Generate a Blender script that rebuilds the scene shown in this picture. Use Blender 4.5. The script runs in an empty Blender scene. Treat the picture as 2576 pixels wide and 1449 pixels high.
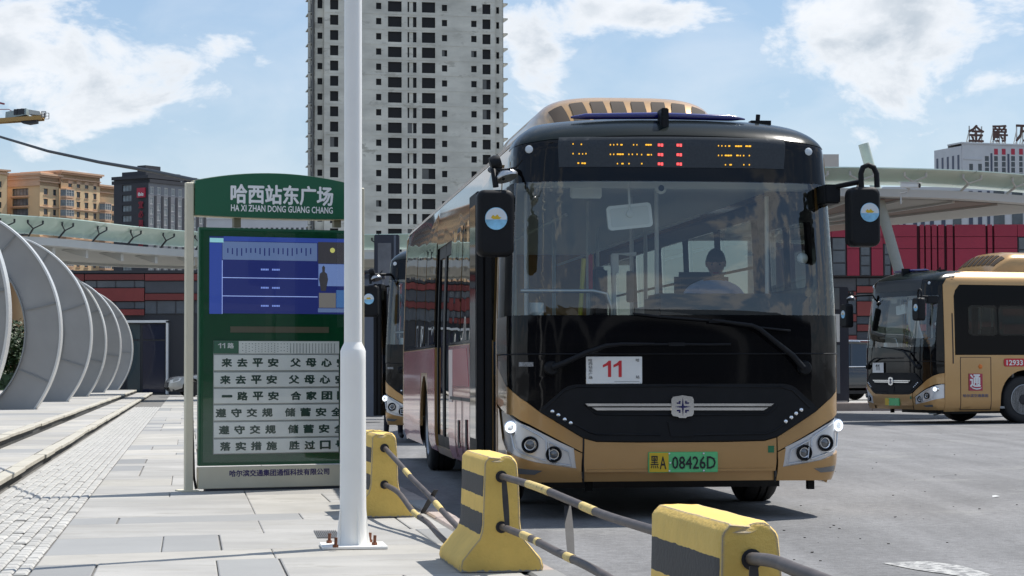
import bpy, bmesh, math, random
from mathutils import Vector, Matrix
R = random.Random(7)
C = bpy.context.scene.collection
scn = bpy.context.scene
V = Vector

# ------------------------------------------------------------------ camera
PW, PH, FOC = 2576.0, 1449.0, 5500.0      # the photograph measured at 2576 px wide
PITCH, ROLL, CAMH = math.radians(2.173), math.radians(-0.15), 1.12
cam_d = bpy.data.cameras.new('camera')
cam = bpy.data.objects.new('camera', cam_d); C.objects.link(cam)
cam.location = (0, 0, CAMH)
RM = Matrix.Rotation(math.pi/2 + PITCH, 4, 'X') @ Matrix.Rotation(ROLL, 4, 'Z')
cam.rotation_euler = RM.to_euler()
cam_d.sensor_width = 36; cam_d.lens = 36*FOC/PW
cam_d.clip_start = 0.1; cam_d.clip_end = 6000
scn.camera = cam
RM3 = RM.to_3x3()

def ray(px, py):
    return RM3 @ V(((px-PW/2)/FOC, -(py-PH/2)/FOC, -1))
def P(px, py, Y):
    d = ray(px, py); return V((0, 0, CAMH)) + d*(Y/d.y)
def G(px, py, z=0.0):
    d = ray(px, py); return V((0, 0, CAMH)) + d*((z-CAMH)/d.z)

# ------------------------------------------------------------------ light
SUN_EL, SUN_X, SUN_Y = math.radians(60), 0.76, 0.65
sun_rot = math.atan2(SUN_X, SUN_Y)
w = bpy.data.worlds.new('World'); scn.world = w; w.use_nodes = True
def build_sky():
    nt = w.node_tree; nt.nodes.clear(); N = nt.nodes.new; L = nt.links.new
    out = N('ShaderNodeOutputWorld'); bg = N('ShaderNodeBackground'); L(bg.outputs[0], out.inputs[0])
    sky = N('ShaderNodeTexSky'); sky.sky_type = 'NISHITA'; sky.sun_disc = False
    sky.sun_elevation = SUN_EL; sky.sun_rotation = sun_rot
    sky.air_density = 1.35; sky.dust_density = 0.6; sky.ozone_density = 2.2; sky.altitude = 100
    bg.inputs[1].default_value = 0.09
    tc = N('ShaderNodeTexCoord')
    sep = N('ShaderNodeSeparateXYZ'); L(tc.outputs['Generated'], sep.inputs[0])
    def m(op, a, b=None, c=None, clamp=False):
        n = N('ShaderNodeMath'); n.operation = op; n.use_clamp = clamp
        for i, v in enumerate((a, b, c)):
            if v is None: continue
            if isinstance(v, (int, float)): n.inputs[i].default_value = v
            else: L(v, n.inputs[i])
        return n.outputs[0]
    x, y, z = sep.outputs
    az = m('ARCTAN2', x, y)                       # radians, right of +Y
    el = m('ARCSINE', z)
    comb = N('ShaderNodeCombineXYZ'); L(m('MULTIPLY', az, 1.0), comb.inputs[0]); L(m('MULTIPLY', el, 1.7), comb.inputs[1])
    def noise(scale, det, rough, dist=0.0, off=0.0):
        n = N('ShaderNodeTexNoise'); n.inputs['Scale'].default_value = scale; n.inputs['Detail'].default_value = det
        n.inputs['Roughness'].default_value = rough; n.inputs['Distortion'].default_value = dist
        mp = N('ShaderNodeMapping'); mp.inputs['Location'].default_value = (off, off*0.7, off*.3)
        L(comb.outputs[0], mp.inputs[0]); L(mp.outputs[0], n.inputs['Vector'])
        return n.outputs['Fac']
    n1 = noise(17, 10, 0.6, 0.35, 3.1); n2 = noise(30, 6, 0.6, 0.5, 8.0); n3 = noise(5, 3, 0.5, 0, 1.0)
    n4 = noise(16, 7, 0.55, 0.4, 5.5)
    # cloud banks: centre and half size in photograph pixels turned into azimuth / elevation
    banks = [(90,170,330,120,1.0),(330,150,190,110,.95),(420,225,160,50,.75),(60,385,90,50,.5),(250,455,120,38,.75),(455,370,90,60,.4),
             (650,165,60,60,.35),(1375,130,100,130,.9),(1560,45,280,60,1.0),(1965,95,110,75,.6),(2250,60,330,100,1.0),
             (2210,190,170,80,.7),(2480,190,160,80,.75),(1900,20,120,50,.6),(1980,215,60,40,.45),(2330,430,80,22,.3),(2250,150,480,170,.55),(1560,90,330,110,.62),(1050,60,200,80,.4),(1900,230,200,60,.35)]
    tot = None
    for (px, py, rx, ry, s) in banks:
        d = ray(px, py).normalized()
        a0 = math.atan2(d.x, d.y); e0 = math.asin(d.z)
        da = m('DIVIDE', m('SUBTRACT', az, a0), rx/FOC*1.4); de = m('DIVIDE', m('SUBTRACT', el, e0), ry/FOC*1.4)
        q = m('ADD', m('MULTIPLY', da, da), m('MULTIPLY', de, de))
        g = m('MULTIPLY', m('POWER', 2.718, m('MULTIPLY', q, -1.0)), s)
        tot = g if tot is None else m('MAXIMUM', tot, g)
    # the rest of the sky carries scattered cloud of the same kind
    fr = m('MAXIMUM', m('MULTIPLY', m('SUBTRACT', m('ABSOLUTE', az), .3), 4), m('MULTIPLY', m('SUBTRACT', el, .26), 6), clamp=True)
    wide = m('MULTIPLY', m('MULTIPLY', m('SUBTRACT', n3, .38), 4.0, clamp=True), fr)
    tot = m('MAXIMUM', tot, m('MULTIPLY', wide, .8))
    dens = m('ADD', m('ADD', m('MULTIPLY', tot, .86), m('MULTIPLY', m('SUBTRACT', n1, .5), 2.3)), m('MULTIPLY', m('SUBTRACT', n2, .5), .8))
    fac = N('ShaderNodeMapRange'); fac.interpolation_type = 'SMOOTHSTEP'
    fac.inputs['From Min'].default_value = .33; fac.inputs['From Max'].default_value = .78
    L(dens, fac.inputs['Value'])
    veil = m('MULTIPLY', m('ADD', m('MULTIPLY', m('SUBTRACT', n4, .42), 1.2, clamp=True), .06), .65)
    cf = m('MULTIPLY', fac.outputs[0], .95, clamp=True)
    cf = m('MAXIMUM', cf, veil, clamp=True)
    # thick cloud has grey bellies
    core = m('MULTIPLY', m('SUBTRACT', dens, .60), 2.3, clamp=True)
    shade = m('MULTIPLY', core, m('ADD', m('MULTIPLY', m('SUBTRACT', n4, .33), 2.6, clamp=True), 0.1), clamp=True)
    cc = N('ShaderNodeMix'); cc.data_type = 'RGBA'
    cc.inputs['A'].default_value = (7.7, 7.9, 8.2, 1); cc.inputs['B'].default_value = (3.9, 4.5, 5.15, 1)
    L(shade, cc.inputs['Factor'])
    # photograph's sky is a paler, milkier blue than the clean model
    tint = N('ShaderNodeMix'); tint.data_type = 'RGBA'; tint.blend_type = 'MIX'; tint.inputs['Factor'].default_value = .55
    L(sky.outputs[0], tint.inputs['A'])
    grad = N('ShaderNodeMapRange'); grad.inputs['From Min'].default_value = 0; grad.inputs['From Max'].default_value = .2
    L(el, grad.inputs['Value'])
    gc = N('ShaderNodeMix'); gc.data_type = 'RGBA'; gc.inputs['A'].default_value = (4.1, 5.6, 7.5, 1); gc.inputs['B'].default_value = (1.85, 3.25, 5.9, 1)
    L(grad.outputs[0], gc.inputs['Factor']); L(gc.outputs['Result'], tint.inputs['B'])
    mix = N('ShaderNodeMix'); mix.data_type = 'RGBA'; L(cf, mix.inputs['Factor'])
    L(tint.outputs['Result'], mix.inputs['A']); L(cc.outputs['Result'], mix.inputs['B'])
    L(mix.outputs['Result'], bg.inputs[0])
build_sky()
sl = bpy.data.lights.new('sun', 'SUN'); sl.energy = 4.3; sl.angle = math.radians(.5); sl.color = (1, .955, .89)
so = bpy.data.objects.new('sun', sl); C.objects.link(so)
sd = V((SUN_X*math.cos(SUN_EL), SUN_Y*math.cos(SUN_EL), math.sin(SUN_EL)))
so.rotation_euler = sd.to_track_quat('Z', 'Y').to_euler(); so.location = (60, 50, 90)
scn.view_settings.view_transform = 'Standard'; scn.view_settings.look = 'None'
scn.view_settings.exposure = 0.50; scn.view_settings.gamma = 1
scn.render.engine = 'CYCLES'
scn.cycles.max_bounces = 8; scn.cycles.transparent_max_bounces = 12; scn.cycles.caustics_reflective = False
scn.cycles.caustics_refractive = False; scn.cycles.use_denoising = True

# ------------------------------------------------------------------ materials
def mat(name, col, rough=.6, metal=0, var=0, vscale=6, bump=0, bscale=40, spec=.5, coat=0, emit=None, es=1, dirt=None, dscale=2, dthr=.6, space='Object', stretch=None, rvar=0, orand=0):
    m = bpy.data.materials.new(name); m.use_nodes = True
    nt = m.node_tree; b = nt.nodes['Principled BSDF']; N = nt.nodes.new; L = nt.links.new
    b.inputs['Base Color'].default_value = (*col, 1); b.inputs['Roughness'].default_value = rough
    b.inputs['Metallic'].default_value = metal; b.inputs['Specular IOR Level'].default_value = spec
    b.inputs['Coat Weight'].default_value = coat; b.inputs['Coat Roughness'].default_value = .04
    if emit: b.inputs['Emission Color'].default_value = (*emit, 1); b.inputs['Emission Strength'].default_value = es
    if var or bump or dirt or rvar:
        tc = N('ShaderNodeTexCoord'); vec = tc.outputs['Object']
        if space == 'World':
            g = N('ShaderNodeNewGeometry'); vec = g.outputs['Position']
        if stretch:
            mp = N('ShaderNodeMapping'); mp.inputs['Scale'].default_value = stretch; L(vec, mp.inputs[0]); vec = mp.outputs[0]
        def noise(s, d=5, r=.6):
            n = N('ShaderNodeTexNoise'); n.inputs['Scale'].default_value = s; n.inputs['Detail'].default_value = d
            n.inputs['Roughness'].default_value = r; L(vec, n.inputs['Vector']); return n.outputs['Fac']
        src = None
        if var:
            rp = N('ShaderNodeMapRange'); L(noise(vscale), rp.inputs['Value'])
            rp.inputs['From Min'].default_value = .3; rp.inputs['From Max'].default_value = .7
            rp.inputs['To Min'].default_value = 1-var; rp.inputs['To Max'].default_value = 1+var
            fac_ = rp.outputs[0]
            if orand:
                oi = N('ShaderNodeObjectInfo'); orr = N('ShaderNodeMapRange'); L(oi.outputs['Random'], orr.inputs['Value'])
                orr.inputs['To Min'].default_value = 1-orand; orr.inputs['To Max'].default_value = 1+orand*.6
                mq = N('ShaderNodeMath'); mq.operation = 'MULTIPLY'; L(fac_, mq.inputs[0]); L(orr.outputs[0], mq.inputs[1]); fac_ = mq.outputs[0]
            mu = N('ShaderNodeVectorMath'); mu.operation = 'SCALE'; mu.inputs[0].default_value = col; L(fac_, mu.inputs['Scale'])
            src = mu.outputs[0]; L(src, b.inputs['Base Color'])
        if dirt:
            r2 = N('ShaderNodeMapRange'); L(noise(dscale, 8, .7), r2.inputs['Value'])
            r2.inputs['From Min'].default_value = dthr; r2.inputs['From Max'].default_value = dthr+.06
            mx = N('ShaderNodeMix'); mx.data_type = 'RGBA'; L(r2.outputs[0], mx.inputs['Factor'])
            if src: L(src, mx.inputs['A'])
            else: mx.inputs['A'].default_value = (*col, 1)
            mx.inputs['B'].default_value = (*dirt, 1); L(mx.outputs['Result'], b.inputs['Base Color'])
        if rvar:
            r3 = N('ShaderNodeMapRange'); L(noise(vscale*1.7), r3.inputs['Value'])
            r3.inputs['To Min'].default_value = max(0, rough-rvar); r3.inputs['To Max'].default_value = rough+rvar
            L(r3.outputs[0], b.inputs['Roughness'])
        if bump:
            bp = N('ShaderNodeBump'); bp.inputs['Strength'].default_value = bump; bp.inputs['Distance'].default_value = .02
            L(noise(bscale, 4), bp.inputs['Height']); L(bp.outputs[0], b.inputs['Normal'])
    return m

def glass(name, tint, rough=0.0, ior=1.5, boost=1.0, wave=0):
    m = bpy.data.materials.new(name); m.use_nodes = True; nt = m.node_tree; nt.nodes.clear(); N = nt.nodes.new; L = nt.links.new
    o = N('ShaderNodeOutputMaterial'); t = N('ShaderNodeBsdfTransparent'); t.inputs[0].default_value = (*tint, 1)
    g = N('ShaderNodeBsdfGlossy'); g.inputs['Roughness'].default_value = rough; g.inputs['Color'].default_value = (boost, boost, boost, 1)
    lw_ = N('ShaderNodeLayerWeight'); lw_.inputs['Blend'].default_value = .5; F0 = 1.6*((ior-1)/(ior+1))**2      # both faces of the pane
    pw_ = N('ShaderNodeMath'); pw_.operation = 'POWER'; L(lw_.outputs['Facing'], pw_.inputs[0]); pw_.inputs[1].default_value = 5
    fr_ = N('ShaderNodeMath'); fr_.operation = 'MULTIPLY_ADD'; L(pw_.outputs[0], fr_.inputs[0]); fr_.inputs[1].default_value = 1-F0; fr_.inputs[2].default_value = F0
    mx = N('ShaderNodeMixShader'); L(fr_.outputs[0], mx.inputs[0]); L(t.outputs[0], mx.inputs[1]); L(g.outputs[0], mx.inputs[2]); L(mx.outputs[0], o.inputs[0])
    if wave:
        tc = N('ShaderNodeTexCoord'); n = N('ShaderNodeTexNoise'); n.inputs['Scale'].default_value = 1.3; n.inputs['Detail'].default_value = 1
        L(tc.outputs['Object'], n.inputs['Vector']); bp = N('ShaderNodeBump'); bp.inputs['Strength'].default_value = wave; bp.inputs['Distance'].default_value = .05
        L(n.outputs['Fac'], bp.inputs['Height']); L(bp.outputs[0], g.inputs['Normal'])
    return m

M = {}
M['gold'] = mat('gold paint', (.45, .265, .10), .30, .38, var=.05, vscale=1.5, coat=.6)
M['gold_dark'] = mat('gold door paint', (.42, .28, .13), .42, .3, var=.05, vscale=2, coat=.3)
M['blackgloss'] = mat('black gloss', (.004, .004, .005), .05, 0, spec=.27)
M['blackcap'] = mat('dark roof cap', (.007, .011, .011), .2, 0, spec=.16)
M['blackmatte'] = mat('black plastic', (.008, .009, .011), .55, var=.15, vscale=8, spec=.22)
M['rubber'] = mat('tyre rubber', (.018, .018, .019), .8, var=.2, bump=.3, bscale=90)
M['chrome'] = mat('chrome', (.8, .82, .84), .12, 1)
M['silver'] = mat('silver housing', (.68, .69, .70), .3, .4)
M['steel'] = mat('brushed steel', (.5, .5, .5), .35, 1)
M['letterwhite'] = mat('white lettering', (.9,.9,.88), .6)
M['white'] = mat('white plastic', (.75, .76, .74), .45, var=.04)
M['intgrey'] = mat('interior grey', (.34, .35, .35), .7, var=.1)
M['intdark'] = mat('interior dark', (.03, .032, .036), .6, var=.1)
M['intwhite'] = mat('interior pale lining', (.7, .7, .67), .6)
M['wind'] = glass('windscreen glass', (.74, .80, .78), ior=1.6)
M['sideglass'] = glass('tinted side glass', (.24, .28, .27), ior=1.4, wave=.10)
M['driverglass'] = glass('driver side glass', (.34, .38, .36), ior=1.25)
M['bandblack'] = mat('black window surround', (.004,.004,.005), .08, spec=.10)
M['doorglass'] = glass('door glass', (.25, .28, .28), ior=1.5, wave=.06)
M['lamp_on'] = mat('lit lamp', (.9, .95, 1), .3, emit=(.85, .93, 1), es=1.1)
M['lens'] = mat('lamp lens', (.10, .105, .11), .08, 0, coat=1, spec=.8)
M['led_y'] = mat('led yellow', (.9, .5, .03), .5, emit=(1, .5, .04), es=.75)
M['led_r'] = mat('led red', (.9, .1, .1), .5, emit=(1, .1, .1), es=.9)
M['led_panel'] = mat('led panel', (.040, .046, .052), .35, spec=.25, var=.15, vscale=60)
M['red'] = mat('red print', (.55, .02, .03), .5)
M['pink'] = mat('faded magenta advert', (.40, .055, .085), .2, .1, var=.25, vscale=1.2, coat=.6)
M['crimson'] = mat('crimson advert', (.38, .012, .05), .3, coat=.4)
M['palead'] = mat('pale advert print', (.55, .45, .43), .4)
M['plate_y'] = mat('plate yellow', (.62, .42, .02), .45)
M['plate_g'] = mat('plate green', (.12, .52, .20), .45)
M['ink'] = mat('black ink', (.012, .012, .015), .6)
M['blue_visor'] = mat('dark blue visor', (.01, .012, .14), .15, coat=1)
M['orange'] = mat('orange lens', (.7, .18, .02), .3)
M['sticker'] = mat('pale blue sticker', (.25, .55, .78), .5, var=.35, vscale=9)
M['skin'] = mat('skin', (.40, .23, .16), .6)
M['hair'] = mat('hair', (.012, .010, .009), .6)
M['shirt'] = mat('blue shirt', (.45, .55, .85), .8, var=.1, bump=.2)
M['trousers'] = mat('dark trousers', (.02, .02, .03), .8)
M['mask'] = mat('pale sleeve', (.62, .62, .62), .8)

# ------------------------------------------------------------------ mesh helpers
class MB:
    def __init__(s): s.v = []; s.f = []; s.m = []
    def add(s, vs, fs, mi=0):
        o = len(s.v); s.v += [tuple(p) for p in vs]
        for f in fs: s.f.append([i+o for i in f]); s.m.append(mi)
        return s
    def box(s, x0, x1, y0, y1, z0, z1, mi=0, mt=None):
        p = [V((x, y, z)) for z in (z0, z1) for y in (y0, y1) for x in (x0, x1)]
        if mt: p = [mt @ q for q in p]
        return s.add(p, [(0,2,3,1),(4,5,7,6),(0,1,5,4),(2,6,7,3),(0,4,6,2),(1,3,7,5)], mi)
    def bar(s, a, b, wx, wz, mi=0, up=V((0,0,1))):
        a = V(a); b = V(b); d = (b-a); L = d.length; d.normalize()
        sx = d.cross(up)
        if sx.length < 1e-4: sx = d.cross(V((0,1,0)))
        sx.normalize(); u = sx.cross(d)
        p = [a+sx*i*wx/2+u*j*wz/2 for j in (-1,1) for i in (-1,1)] + [b+sx*i*wx/2+u*j*wz/2 for j in (-1,1) for i in (-1,1)]
        return s.add(p, [(0,1,3,2),(4,6,7,5),(0,4,5,1),(1,5,7,3),(3,7,6,2),(2,6,4,0)], mi)
    def tube(s, path, r, n=10, mi=0, cap=True):
        path = [V(p) for p in path]; K = len(path)
        rs = r if isinstance(r, (list, tuple)) else [r]*K
        t0 = (path[1]-path[0]).normalized()
        a = t0.cross(V((0,0,1)));
        if a.length < 1e-3: a = t0.cross(V((0,1,0)))
        a.normalize(); vs = []
        for i, p in enumerate(path):
            t = ((path[min(i+1,K-1)]-path[max(i-1,0)])).normalized()
            a = (a - t*a.dot(t)).normalized(); b = t.cross(a)
            for j in range(n):
                an = 2*math.pi*j/n; vs.append(p + (a*math.cos(an)+b*math.sin(an))*rs[i])
        fs = [(i*n+j, i*n+(j+1)%n, (i+1)*n+(j+1)%n, (i+1)*n+j) for i in range(K-1) for j in range(n)]
        if cap: fs += [tuple(range(n-1,-1,-1)), tuple((K-1)*n+j for j in range(n))]
        return s.add(vs, fs, mi)
    def lathe(s, prof, c, ax, n=24, mi=0):      # prof: (radius, along axis)
        c = V(c); ax = V(ax).normalized(); a = ax.orthogonal().normalized(); b = ax.cross(a); vs = []
        for (r, h) in prof:
            for j in range(n):
                an = 2*math.pi*j/n; vs.append(c + ax*h + (a*math.cos(an)+b*math.sin(an))*r)
        K = len(prof)
        fs = [(i*n+j, i*n+(j+1)%n, (i+1)*n+(j+1)%n, (i+1)*n+j) for i in range(K-1) for j in range(n)]
        if prof[0][0] > 0: fs.append(tuple(range(n-1,-1,-1)))
        if prof[-1][0] > 0: fs.append(tuple((K-1)*n+j for j in range(n)))
        return s.add(vs, fs, mi)
    def prism(s, poly, off, mi=0):
        off = V(off); n = len(poly); p = [V(q) for q in poly]
        return s.add(p+[q+off for q in p], [tuple(range(n-1,-1,-1)), tuple(range(n,2*n))] + [(i,(i+1)%n,(i+1)%n+n,i+n) for i in range(n)], mi)
    def grid(s, rows, mi=0, close=False):
        K = len(rows); n = len(rows[0]); vs = [q for r in rows for q in r]
        m_ = n if close else n-1
        return s.add(vs, [(i*n+j, i*n+(j+1)%n, (i+1)*n+(j+1)%n, (i+1)*n+j) for i in range(K-1) for j in range(m_)], mi)
    def mesh(s, name, mats, smooth=None, bevel=0, segs=2, fix=True):
        me = bpy.data.meshes.new(name); me.from_pydata(s.v, [], s.f)
        for k in (mats if isinstance(mats, (list, tuple)) else [mats]): me.materials.append(M[k] if isinstance(k, str) else k)
        me.polygons.foreach_set('material_index', s.m)
        if fix or bevel:
            bm = bmesh.new(); bm.from_mesh(me)
            if bevel:
                bmesh.ops.remove_doubles(bm, verts=bm.verts, dist=1e-5)
                ed = [e for e in bm.edges if len(e.link_faces) == 2 and e.calc_face_angle(0) > .5]
                bmesh.ops.bevel(bm, geom=ed, offset=bevel, segments=segs, affect='EDGES', clamp_overlap=True)
            bmesh.ops.recalc_face_normals(bm, faces=bm.faces)
            bm.to_mesh(me); bm.free()
        if smooth is not None:
            me.polygons.foreach_set('use_smooth', [True]*len(me.polygons)); me.set_sharp_from_angle(angle=math.radians(smooth))
        return me
    def build(s, name, mats, parent=None, smooth=None, bevel=0, segs=2, fix=True, **kw):
        return link(name, s.mesh(name, mats, smooth, bevel, segs, fix), parent, **kw)

def link(name, me, parent=None, **kw):
    o = bpy.data.objects.new(name, me); C.objects.link(o)
    if parent: o.parent = parent
    for k, v in kw.items():
        if k in ('location', 'rotation_euler', 'scale'): setattr(o, k, v)
        else: o[k] = v
    return o
def thing_part(name, parent):
    o = bpy.data.objects.new(name, None); C.objects.link(o); o.parent = parent; return o
def thing(name, label, cat, loc=(0,0,0), rz=0, group=None):
    o = bpy.data.objects.new(name, None); C.objects.link(o); o.location = loc; o.rotation_euler = (0,0,rz)
    o['label'] = label; o['category'] = cat
    if group: o['group'] = group
    return o
def tag(o, label, cat, group=None):
    o['label'] = label; o['category'] = cat
    if group: o['group'] = group
    return o
def struct(o): o['kind'] = 'structure'; return o
def copy_tree(o, parent=None, skip=()):
    c = o.copy(); C.objects.link(c); c.parent = parent
    for ch in list(o.children):
        if ch.name.split('.')[0] in skip or ch.get('own'): continue
        copy_tree(ch, c, skip)
    return c

_tc = {}
def text_mesh(body, bold):
    k = (body, bold)
    if k in _tc: return _tc[k]
    c = bpy.data.curves.new('t', 'FONT'); c.body = body; c.size = 1; c.resolution_u = 2;  c.extrude = .0
    o = bpy.data.objects.new('t', c); C.objects.link(o); bpy.context.view_layer.update()
    me = bpy.data.meshes.new_from_object(o.evaluated_get(bpy.context.evaluated_depsgraph_get()))
    vs = [v.co.copy() for v in me.vertices]; fs = [tuple(p.vertices) for p in me.polygons]
    bpy.data.objects.remove(o); bpy.data.curves.remove(c); bpy.data.meshes.remove(me)
    _tc[k] = (vs, fs); return _tc[k]
def text(body, o, ux, uy, w_, h_, m_, parent=None, bold=.02, name='lettering', lift=.002, mb=None, keep=False):
    """fit body into a w_ x h_ box whose lower left corner is o; ux, uy unit vectors; solid letters 'lift' thick"""
    o = V(o); ux = V(ux).normalized(); uy = V(uy).normalized(); n = ux.cross(uy)
    vs, fs = text_mesh(body, bold)
    x0 = min(v.x for v in vs); x1 = max(v.x for v in vs); y0 = min(v.y for v in vs); y1 = max(v.y for v in vs)
    sy = h_/(y1-y0); sx = w_/(x1-x0)
    if keep: sx = min(sx, sy)
    b = mb or MB()
    K = len(vs); p = [o+ux*(v.x-x0)*sx+uy*(v.y-y0)*sy for v in vs]
    b.add([q+n*lift for q in p], fs)
    if bold > 0:                       # heavier strokes: shifted layers a hair below the face
        for k in range(8):
            a = math.pi*k/4; off = ux*math.cos(a)*bold*sx*.9+uy*math.sin(a)*bold*sy*.9
            b.add([q+off+n*(lift-(k+1)*lift*.06) for q in p], fs)
    # sides of the letters
    cnt = {}
    for f in fs:
        for i in range(len(f)):
            a, c2 = f[i], f[(i+1) % len(f)]; cnt[(a, c2)] = 1
    ed = [(a, c2) for (a, c2) in cnt if (c2, a) not in cnt]
    base = len(b.v); b.v += [tuple(q) for q in p]
    st = base; b.v += [tuple(q+n*lift) for q in p]; st = base+K
    for a, c2 in ed: b.f.append([st+c2, st+a, base+a, base+c2]); b.m.append(0)
    if mb: return None
    return b.build(name, m_, parent, fix=False)

def patch(name, loops, S, m_, parent, off=.0, thick=.02, du=.12, dz=.1, smooth=50, build=True):
    """solid panel: outline(s) given in surface coordinates, laid on surface S(a,b)->Vector"""
    if not isinstance(loops[0][0], (tuple, list)): loops = [loops]
    bm = bmesh.new(); ed = []
    for lp in loops:
        vs = [bm.verts.new((a, b, 0)) for a, b in lp]
        ed += [bm.edges.new((vs[i], vs[(i+1) % len(vs)])) for i in range(len(vs))]
    bmesh.ops.triangle_fill(bm, use_beauty=True, use_dissolve=False, edges=ed)
    A = [v.co.x for v in bm.verts]; B = [v.co.y for v in bm.verts]
    def cut(lo, hi, st, ax):
        k = math.floor(lo/st)+1
        while k*st < hi-1e-4:
            co = [0,0,0]; no = [0,0,0]; co[ax] = k*st; no[ax] = 1
            bmesh.ops.bisect_plane(bm, geom=bm.verts[:]+bm.edges[:]+bm.faces[:], plane_co=co, plane_no=no, dist=1e-5); k += 1
    if du: cut(min(A), max(A), du, 0)
    if dz: cut(min(B), max(B), dz, 1)
    e = 1e-3
    pos = {}; inn = {}
    for v in bm.verts:
        a, b = v.co.x, v.co.y
        p = S(a, b); n = (S(a+e, b)-S(a-e, b)).cross(S(a, b+e)-S(a, b-e))
        n.normalize(); pos[v] = p+n*off; inn[v] = p+n*(off-thick)
    bm.faces.ensure_lookup_table()
    bm.normal_update()
    for f in bm.faces:
        if f.normal.z < 0: f.normal_flip()
    bed = [x for x in bm.edges if len(x.link_faces) == 1]
    if thick:
        dup = {}
        for x in bed:
            for v in x.verts:
                if v not in dup: dup[v] = bm.verts.new(inn[v])
        newf = []
        for x in bed:
            lp = x.link_loops[0]; a = lp.vert; b = lp.link_loop_next.vert
            bm.faces.new((b, a, dup[a], dup[b]))
    for v, p in pos.items(): v.co = p
    me = bpy.data.meshes.new(name); bm.to_mesh(me); bm.free()
    me.materials.append(M[m_] if isinstance(m_, str) else m_)
    if smooth:
        me.polygons.foreach_set('use_smooth', [True]*len(me.polygons)); me.set_sharp_from_angle(angle=math.radians(smooth))
    return link(name, me, parent) if build else me

def disc_pts(cx, cy, rx, ry=None, n=20, a0=0, a1=360):
    ry = rx if ry is None else ry
    full = abs(a1-a0-360) < 1e-6
    return [(cx+rx*math.cos(math.radians(a0+(a1-a0)*i/(n if full else n-1))), cy+ry*math.sin(math.radians(a0+(a1-a0)*i/(n if full else n-1)))) for i in range(n)]
# ================================================================== ground
KO = 0.148                                   # ground lines of the plaza run along (-KO, 1)
def LX(off, y): return off-KO*y              # x of the plaza line with offset 'off' at distance y
CO = .36                                     # slab cross joints run along (1, CO)
M['asphalt'] = mat('asphalt', (.16,.16,.162), .88, var=.14, vscale=.7, bump=.5, bscale=60, dirt=(.19,.19,.187), dscale=.5, dthr=.56, space='World')
def asphalt_detail():
    m = M['asphalt']; nt = m.node_tree; b = nt.nodes['Principled BSDF']; N = nt.nodes.new; L = nt.links.new
    g = N('ShaderNodeNewGeometry'); src = b.inputs['Base Color'].links[0].from_socket
    n = N('ShaderNodeTexNoise'); n.inputs['Scale'].default_value = 55; n.inputs['Detail'].default_value = 3; L(g.outputs['Position'], n.inputs['Vector'])
    n2 = N('ShaderNodeTexNoise'); n2.inputs['Scale'].default_value = 14; n2.inputs['Detail'].default_value = 6; L(g.outputs['Position'], n2.inputs['Vector'])
    r = N('ShaderNodeMapRange'); r.inputs['From Min'].default_value = .3; r.inputs['From Max'].default_value = .7; r.inputs['To Min'].default_value = .62; r.inputs['To Max'].default_value = 1.4
    ad = N('ShaderNodeMath'); ad.operation = 'ADD'; L(n.outputs['Fac'], ad.inputs[0]); L(n2.outputs['Fac'], ad.inputs[1])
    hf = N('ShaderNodeMath'); hf.operation = 'MULTIPLY'; hf.inputs[1].default_value = .5; L(ad.outputs[0], hf.inputs[0]); L(hf.outputs[0], r.inputs['Value'])
    mu = N('ShaderNodeVectorMath'); mu.operation = 'SCALE'; L(src, mu.inputs[0]); L(r.outputs[0], mu.inputs['Scale']); L(mu.outputs[0], b.inputs['Base Color'])
asphalt_detail()
def asphalt_marks():          # tyre polish and oil drips, broad and faint
    m = M['asphalt']; nt = m.node_tree; b = nt.nodes['Principled BSDF']; N = nt.nodes.new; L = nt.links.new
    src = b.inputs['Base Color'].links[0].from_socket; g = N('ShaderNodeNewGeometry')
    mp = N('ShaderNodeMapping'); mp.inputs['Rotation'].default_value = (0, 0, .5); mp.inputs['Scale'].default_value = (1.6, .12, 1); L(g.outputs['Position'], mp.inputs[0])
    n = N('ShaderNodeTexNoise'); n.inputs['Scale'].default_value = 1.2; n.inputs['Detail'].default_value = 5; n.inputs['Distortion'].default_value = .6; L(mp.outputs[0], n.inputs['Vector'])
    r = N('ShaderNodeMapRange'); r.inputs['From Min'].default_value = .35; r.inputs['From Max'].default_value = .65; r.inputs['To Min'].default_value = .84; r.inputs['To Max'].default_value = 1.12; L(n.outputs['Fac'], r.inputs['Value'])
    v = N('ShaderNodeTexNoise'); v.inputs['Scale'].default_value = 2.3; v.inputs['Detail'].default_value = 2; L(g.outputs['Position'], v.inputs['Vector'])
    r2 = N('ShaderNodeMapRange'); r2.inputs['From Min'].default_value = .68; r2.inputs['From Max'].default_value = .74; r2.inputs['To Min'].default_value = 1; r2.inputs['To Max'].default_value = .72; L(v.outputs['Fac'], r2.inputs['Value'])
    q = N('ShaderNodeMath'); q.operation = 'MULTIPLY'; L(r.outputs[0], q.inputs[0]); L(r2.outputs[0], q.inputs[1])
    mu = N('ShaderNodeVectorMath'); mu.operation = 'SCALE'; L(src, mu.inputs[0]); L(q.outputs[0], mu.inputs['Scale']); L(mu.outputs[0], b.inputs['Base Color'])
asphalt_marks()
b = MB(); b.add([(-3000,-300,-.02),(3000,-300,-.02),(3000,5000,-.02),(-3000,5000,-.02)], [(0,1,2,3)])
struct(b.build('ground', mat('far ground', (.13,.13,.12), .9, var=.2, vscale=.05, space='World')))
b = MB(); rx = lambda y: LX(1.80, y)
ys = [-20, 0, 10, 20, 30, 45, 60]
b.grid([[V((rx(y)+.1, y, 0)), V((60, y, 0))] for y in ys]); struct(b.build('road', 'asphalt'))

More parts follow.
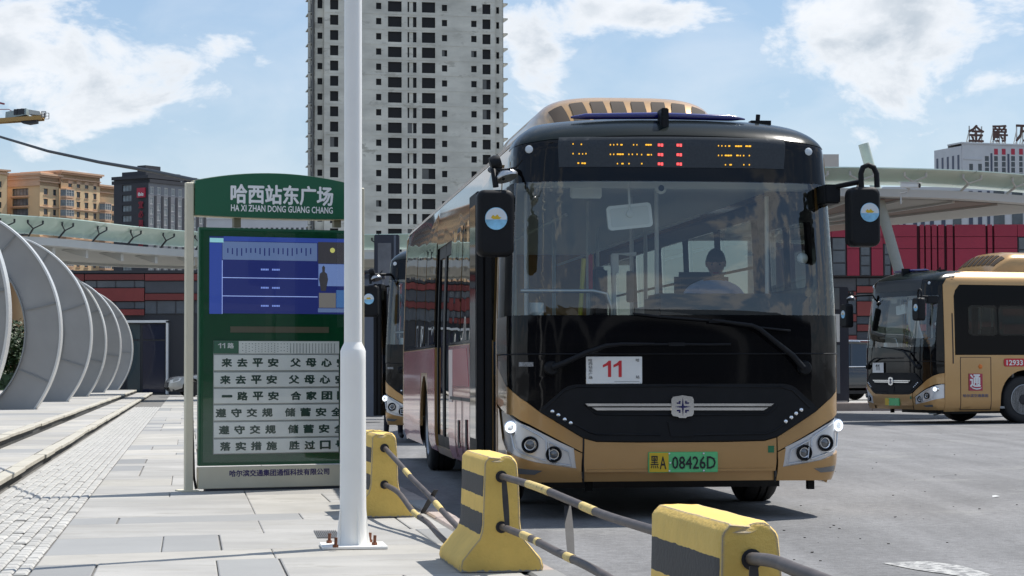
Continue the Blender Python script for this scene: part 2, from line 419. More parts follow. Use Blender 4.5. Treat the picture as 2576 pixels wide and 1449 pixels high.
M['slab'] = mat('pale granite slab', (.345,.335,.312), .7, orand=.16, var=.17, vscale=.9, bump=.2, bscale=30, space='World', dirt=(.285,.275,.25), dscale=2.2, dthr=.545, stretch=(1,2.2,1))
M['slab2'] = mat('warm granite slab', (.385,.368,.33), .72, orand=.16, var=.10, vscale=2.3, bump=.12, bscale=30, space='World', dirt=(.31,.295,.26), dscale=2.0, dthr=.55)
M['slab3'] = mat('grey granite slab', (.25,.25,.242), .65, orand=.16, var=.06, vscale=2, bump=.12, bscale=40, space='World')
M['joint'] = mat('dark joint', (.14,.135,.125), .9, var=.2)
M['sett'] = mat('tactile paver', (.385,.378,.355), .8, orand=.16, var=.12, vscale=4, bump=.3, bscale=30, space='World')
M['kerb'] = mat('reddish granite kerb', (.36,.30,.27), .75, orand=.16, var=.15, vscale=5, space='World')
M['edge'] = mat('pale step edging', (.42,.395,.33), .7, var=.12, vscale=4, space='World')
M['riser'] = mat('shadow dark riser', (.06,.06,.055), .9, var=.3, vscale=8)  # shadow beneath the step edging, painted in as a dark base colour
M['darkbar'] = mat('dark bar', (.12,.12,.12), .6)
ZP = .12
# bed below the paving
b = MB(); b.add([V((LX(-30,y) if 0 else -70, y, z)) if i == 0 else V((LX(1.84, y), y, z)) for y, z in ((-12, ZP-.012), (100, ZP-.012)) for i in (0, 1)], [(0,1,3,2)])
plaza = struct(b.build('plaza_bed', 'joint'))
plaza.name = 'plaza'
def slab_mesh(m_, w_, l_, h=.02):
    # sheared slab: width along (1,CO), length along (-KO,1); chamfer as a smaller top
    ux = V((1, CO, 0)); uy = V((-KO, 1, 0)); g = .004; c = .006
    p = [ux*a+uy*q+V((0,0,-h)) for a, q in ((g,g),(w_-g,g),(w_-g,l_-g),(g,l_-g))] + [ux*a+uy*q+V((0,0,-c*.6)) for a, q in ((g,g),(w_-g,g),(w_-g,l_-g),(g,l_-g))] + [ux*a+uy*q for a, q in ((g+c,g+c),(w_-g-c,g+c),(w_-g-c,l_-g-c),(g+c,l_-g-c))]
    b = MB(); b.add(p, [(8,9,10,11)]+[(i,(i+1)%4,(i+1)%4+4,i+4) for i in range(4)]+[(i+4,(i+1)%4+4,(i+1)%4+8,i+8) for i in range(4)])
    return b.mesh('slab', m_, fix=False)
_sc = {}
def lay(x0, y0, w_, l_, z, m_, parent, name='paving_slab'):
    k = (m_, round(w_,2), round(l_,2))
    if k not in _sc: _sc[k] = slab_mesh(m_, k[1], k[2])
    return link(name, _sc[k], parent, location=(x0, y0, z))
RS = random.Random(11)
# paving between tactile strip (offset -.79) and kerb (offset 1.72)
y = 5.4; A0, A1 = -.79, 1.66
k1 = 1/(1+KO*CO)
row = 0
while y < 92:
    L_ = 1.18 if row % 3 else .62
    a = A0
    first = True
    cuts = [A0]
    q = A0+RS.choice([.32, 1.26, .9, .64])
    while q < A1-.2: cuts.append(q); q += RS.choice([.34, 1.25, 1.25, .95, .62])
    cuts.append(A1)
    for i in range(len(cuts)-1):
        c0, c1 = cuts[i], cuts[i+1]
        # a point with plaza offset o on the row line starting at (LX(A0,y), y): x = x0+t, y = y0+CO t, offset grows by t(1+KO*CO)
        t0 = (c0-A0)*k1; w_ = (c1-c0)*k1
        m_ = 'slab3' if (w_ < .45 and RS.random() < .85) else RS.choice(['slab', 'slab', 'slab2', 'slab2', 'slab', 'slab3'])
        if y > 40 and RS.random() < .25: m_ = 'slab3'
        lay(LX(A0, y)+t0, y+CO*t0, w_, L_, ZP+RS.uniform(-.0015, .0015), m_, plaza)
    y += L_; row += 1
# tactile / sett strip
def sett_mesh():
    b = MB(); s_ = .069; e = .012; ux = V((1, 0.148, 0)); uy = V((-KO, 1, 0)); l_ = .142
    lo = [ux*a+uy*c+V((0,0,-.006)) for a, c in ((0,0),(s_,0),(s_,l_),(0,l_))]; hi = [ux*a+uy*c+V((0,0,.004)) for a, c in ((e,e),(s_-e,e),(s_-e,l_-e),(e,l_-e))]
    b.add(lo+hi, [(4,5,6,7)]+[(i,(i+1)%4,(i+1)%4+4,i+4) for i in range(4)]); return b
sm = sett_mesh(); sme = sm.mesh('sett', 'sett', fix=False)
far = MB(); cnt = 0
yy = 10.2
while yy < 62:
    for c in range(10):
        o_ = -1.545+c*.0755
        yb = yy+.011*c + (0.078 if c % 2 else 0)
        z = ZP+RS.uniform(-.002, .003)
        if yy < 24 and ((c*7+int(yy*7)) % 17 == 0): z -= .010
        if cnt < 290 and yy >= 10.9 and LX(o_, yb) > -1288/FOC*yb-.15:
            link('tactile_paver', sme, plaza, location=(LX(o_, yb), yb, z)); cnt += 1
        elif yy < 45 or c % 1 == 0:
            o0 = V((LX(o_, yb), yb, z)); far.add([V(p)+o0 for p in sm.v], sm.f)
    yy += .156
fo = far.build('tactile_paver_field', 'sett', plaza, fix=False); fo['kind'] = 'stuff'
# row of thin dark bars laid on the paving by the lamp post
gp = G(800, 1345, ZP)
g_ = thing_part('dark_bars', plaza)
b = MB()
for i in range(12): b.bar(gp+V((.012*i-.05, .30, .004)), gp+V((.012*i+.03, -.32, .004)), .006, .006)
b.build('bar_row', 'darkbar', g_)
# kerb stones along the road
kb = thing_part('kerb', None); kb.name = 'kerb'; kb['kind'] = 'structure'
km = {}
yy = 4.0; i = 0
while yy < 92:
    L_ = 1.0; mm = 'kerb' if i % 3 else 'slab3'
    if mm not in km:
        b = MB(); p = [(0,0),(.17,0.0),(.17,0),(0,0)]
        ux = V((1, .148, 0)); uy = V((-KO, 1, 0)); q = [ux*a+uy*c for a, c in ((0,.004),(.16,.004),(.16,.992),(0,.992))]
        b.add([p_+V((0,0,-.1)) for p_ in q]+[p_+V((0,0,ZP+.004)) for p_ in q], [(4,5,6,7)]+[(j,(j+1)%4,(j+1)%4+4,j+4) for j in range(4)])
        km[mm] = b.mesh('kerb_stone', mm, bevel=.012, segs=1)
    link('kerb_stone', km[mm], kb, location=(LX(1.69, yy), yy, RS.uniform(-.004, .004))); yy += 1.0; i += 1
# steps on the left
def step(o_, z0, z1, y0, y1, name, deep):
    t = thing_part(name, None); t['kind'] = 'structure'
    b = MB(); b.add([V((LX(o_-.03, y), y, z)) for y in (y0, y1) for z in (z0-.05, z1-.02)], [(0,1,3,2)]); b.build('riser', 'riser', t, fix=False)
    b = MB(); b.add([V((LX(o_-.02, y0), y0, z1-.025)), V((LX(o_-.02, y1), y1, z1-.025)), V((LX(o_-deep, y1), y1, z1-.025)), V((LX(o_-deep, y0), y0, z1-.025))], [(0,1,2,3)]); b.build('bed', 'joint', t, fix=False)
    b = MB(); ux = V((1, .148, 0)); uy = V((-KO, 1, 0)); q = [ux*a+uy*c for a, c in ((-.13,.006),(0,.006),(0,1.49),(-.13,1.49))]
    b.add([p_+V((0,0,-.045)) for p_ in q]+[p_ for p_ in q], [(4,5,6,7)]+[(j,(j+1)%4,(j+1)%4+4,j+4) for j in range(4)]+[(3,2,1,0)]); em = b.mesh('edge_stone', 'edge', bevel=.006, segs=1)
    y = y0
    while y < y1-1.4: link('edge_stone', em, t, location=(LX(o_, y)+RS.uniform(-.012,.012), y, z1+RS.uniform(-.004,.004))); y += 1.5
    return t
s1 = step(-1.56, ZP, ZP+.10, 9, 96, 'lower_step', .75)
s2 = step(-2.24, ZP+.10, ZP+.22, 14, 96, 'upper_terrace', 60)
def lay_rows(t, o0, o1, wlist, y0, y1, z, Ls=1.5):
    y = y0; i = 0; kk = 1/(1+KO*CO)
    while y < y1:
        o = o0; j = 0
        while o > o1+.05:
            w_ = min(wlist[(i+j) % len(wlist)], o-o1)
            k = ('T', round(w_,2), Ls, i % 3)
            m_ = ('slab', 'slab', 'slab2')[i % 3] if RS.random() > .12 else 'slab3'
            kk2 = (m_, round(w_,2), Ls)
            if kk2 not in _sc: _sc[kk2] = slab_mesh(m_, round(w_,2)*kk, Ls)
            t_ = (o-w_-o0)*kk
            link('paving_slab', _sc[kk2], t, location=(LX(o0, y)+t_, y+CO*t_, z)); o -= w_; j += 1
        y += Ls; i += 1
lay_rows(s1, -1.70, -2.22, [.55], 9, 95, ZP+.10, 1.2)
lay_rows(s2, -2.38, -9.6, [1.8, 1.5, 2.4], 20, 95, ZP+.22, 2.0)
b = MB(); b.add([(-80, 9, ZP+.185), (LX(-9.5,9), 9, ZP+.185), (LX(-9.5,120), 120, ZP+.185), (-80,120,ZP+.185)], [(0,1,2,3)]); o=b.build('terrace_paving', 'slab', s2, fix=False)
# right hand far pavement with its kerb
fp = thing_part('far_pavement', None); fp['kind'] = 'structure'
b = MB(); b.box(-1, 60, 61.1, 100, .05, .2); b.build('paving', 'slab', fp)
b = MB(); b.box(-1.02, 60, 60.8, 61.1, 0, .215);
for i in range(60): pass
kx = -1.0
ke = MB(); ke.box(0, .985, 0, .28, -.1, .215); kme = ke.mesh('kerb_stone', 'kerb', bevel=.015, segs=1)
while kx < 45: link('kerb_stone', kme, fp, location=(kx, 60.8, 0)); kx += 1.0
# road markings, worn white paint
M['paint'] = mat('worn road paint', (.40,.40,.385), .8, dirt=(.17,.17,.17), dscale=16, dthr=.47, space='World')
def marking(pts, name='road_marking'):
    b = MB(); b.add([G(px, py, .004) for px, py in pts], [tuple(range(len(pts)))]); return struct(b.build(name, 'paint'))
marking([(2218,1416),(2330,1411),(2420,1423),(2500,1447),(2440,1452),(2310,1434)])
0 and marking([(2330,1139),(2572,1141),(2572,1145),(2330,1144)])
# little litter and stones on the road
lit = MB(); 
for i in range(60):
    px = RS.uniform(1900, 2560); py = RS.uniform(1090, 1440) ; g0 = G(px, py, 0); s_ = RS.uniform(.003, .008)
    lit.box(g0.x-s_, g0.x+s_, g0.y-s_*1.4, g0.y+s_, 0, s_*.7, 0)
lo = lit.build('road_grit', mat('dark grit', (.05,.045,.04), .9)); lo['kind'] = 'stuff'
g0 = G(2504, 1251, 0); b = MB(); b.add([g0+V(q) for q in ((-.03,-.02,.002),(.03,-.03,.012),(.035,.03,.006),(-.02,.035,.014),(0,0,.02))], [(0,1,4),(1,2,4),(2,3,4),(3,0,4)]); tag(b.build('paper_scrap', 'white'), 'crumpled white paper scrap lying on the open asphalt at right', 'litter')

# ================================================================== facades
class Pl:
    def __init__(s, px, Y, ang, zref=0):
        p = P(px, 933, Y); s.p = V((p.x, p.y)); a = math.radians(ang); s.u = V((math.cos(a), math.sin(a))); s.a = a
    def sz(s, px, py):
        d = ray(px, py); o = V((0, 0))
        # o + t d.xy = p + q u
        det = d.x*(-s.u.y) - d.y*(-s.u.x)
        t = (s.p.x*(-s.u.y) - s.p.y*(-s.u.x))/det
        h = V((d.x*t, d.y*t)); return (h-s.p).dot(s.u), CAMH+d.z*t
    def root(s, name, label, cat='building', group=None): return thing(name, label, cat, (s.p.x, s.p.y, 0), s.a, group)
def wall(name, x0, x1, z0, z1, ops, m_, parent, y=0, rev=.4, xf=None, extra=None):
    """wall in the plane y with real openings (x0,x1,z0,z1) and reveals"""
    xs = sorted({round(v, 3) for o in ops for v in o[:2]} | {x0, x1}); zs = sorted({round(v, 3) for o in ops for v in o[2:4]} | {z0, z1})
    xs = [v for v in xs if x0 <= v <= x1]; zs = [v for v in zs if z0 <= v <= z1]
    b = MB(); S = {(round(a,3), round(c,3)) for a in () for c in ()}
    for i in range(len(zs)-1):
        zc = (zs[i]+zs[i+1])/2; run = None
        for j in range(len(xs)-1):
            xc = (xs[j]+xs[j+1])/2
            op = any(o[0] < xc < o[1] and o[2] < zc < o[3] for o in ops)
            if not op and run is None: run = xs[j]
            if (op or j == len(xs)-2) and run is not None:
                e = xs[j] if op else xs[j+1]
                b.add([(run,y,zs[i]),(e,y,zs[i]),(e,y,zs[i+1]),(run,y,zs[i+1])], [(0,1,2,3)]); run = None
    for a, c, d, e in [o[:4] for o in ops]:
        b.add([(a,y,d),(c,y,d),(c,y,e),(a,y,e),(a,y+rev,d),(c,y+rev,d),(c,y+rev,e),(a,y+rev,e)], [(0,4,5,1),(1,5,6,2),(2,6,7,3),(3,7,4,0)])
    return b.build(name, m_, parent, fix=False)
_pm = {}
def win(parent, x0, x1, z0, z1, y, kind='void', name='window', mats=('void',), mull=1, fr=.06):
    k = (kind, round(x1-x0, 2), round(z1-z0, 2), mull, mats)
    if k not in _pm:
        w_, h_ = x1-x0, z1-z0; b = MB()
        if kind == 'void':          # flat dark sheet painted as the shade of an unfinished room
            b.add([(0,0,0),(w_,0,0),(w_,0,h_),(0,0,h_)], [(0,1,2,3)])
        else:
            b.box(0, w_, 0, .05, 0, fr, 1); b.box(0, w_, 0, .05, h_-fr, h_, 1); b.box(0, fr, 0, .05, fr, h_-fr, 1); b.box(w_-fr, w_, 0, .05, fr, h_-fr, 1)
            for i in range(1, mull+1): x = w_*i/(mull+1); b.box(x-fr/2, x+fr/2, 0, .05, fr, h_-fr, 1)
            b.add([(0,.06,0),(w_,.06,0),(w_,.06,h_),(0,.06,h_)], [(0,1,2,3)], 0)
        _pm[k] = b.mesh(name, list(mats), fix=False)
    return link(name, _pm[k], parent, location=(x0, y, z0))
M['void'] = mat('opening shade', (.012,.012,.014), .8)  # near-black colour stands in for the shade inside the empty rooms
M['pane'] = mat('far window glass', (.05,.065,.08), .12, spec=.6, var=.5, vscale=.6)
M['pane2'] = mat('far window pale glass', (.16,.19,.21), .12, spec=.6, var=.4, vscale=.5)
M['conc'] = mat('raw concrete', (.62,.595,.52), .9, var=.22, vscale=.13, bump=.2, bscale=2, dirt=(.48,.455,.39), dscale=.22, dthr=.56, stretch=(1,1,2.2))
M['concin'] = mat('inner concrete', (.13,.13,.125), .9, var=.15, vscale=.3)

# ---- unfinished tower
T = Pl(773, 419, 11.5)
tw = T.root('concrete_tower', 'unfinished grey concrete tower block with rows of empty window openings', 'tower')
def tx(cx): return T.sz(737.9+cx*.4165, 210)[0]      # crop column at mid height
ops = []; pitch = 38.1
zrow = [T.sz(1040, 0+.4165*408+i*pitch)[1] for i in range(-7, 15)]
zt_, zb_ = T.sz(1040, -140)[1], 0
cols = [(150,180,.0,1.25),(222,272,-.3,1.95),(327,360,0,1.25),(500,532,0,1.25),(572,655,-.25,2.05),(690,745,-.25,2.0),(777,858,-.25,2.05),(898,930,0,1.25),(1075,1108,0,1.25),(1143,1192,-.25,1.95),(1232,1250,0,1.3)]
XL, XR = tx(128), tx(1275)
fl = abs(zrow[0]-zrow[1])
for zc in zrow:
    if zc-1.5 < 1: continue
    for ci, (a, c, dz, h) in enumerate(cols):
        hh = h*(1.45 if (ci == 10 and int(zc/fl) % 6 == 2) or (ci == 0 and int(zc/fl) % 7 == 3) else 1)
        ops.append((tx(a), tx(c), zc-h/2, zc-h/2+hh))
xstep0, xstep1 = tx(187), tx(1218)
front_ops = [o for o in ops if xstep0 < o[0] < xstep1]
wall('wall', xstep0, xstep1, 0, zt_, front_ops, 'conc', tw, 0, .35)
wall('wall', XL, xstep0, 0, zt_, [o for o in ops if o[1] < xstep0], 'conc', tw, 1.2, .35)
wall('wall', xstep1, XR, 0, zt_, [o for o in ops if o[0] > xstep1], 'conc', tw, 1.0, .35)
b = MB(); b.box(xstep0-.01, xstep0, 0, 1.2, 0, zt_); b.box(xstep1, xstep1+.01, 0, 1.0, 0, zt_); b.box(XL, XL+.2, 1.2, 10, 0, zt_); b.box(XR-.2, XR, 1.0, 10, 0, zt_); b.box(XL, XR, 9.8, 10, 0, zt_); b.box(XL, XR, 1.3, 10, zt_-.3, zt_)
b.build('side_wall', 'conc', tw)
b = MB()
for k in range(int(zt_/fl)+1):
    z = zrow[0] % fl - fl*.5 + k*fl
    if z < 1: continue
    b.box(XL+.2, XR-.2, 1.4, 9.8, z-.12, z, 0)
b.build('floor_slab', 'concin', tw)
b = MB(); b.box(XL+.2, XR-.2, 8.7, 8.9, 0, zt_-.3); 
for cx in (120, 205, 300, 430, 560, 672, 760, 880, 1000, 1130, 1215): b.box(tx(cx)-.1, tx(cx)+.1, .4, 8.7, 0, zt_-.3)
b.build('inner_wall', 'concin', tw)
n_ = 0
for o in ops:
    y = .35 if xstep0 < o[0] < xstep1 else 1.55
    wide = o[1]-o[0] > 3
    r = RS.random()
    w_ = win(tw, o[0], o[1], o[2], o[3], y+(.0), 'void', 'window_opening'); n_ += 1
# grey half infill in the middle column, slab line ledges
b = MB()
for o in front_ops:
    if tx(680) < o[0] < tx(700): b.box(o[0]+(o[1]-o[0])*.20, o[0]+(o[1]-o[0])*.62, .2, .34, o[2], o[3])
b.build('opening_infill', 'conc', tw)
R9 = random.Random(21)
for o in front_ops:
    q = R9.random(); w9 = o[1]-o[0]
    if w9 > 4 and q < .35: b = MB(); b.box(o[0]+.3, o[1]-.3, .2, .3, o[2], o[2]+.28); b.build('sky_gap_strip', 'intwhite', tw)  # pale strip stands in for bright sky showing through the opening
    elif q < .10: b = MB(); b.box(o[0], o[0]+w9*.5, .15, .25, o[2], o[3]); b.build('boarding', 'concin', tw)
    elif w9 > 4: b = MB(); b.box(o[0]+w9*.3, o[0]+w9*.3+.18, .28, .34, o[2], o[2]+.9); b.build('prop', 'intwhite', tw) if q < .6 else None
b = MB()
for i, zc in enumerate(zrow):
    z = zc-fl*.5
    if z < 1: continue
    b.box(xstep0, xstep1, -.05, 0, z-.06, z+.06)
    b.prism([(XR, 2, z+.1), (XR+1.1, 2, z+.1), (XR+1.1, 2, z-.15), (XR, 2, z-.9)], (0, .35, 0)); b.prism([(XR, 8, z+.1), (XR+1.1, 8, z+.1), (XR+1.1, 8, z-.15), (XR, 8, z-.9)], (0, .35, 0)); b.box(XR, XR+1.1, 2, 8, z+.0, z+.15)
    b.box(XL-1.0, XL, 1.8, 7, z+.0, z+.18); b.box(XL-1.0, XL-.6, 1.8, 2.2, z-2.6, z+.0); b.prism([(XL-.6, 1.8, z-.4), (XL-.1, 1.8, z-2.2), (XL, 1.8, z-2.2), (XL, 1.8, z-.4)], (0, .3, 0))
b.build('balcony_bracket', 'conc', tw)

# ---- sand coloured apartment block
M['sand'] = mat('sand render', (.72,.52,.30), .85, var=.05, vscale=.1, dirt=(.66,.48,.28), dscale=.2, dthr=.6)
M['sandtrim'] = mat('pinkish cornice', (.64,.42,.28), .85, var=.06, vscale=.3)
M['fr_w'] = mat('window frame pale', (.5,.5,.47), .6)
M['fr_d'] = mat('window frame dark', (.08,.08,.08), .6)
def cpx(x, y): return x*.2778, 375.6+y*.2778
def apartment():
    A = Pl(100, 620, 61); t = A.root('apartment_block', 'sand coloured apartment block with stepped cornices and bay windows, left of the dark hotel')
    def q(x, y): return A.sz(*cpx(x, y))
    rows_y = [372+91*i for i in range(-1, 9)]
    zs = [q(415, 384+91*i)[1] for i in range(-1, 9)]
    pitch = abs(zs[1]-zs[0])
    def X(x): return q(x, 430)[0]
    segs = [(360, 535, q(400, 235)[1]), (535, 890, q(700, 225)[1]), (890, 1083, q(1000, 345)[1])]
    for si, (a, c, zt) in enumerate(segs):
        ops = []
        cols_ = {0: [(397,434)], 1: [(604,638),(681,712),(754,786),(832,860)], 2: [(1014,1046)]}[si]
        dark = {0: [(482,510)], 1: [], 2: []}[si]
        for ri, z in enumerate(zs):
            if z < 2: continue
            for (u, v) in cols_+dark:
                if si == 0 and ri == 0 or si == 2 and ri <= 1: continue
                if u == 604 and ri > 0: continue
                ops.append((X(u), X(v), z-.85, z+.85))
        y = -.6 if si == 1 else 0
        wall('wall', X(a), X(c), 0, zt, ops, 'sand', t, y, .25)
        for o in ops: win(t, *o, y+.2, 'f', 'window', ('pane', 'fr_d'), 1, .09)
        b = MB()
        for o in ops: b.box(o[0]-.15, o[1]+.15, y-.15, y, o[2]-.18, o[2]); b.box(o[0]-.12, o[1]+.12, y-.1, y, o[3], o[3]+.15)
        b.build('window_sill', 'sandtrim', t)
        b = MB(); b.box(X(a)-.8, X(c)+.8, y-1.0, 14, zt, zt+.5); b.box(X(a)-.4, X(c)+.4, y-.5, 14, zt-.5, zt); b.box(X(a)-.2, X(c)+.2, y-.3, .5, zt-1.9, zt-1.6); b.box(X(a), X(c), y, 14, zt-3, zt-.5)
        b.build('cornice', 'sandtrim' if si != 9 else 'sand', t)
        b = MB()
        for ri in (3, 6): z = zs[ri]+pitch/2; b.box(X(a)-.1, X(c)+.1, y-.25, y, z-.2, z+.1)
        b.build('string_course', 'sandtrim', t)
    for a, c in ((530, 635), (885, 972)):           # bay windows
        for ri, z in enumerate(zs):
            if ri < 1 or z < 2: continue
            if a > 800 and ri < 2: continue
            xa, xc = X(a), X(c); yb = -2.2
            w_ = thing_part('bay_window', t)
            b = MB(); b.prism([(xa, -.6, z-1.35), (xa+.8, yb, z-1.35), (xc-.8, yb, z-1.35), (xc, -.6, z-1.35)], (0, 0, .55), 0)
            b.prism([(xa, -.6, z+.95), (xa+.8, yb, z+.95), (xc-.8, yb, z+.95), (xc, -.6, z+.95)], (0, 0, .35), 0)
            b.build('bay_ledge', 'sandtrim', w_)
            b = MB(); b.prism([(xa+.1, -.6, z-.8), (xa+.85, yb+.1, z-.8), (xc-.85, yb+.1, z-.8), (xc-.1, -.6, z-.8)], (0, 0, 1.75), 0); b.build('bay_glass', 'pane2', w_)
            b = MB()
            for f in (0, .33, .66, 1): xx = xa+.85+(xc-xa-1.7)*f; b.box(xx-.08, xx+.08, yb, yb+.12, z-.8, z+.95)
            b.box(xa+.8, xc-.8, yb+.02, yb+.1, z+.2, z+.3); b.build('bay_frame', 'fr_w', w_)
    # the shaded end wall turned to the camera
    xl = -A.sz(21, 600)[0]
    zt = q(340, 262)[1]
    pts = []
    B = MB(); Lw = 15.5
    t2 = []
    # end wall in local plane x = 0 running to +y
    def ewall():
        ops = []
        for ri, z in enumerate(zs):
            if ri < 1 or z < 2: continue
            ops.append((4.6, 10.6, z-1.0, z+1.1))
        w2 = wall('end_wall', 0, 17.0, 0, zt, ops, 'sand', t, 0, .4)
        w2.rotation_euler = (0, 0, math.radians(90)); w2.location = (0, 0, 0)
        w2.scale = (1, -1, 1)
        hold = []
        for o in ops:
            o2 = win(t, o[0], o[1], o[2], o[3], 0, 'f', 'window', ('pane2', 'fr_d'), 4, .1)
            o2.rotation_euler = (0, 0, math.radians(90)); o2.location = (.5, o[0], o[2]); o2.scale = (1, -1, 1)
            b = MB(); b.box(-.9, 0, o[0]-.3, o[1]+.3, o[2]-.5, o[2]-.2); b.build('ledge', 'sandtrim', t)
        b = MB(); b.box(-.8, 17, -.0, 17.5, zt, zt+.5); b.box(1, 12, 1, 15, zt+.5, zt+2.2); b.build('cornice', 'sandtrim', t)
    ewall()
    b = MB(); b.box(.3, A.sz(300, 500)[0], 16.8, 17, 0, zt-.1); b.box(A.sz(300, 500)[0]-.2, A.sz(300, 500)[0], 0, 17, 0, segs[2][2]); b.build('rear_wall', 'sand', t)
    # second block cut by the left edge of the photograph
    B2 = Pl(-170, 600, 50); t = B2.root('apartment_block', 'narrow strip of sand coloured apartment block at the far left edge of the photo')
    x1, zt = B2.sz(19, 435); x1, zt = B2.sz(19, 432)
    ops = []
    for i in range(0, 12):
        z = B2.sz(5, 464+26*i)[1]
        if z < 2: continue
        for k in range(8):
            xx = x1-2.0-k*4.2
            if xx < 2: break
            ops.append((xx-1.6, xx, z-.85, z+.85))
    wall('wall', 0, x1, 0, zt, ops, 'sand', t, 0, .25)
    for o in ops: win(t, *o, .2, 'f', 'window', ('pane', 'fr_d'), 1, .09)
    b = MB(); b.box(-.5, x1+.6, -.8, 13, zt, zt+.5); b.box(-.2, x1+.3, -.4, 13, zt-.9, zt-.3); b.box(x1-.2, x1, 0, 13, 0, zt); b.build('cornice', 'sandtrim', t)
apartment()

# ---- dark hotel with the red sign
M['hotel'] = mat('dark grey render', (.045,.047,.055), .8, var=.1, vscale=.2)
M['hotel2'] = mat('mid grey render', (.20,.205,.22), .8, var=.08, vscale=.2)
M['hoteldim'] = mat('dim red letters', (.25,.012,.03), .5); M['hotelred'] = mat('hotel sign red', (.42,.02,.05), .5)
def hotel():
    H = Pl(372, 600, 56); t = H.root('grey_hotel', 'dark grey hotel block with a small red square sign high on its corner', 'building')
    def q(x, y): return H.sz(*cpx(x, y))
    def X(x): return q(x, 430)[0]
    zs = [q(1380, 370+92*i)[1] for i in range(0, 9)]; zt = q(1345, 300)[1]
    ops = []; xe = H.sz(545, 560)[0]
    cx = [1377+64*i for i in range(0, 11)]
    for ri, z in enumerate(zs):
        if z < 2: continue
        for ci, c in enumerate(cx):
            xa, xb = X(c-17), X(c+17)
            if xb > xe: continue
            zz = z-(1.6 if (ci % 2 and ri > 0) else 0)
            ops.append((xa, xb, zz-1.1, zz+1.0))
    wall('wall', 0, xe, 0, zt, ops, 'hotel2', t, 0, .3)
    for o in ops: win(t, *o, .1, 'f', 'window', ('pane2', 'fr_w'), 1, .22)
    b = MB()
    for ci, c in enumerate(cx):
        xb = X(c+17)
        if xb < xe-.5: b.box(xb+.15, xb+1.0, -.12, 0, zs[-1], zs[1]+1.4)
    b.build('dark_strip', 'hotel', t)
    b = MB(); b.box(0, xe, -.5, 14, zt, zt+1.0); b.box(2, 16, 3, 12, zt+1, zt+3.5); b.box(20, 23, 3, 6, zt+1, zt+3); b.box(28, 30, 2, 5, zt+.5, zt+2.6); b.box(xe-.2, xe, 0, 14, 0, zt); b.build('parapet', 'hotel', t)
    # end wall with the sign, faces the camera
    ln = 27.0
    def E(px, py):   # position on the end wall: local plane x=0, runs +y
        o = H.p; d = ray(px, py); n = V((math.cos(H.a), math.sin(H.a))); tt = o.dot(n)/(V((d.x, d.y)).dot(n)); h = V((d.x*tt, d.y*tt)); v = V((-math.sin(H.a), math.cos(H.a))); return (h-o).dot(v), CAMH+d.z*tt
    ye = E(286, 600)[0]
    ops = []
    for i in range(0, 9):
        y1, z = E(*cpx(1105, 352+92*i)); y0, _ = E(*cpx(1190, 352+92*i))
        if z < 2: continue
        ops.append((y0, y1, z-1.0, z+.8))
    zt2 = E(*cpx(1130, 275))[1]
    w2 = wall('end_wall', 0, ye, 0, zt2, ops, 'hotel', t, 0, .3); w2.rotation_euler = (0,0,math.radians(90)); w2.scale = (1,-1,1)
    for o in ops:
        o2 = win(t, o[0], o[1], o[2], o[3], 0, 'f', 'window', ('pane2', 'fr_d'), 2, .12); o2.rotation_euler = (0,0,math.radians(90)); o2.scale = (1,-1,1); o2.location = (.25, o[0], o[2])
    b = MB(); b.box(-.5, 14, -.3, ye+.5, zt2, zt2+.9); b.box(3, 9, 4, ye-6, zt2+.9, zt2+4); b.build('parapet', 'hotel', t)
    ya, za = E(*cpx(1322, 435)); yb, zb2 = E(*cpx(1250, 352))
    s_ = thing('hotel_sign', 'small red square sign with white lettering on the dark hotel wall', 'sign', (H.p.x, H.p.y, 0), H.a)
    b = MB(); b.box(-.5, -.05, ya, yb, za, zb2); b.build('sign_box', 'hotelred', s_)
    text('ibis', (-.52, yb-(yb-ya)*.2, za+(zb2-za)*.18), (0,-1,0), (0,0,1), (yb-ya)*.65, (zb2-za)*.34, 'white', s_, bold=.05, lift=.1)
    for i, ch in enumerate('宜必思酒店'):
        y0, z0 = E(*cpx(1306, 530+87*i)); y1, _ = E(*cpx(1264, 530+87*i))
        text(ch, (-.3, y1, z0), (0,-1,0), (0,0,1), y1-y0, 1.9, 'hoteldim', s_, bold=.05, lift=.2)
hotel()

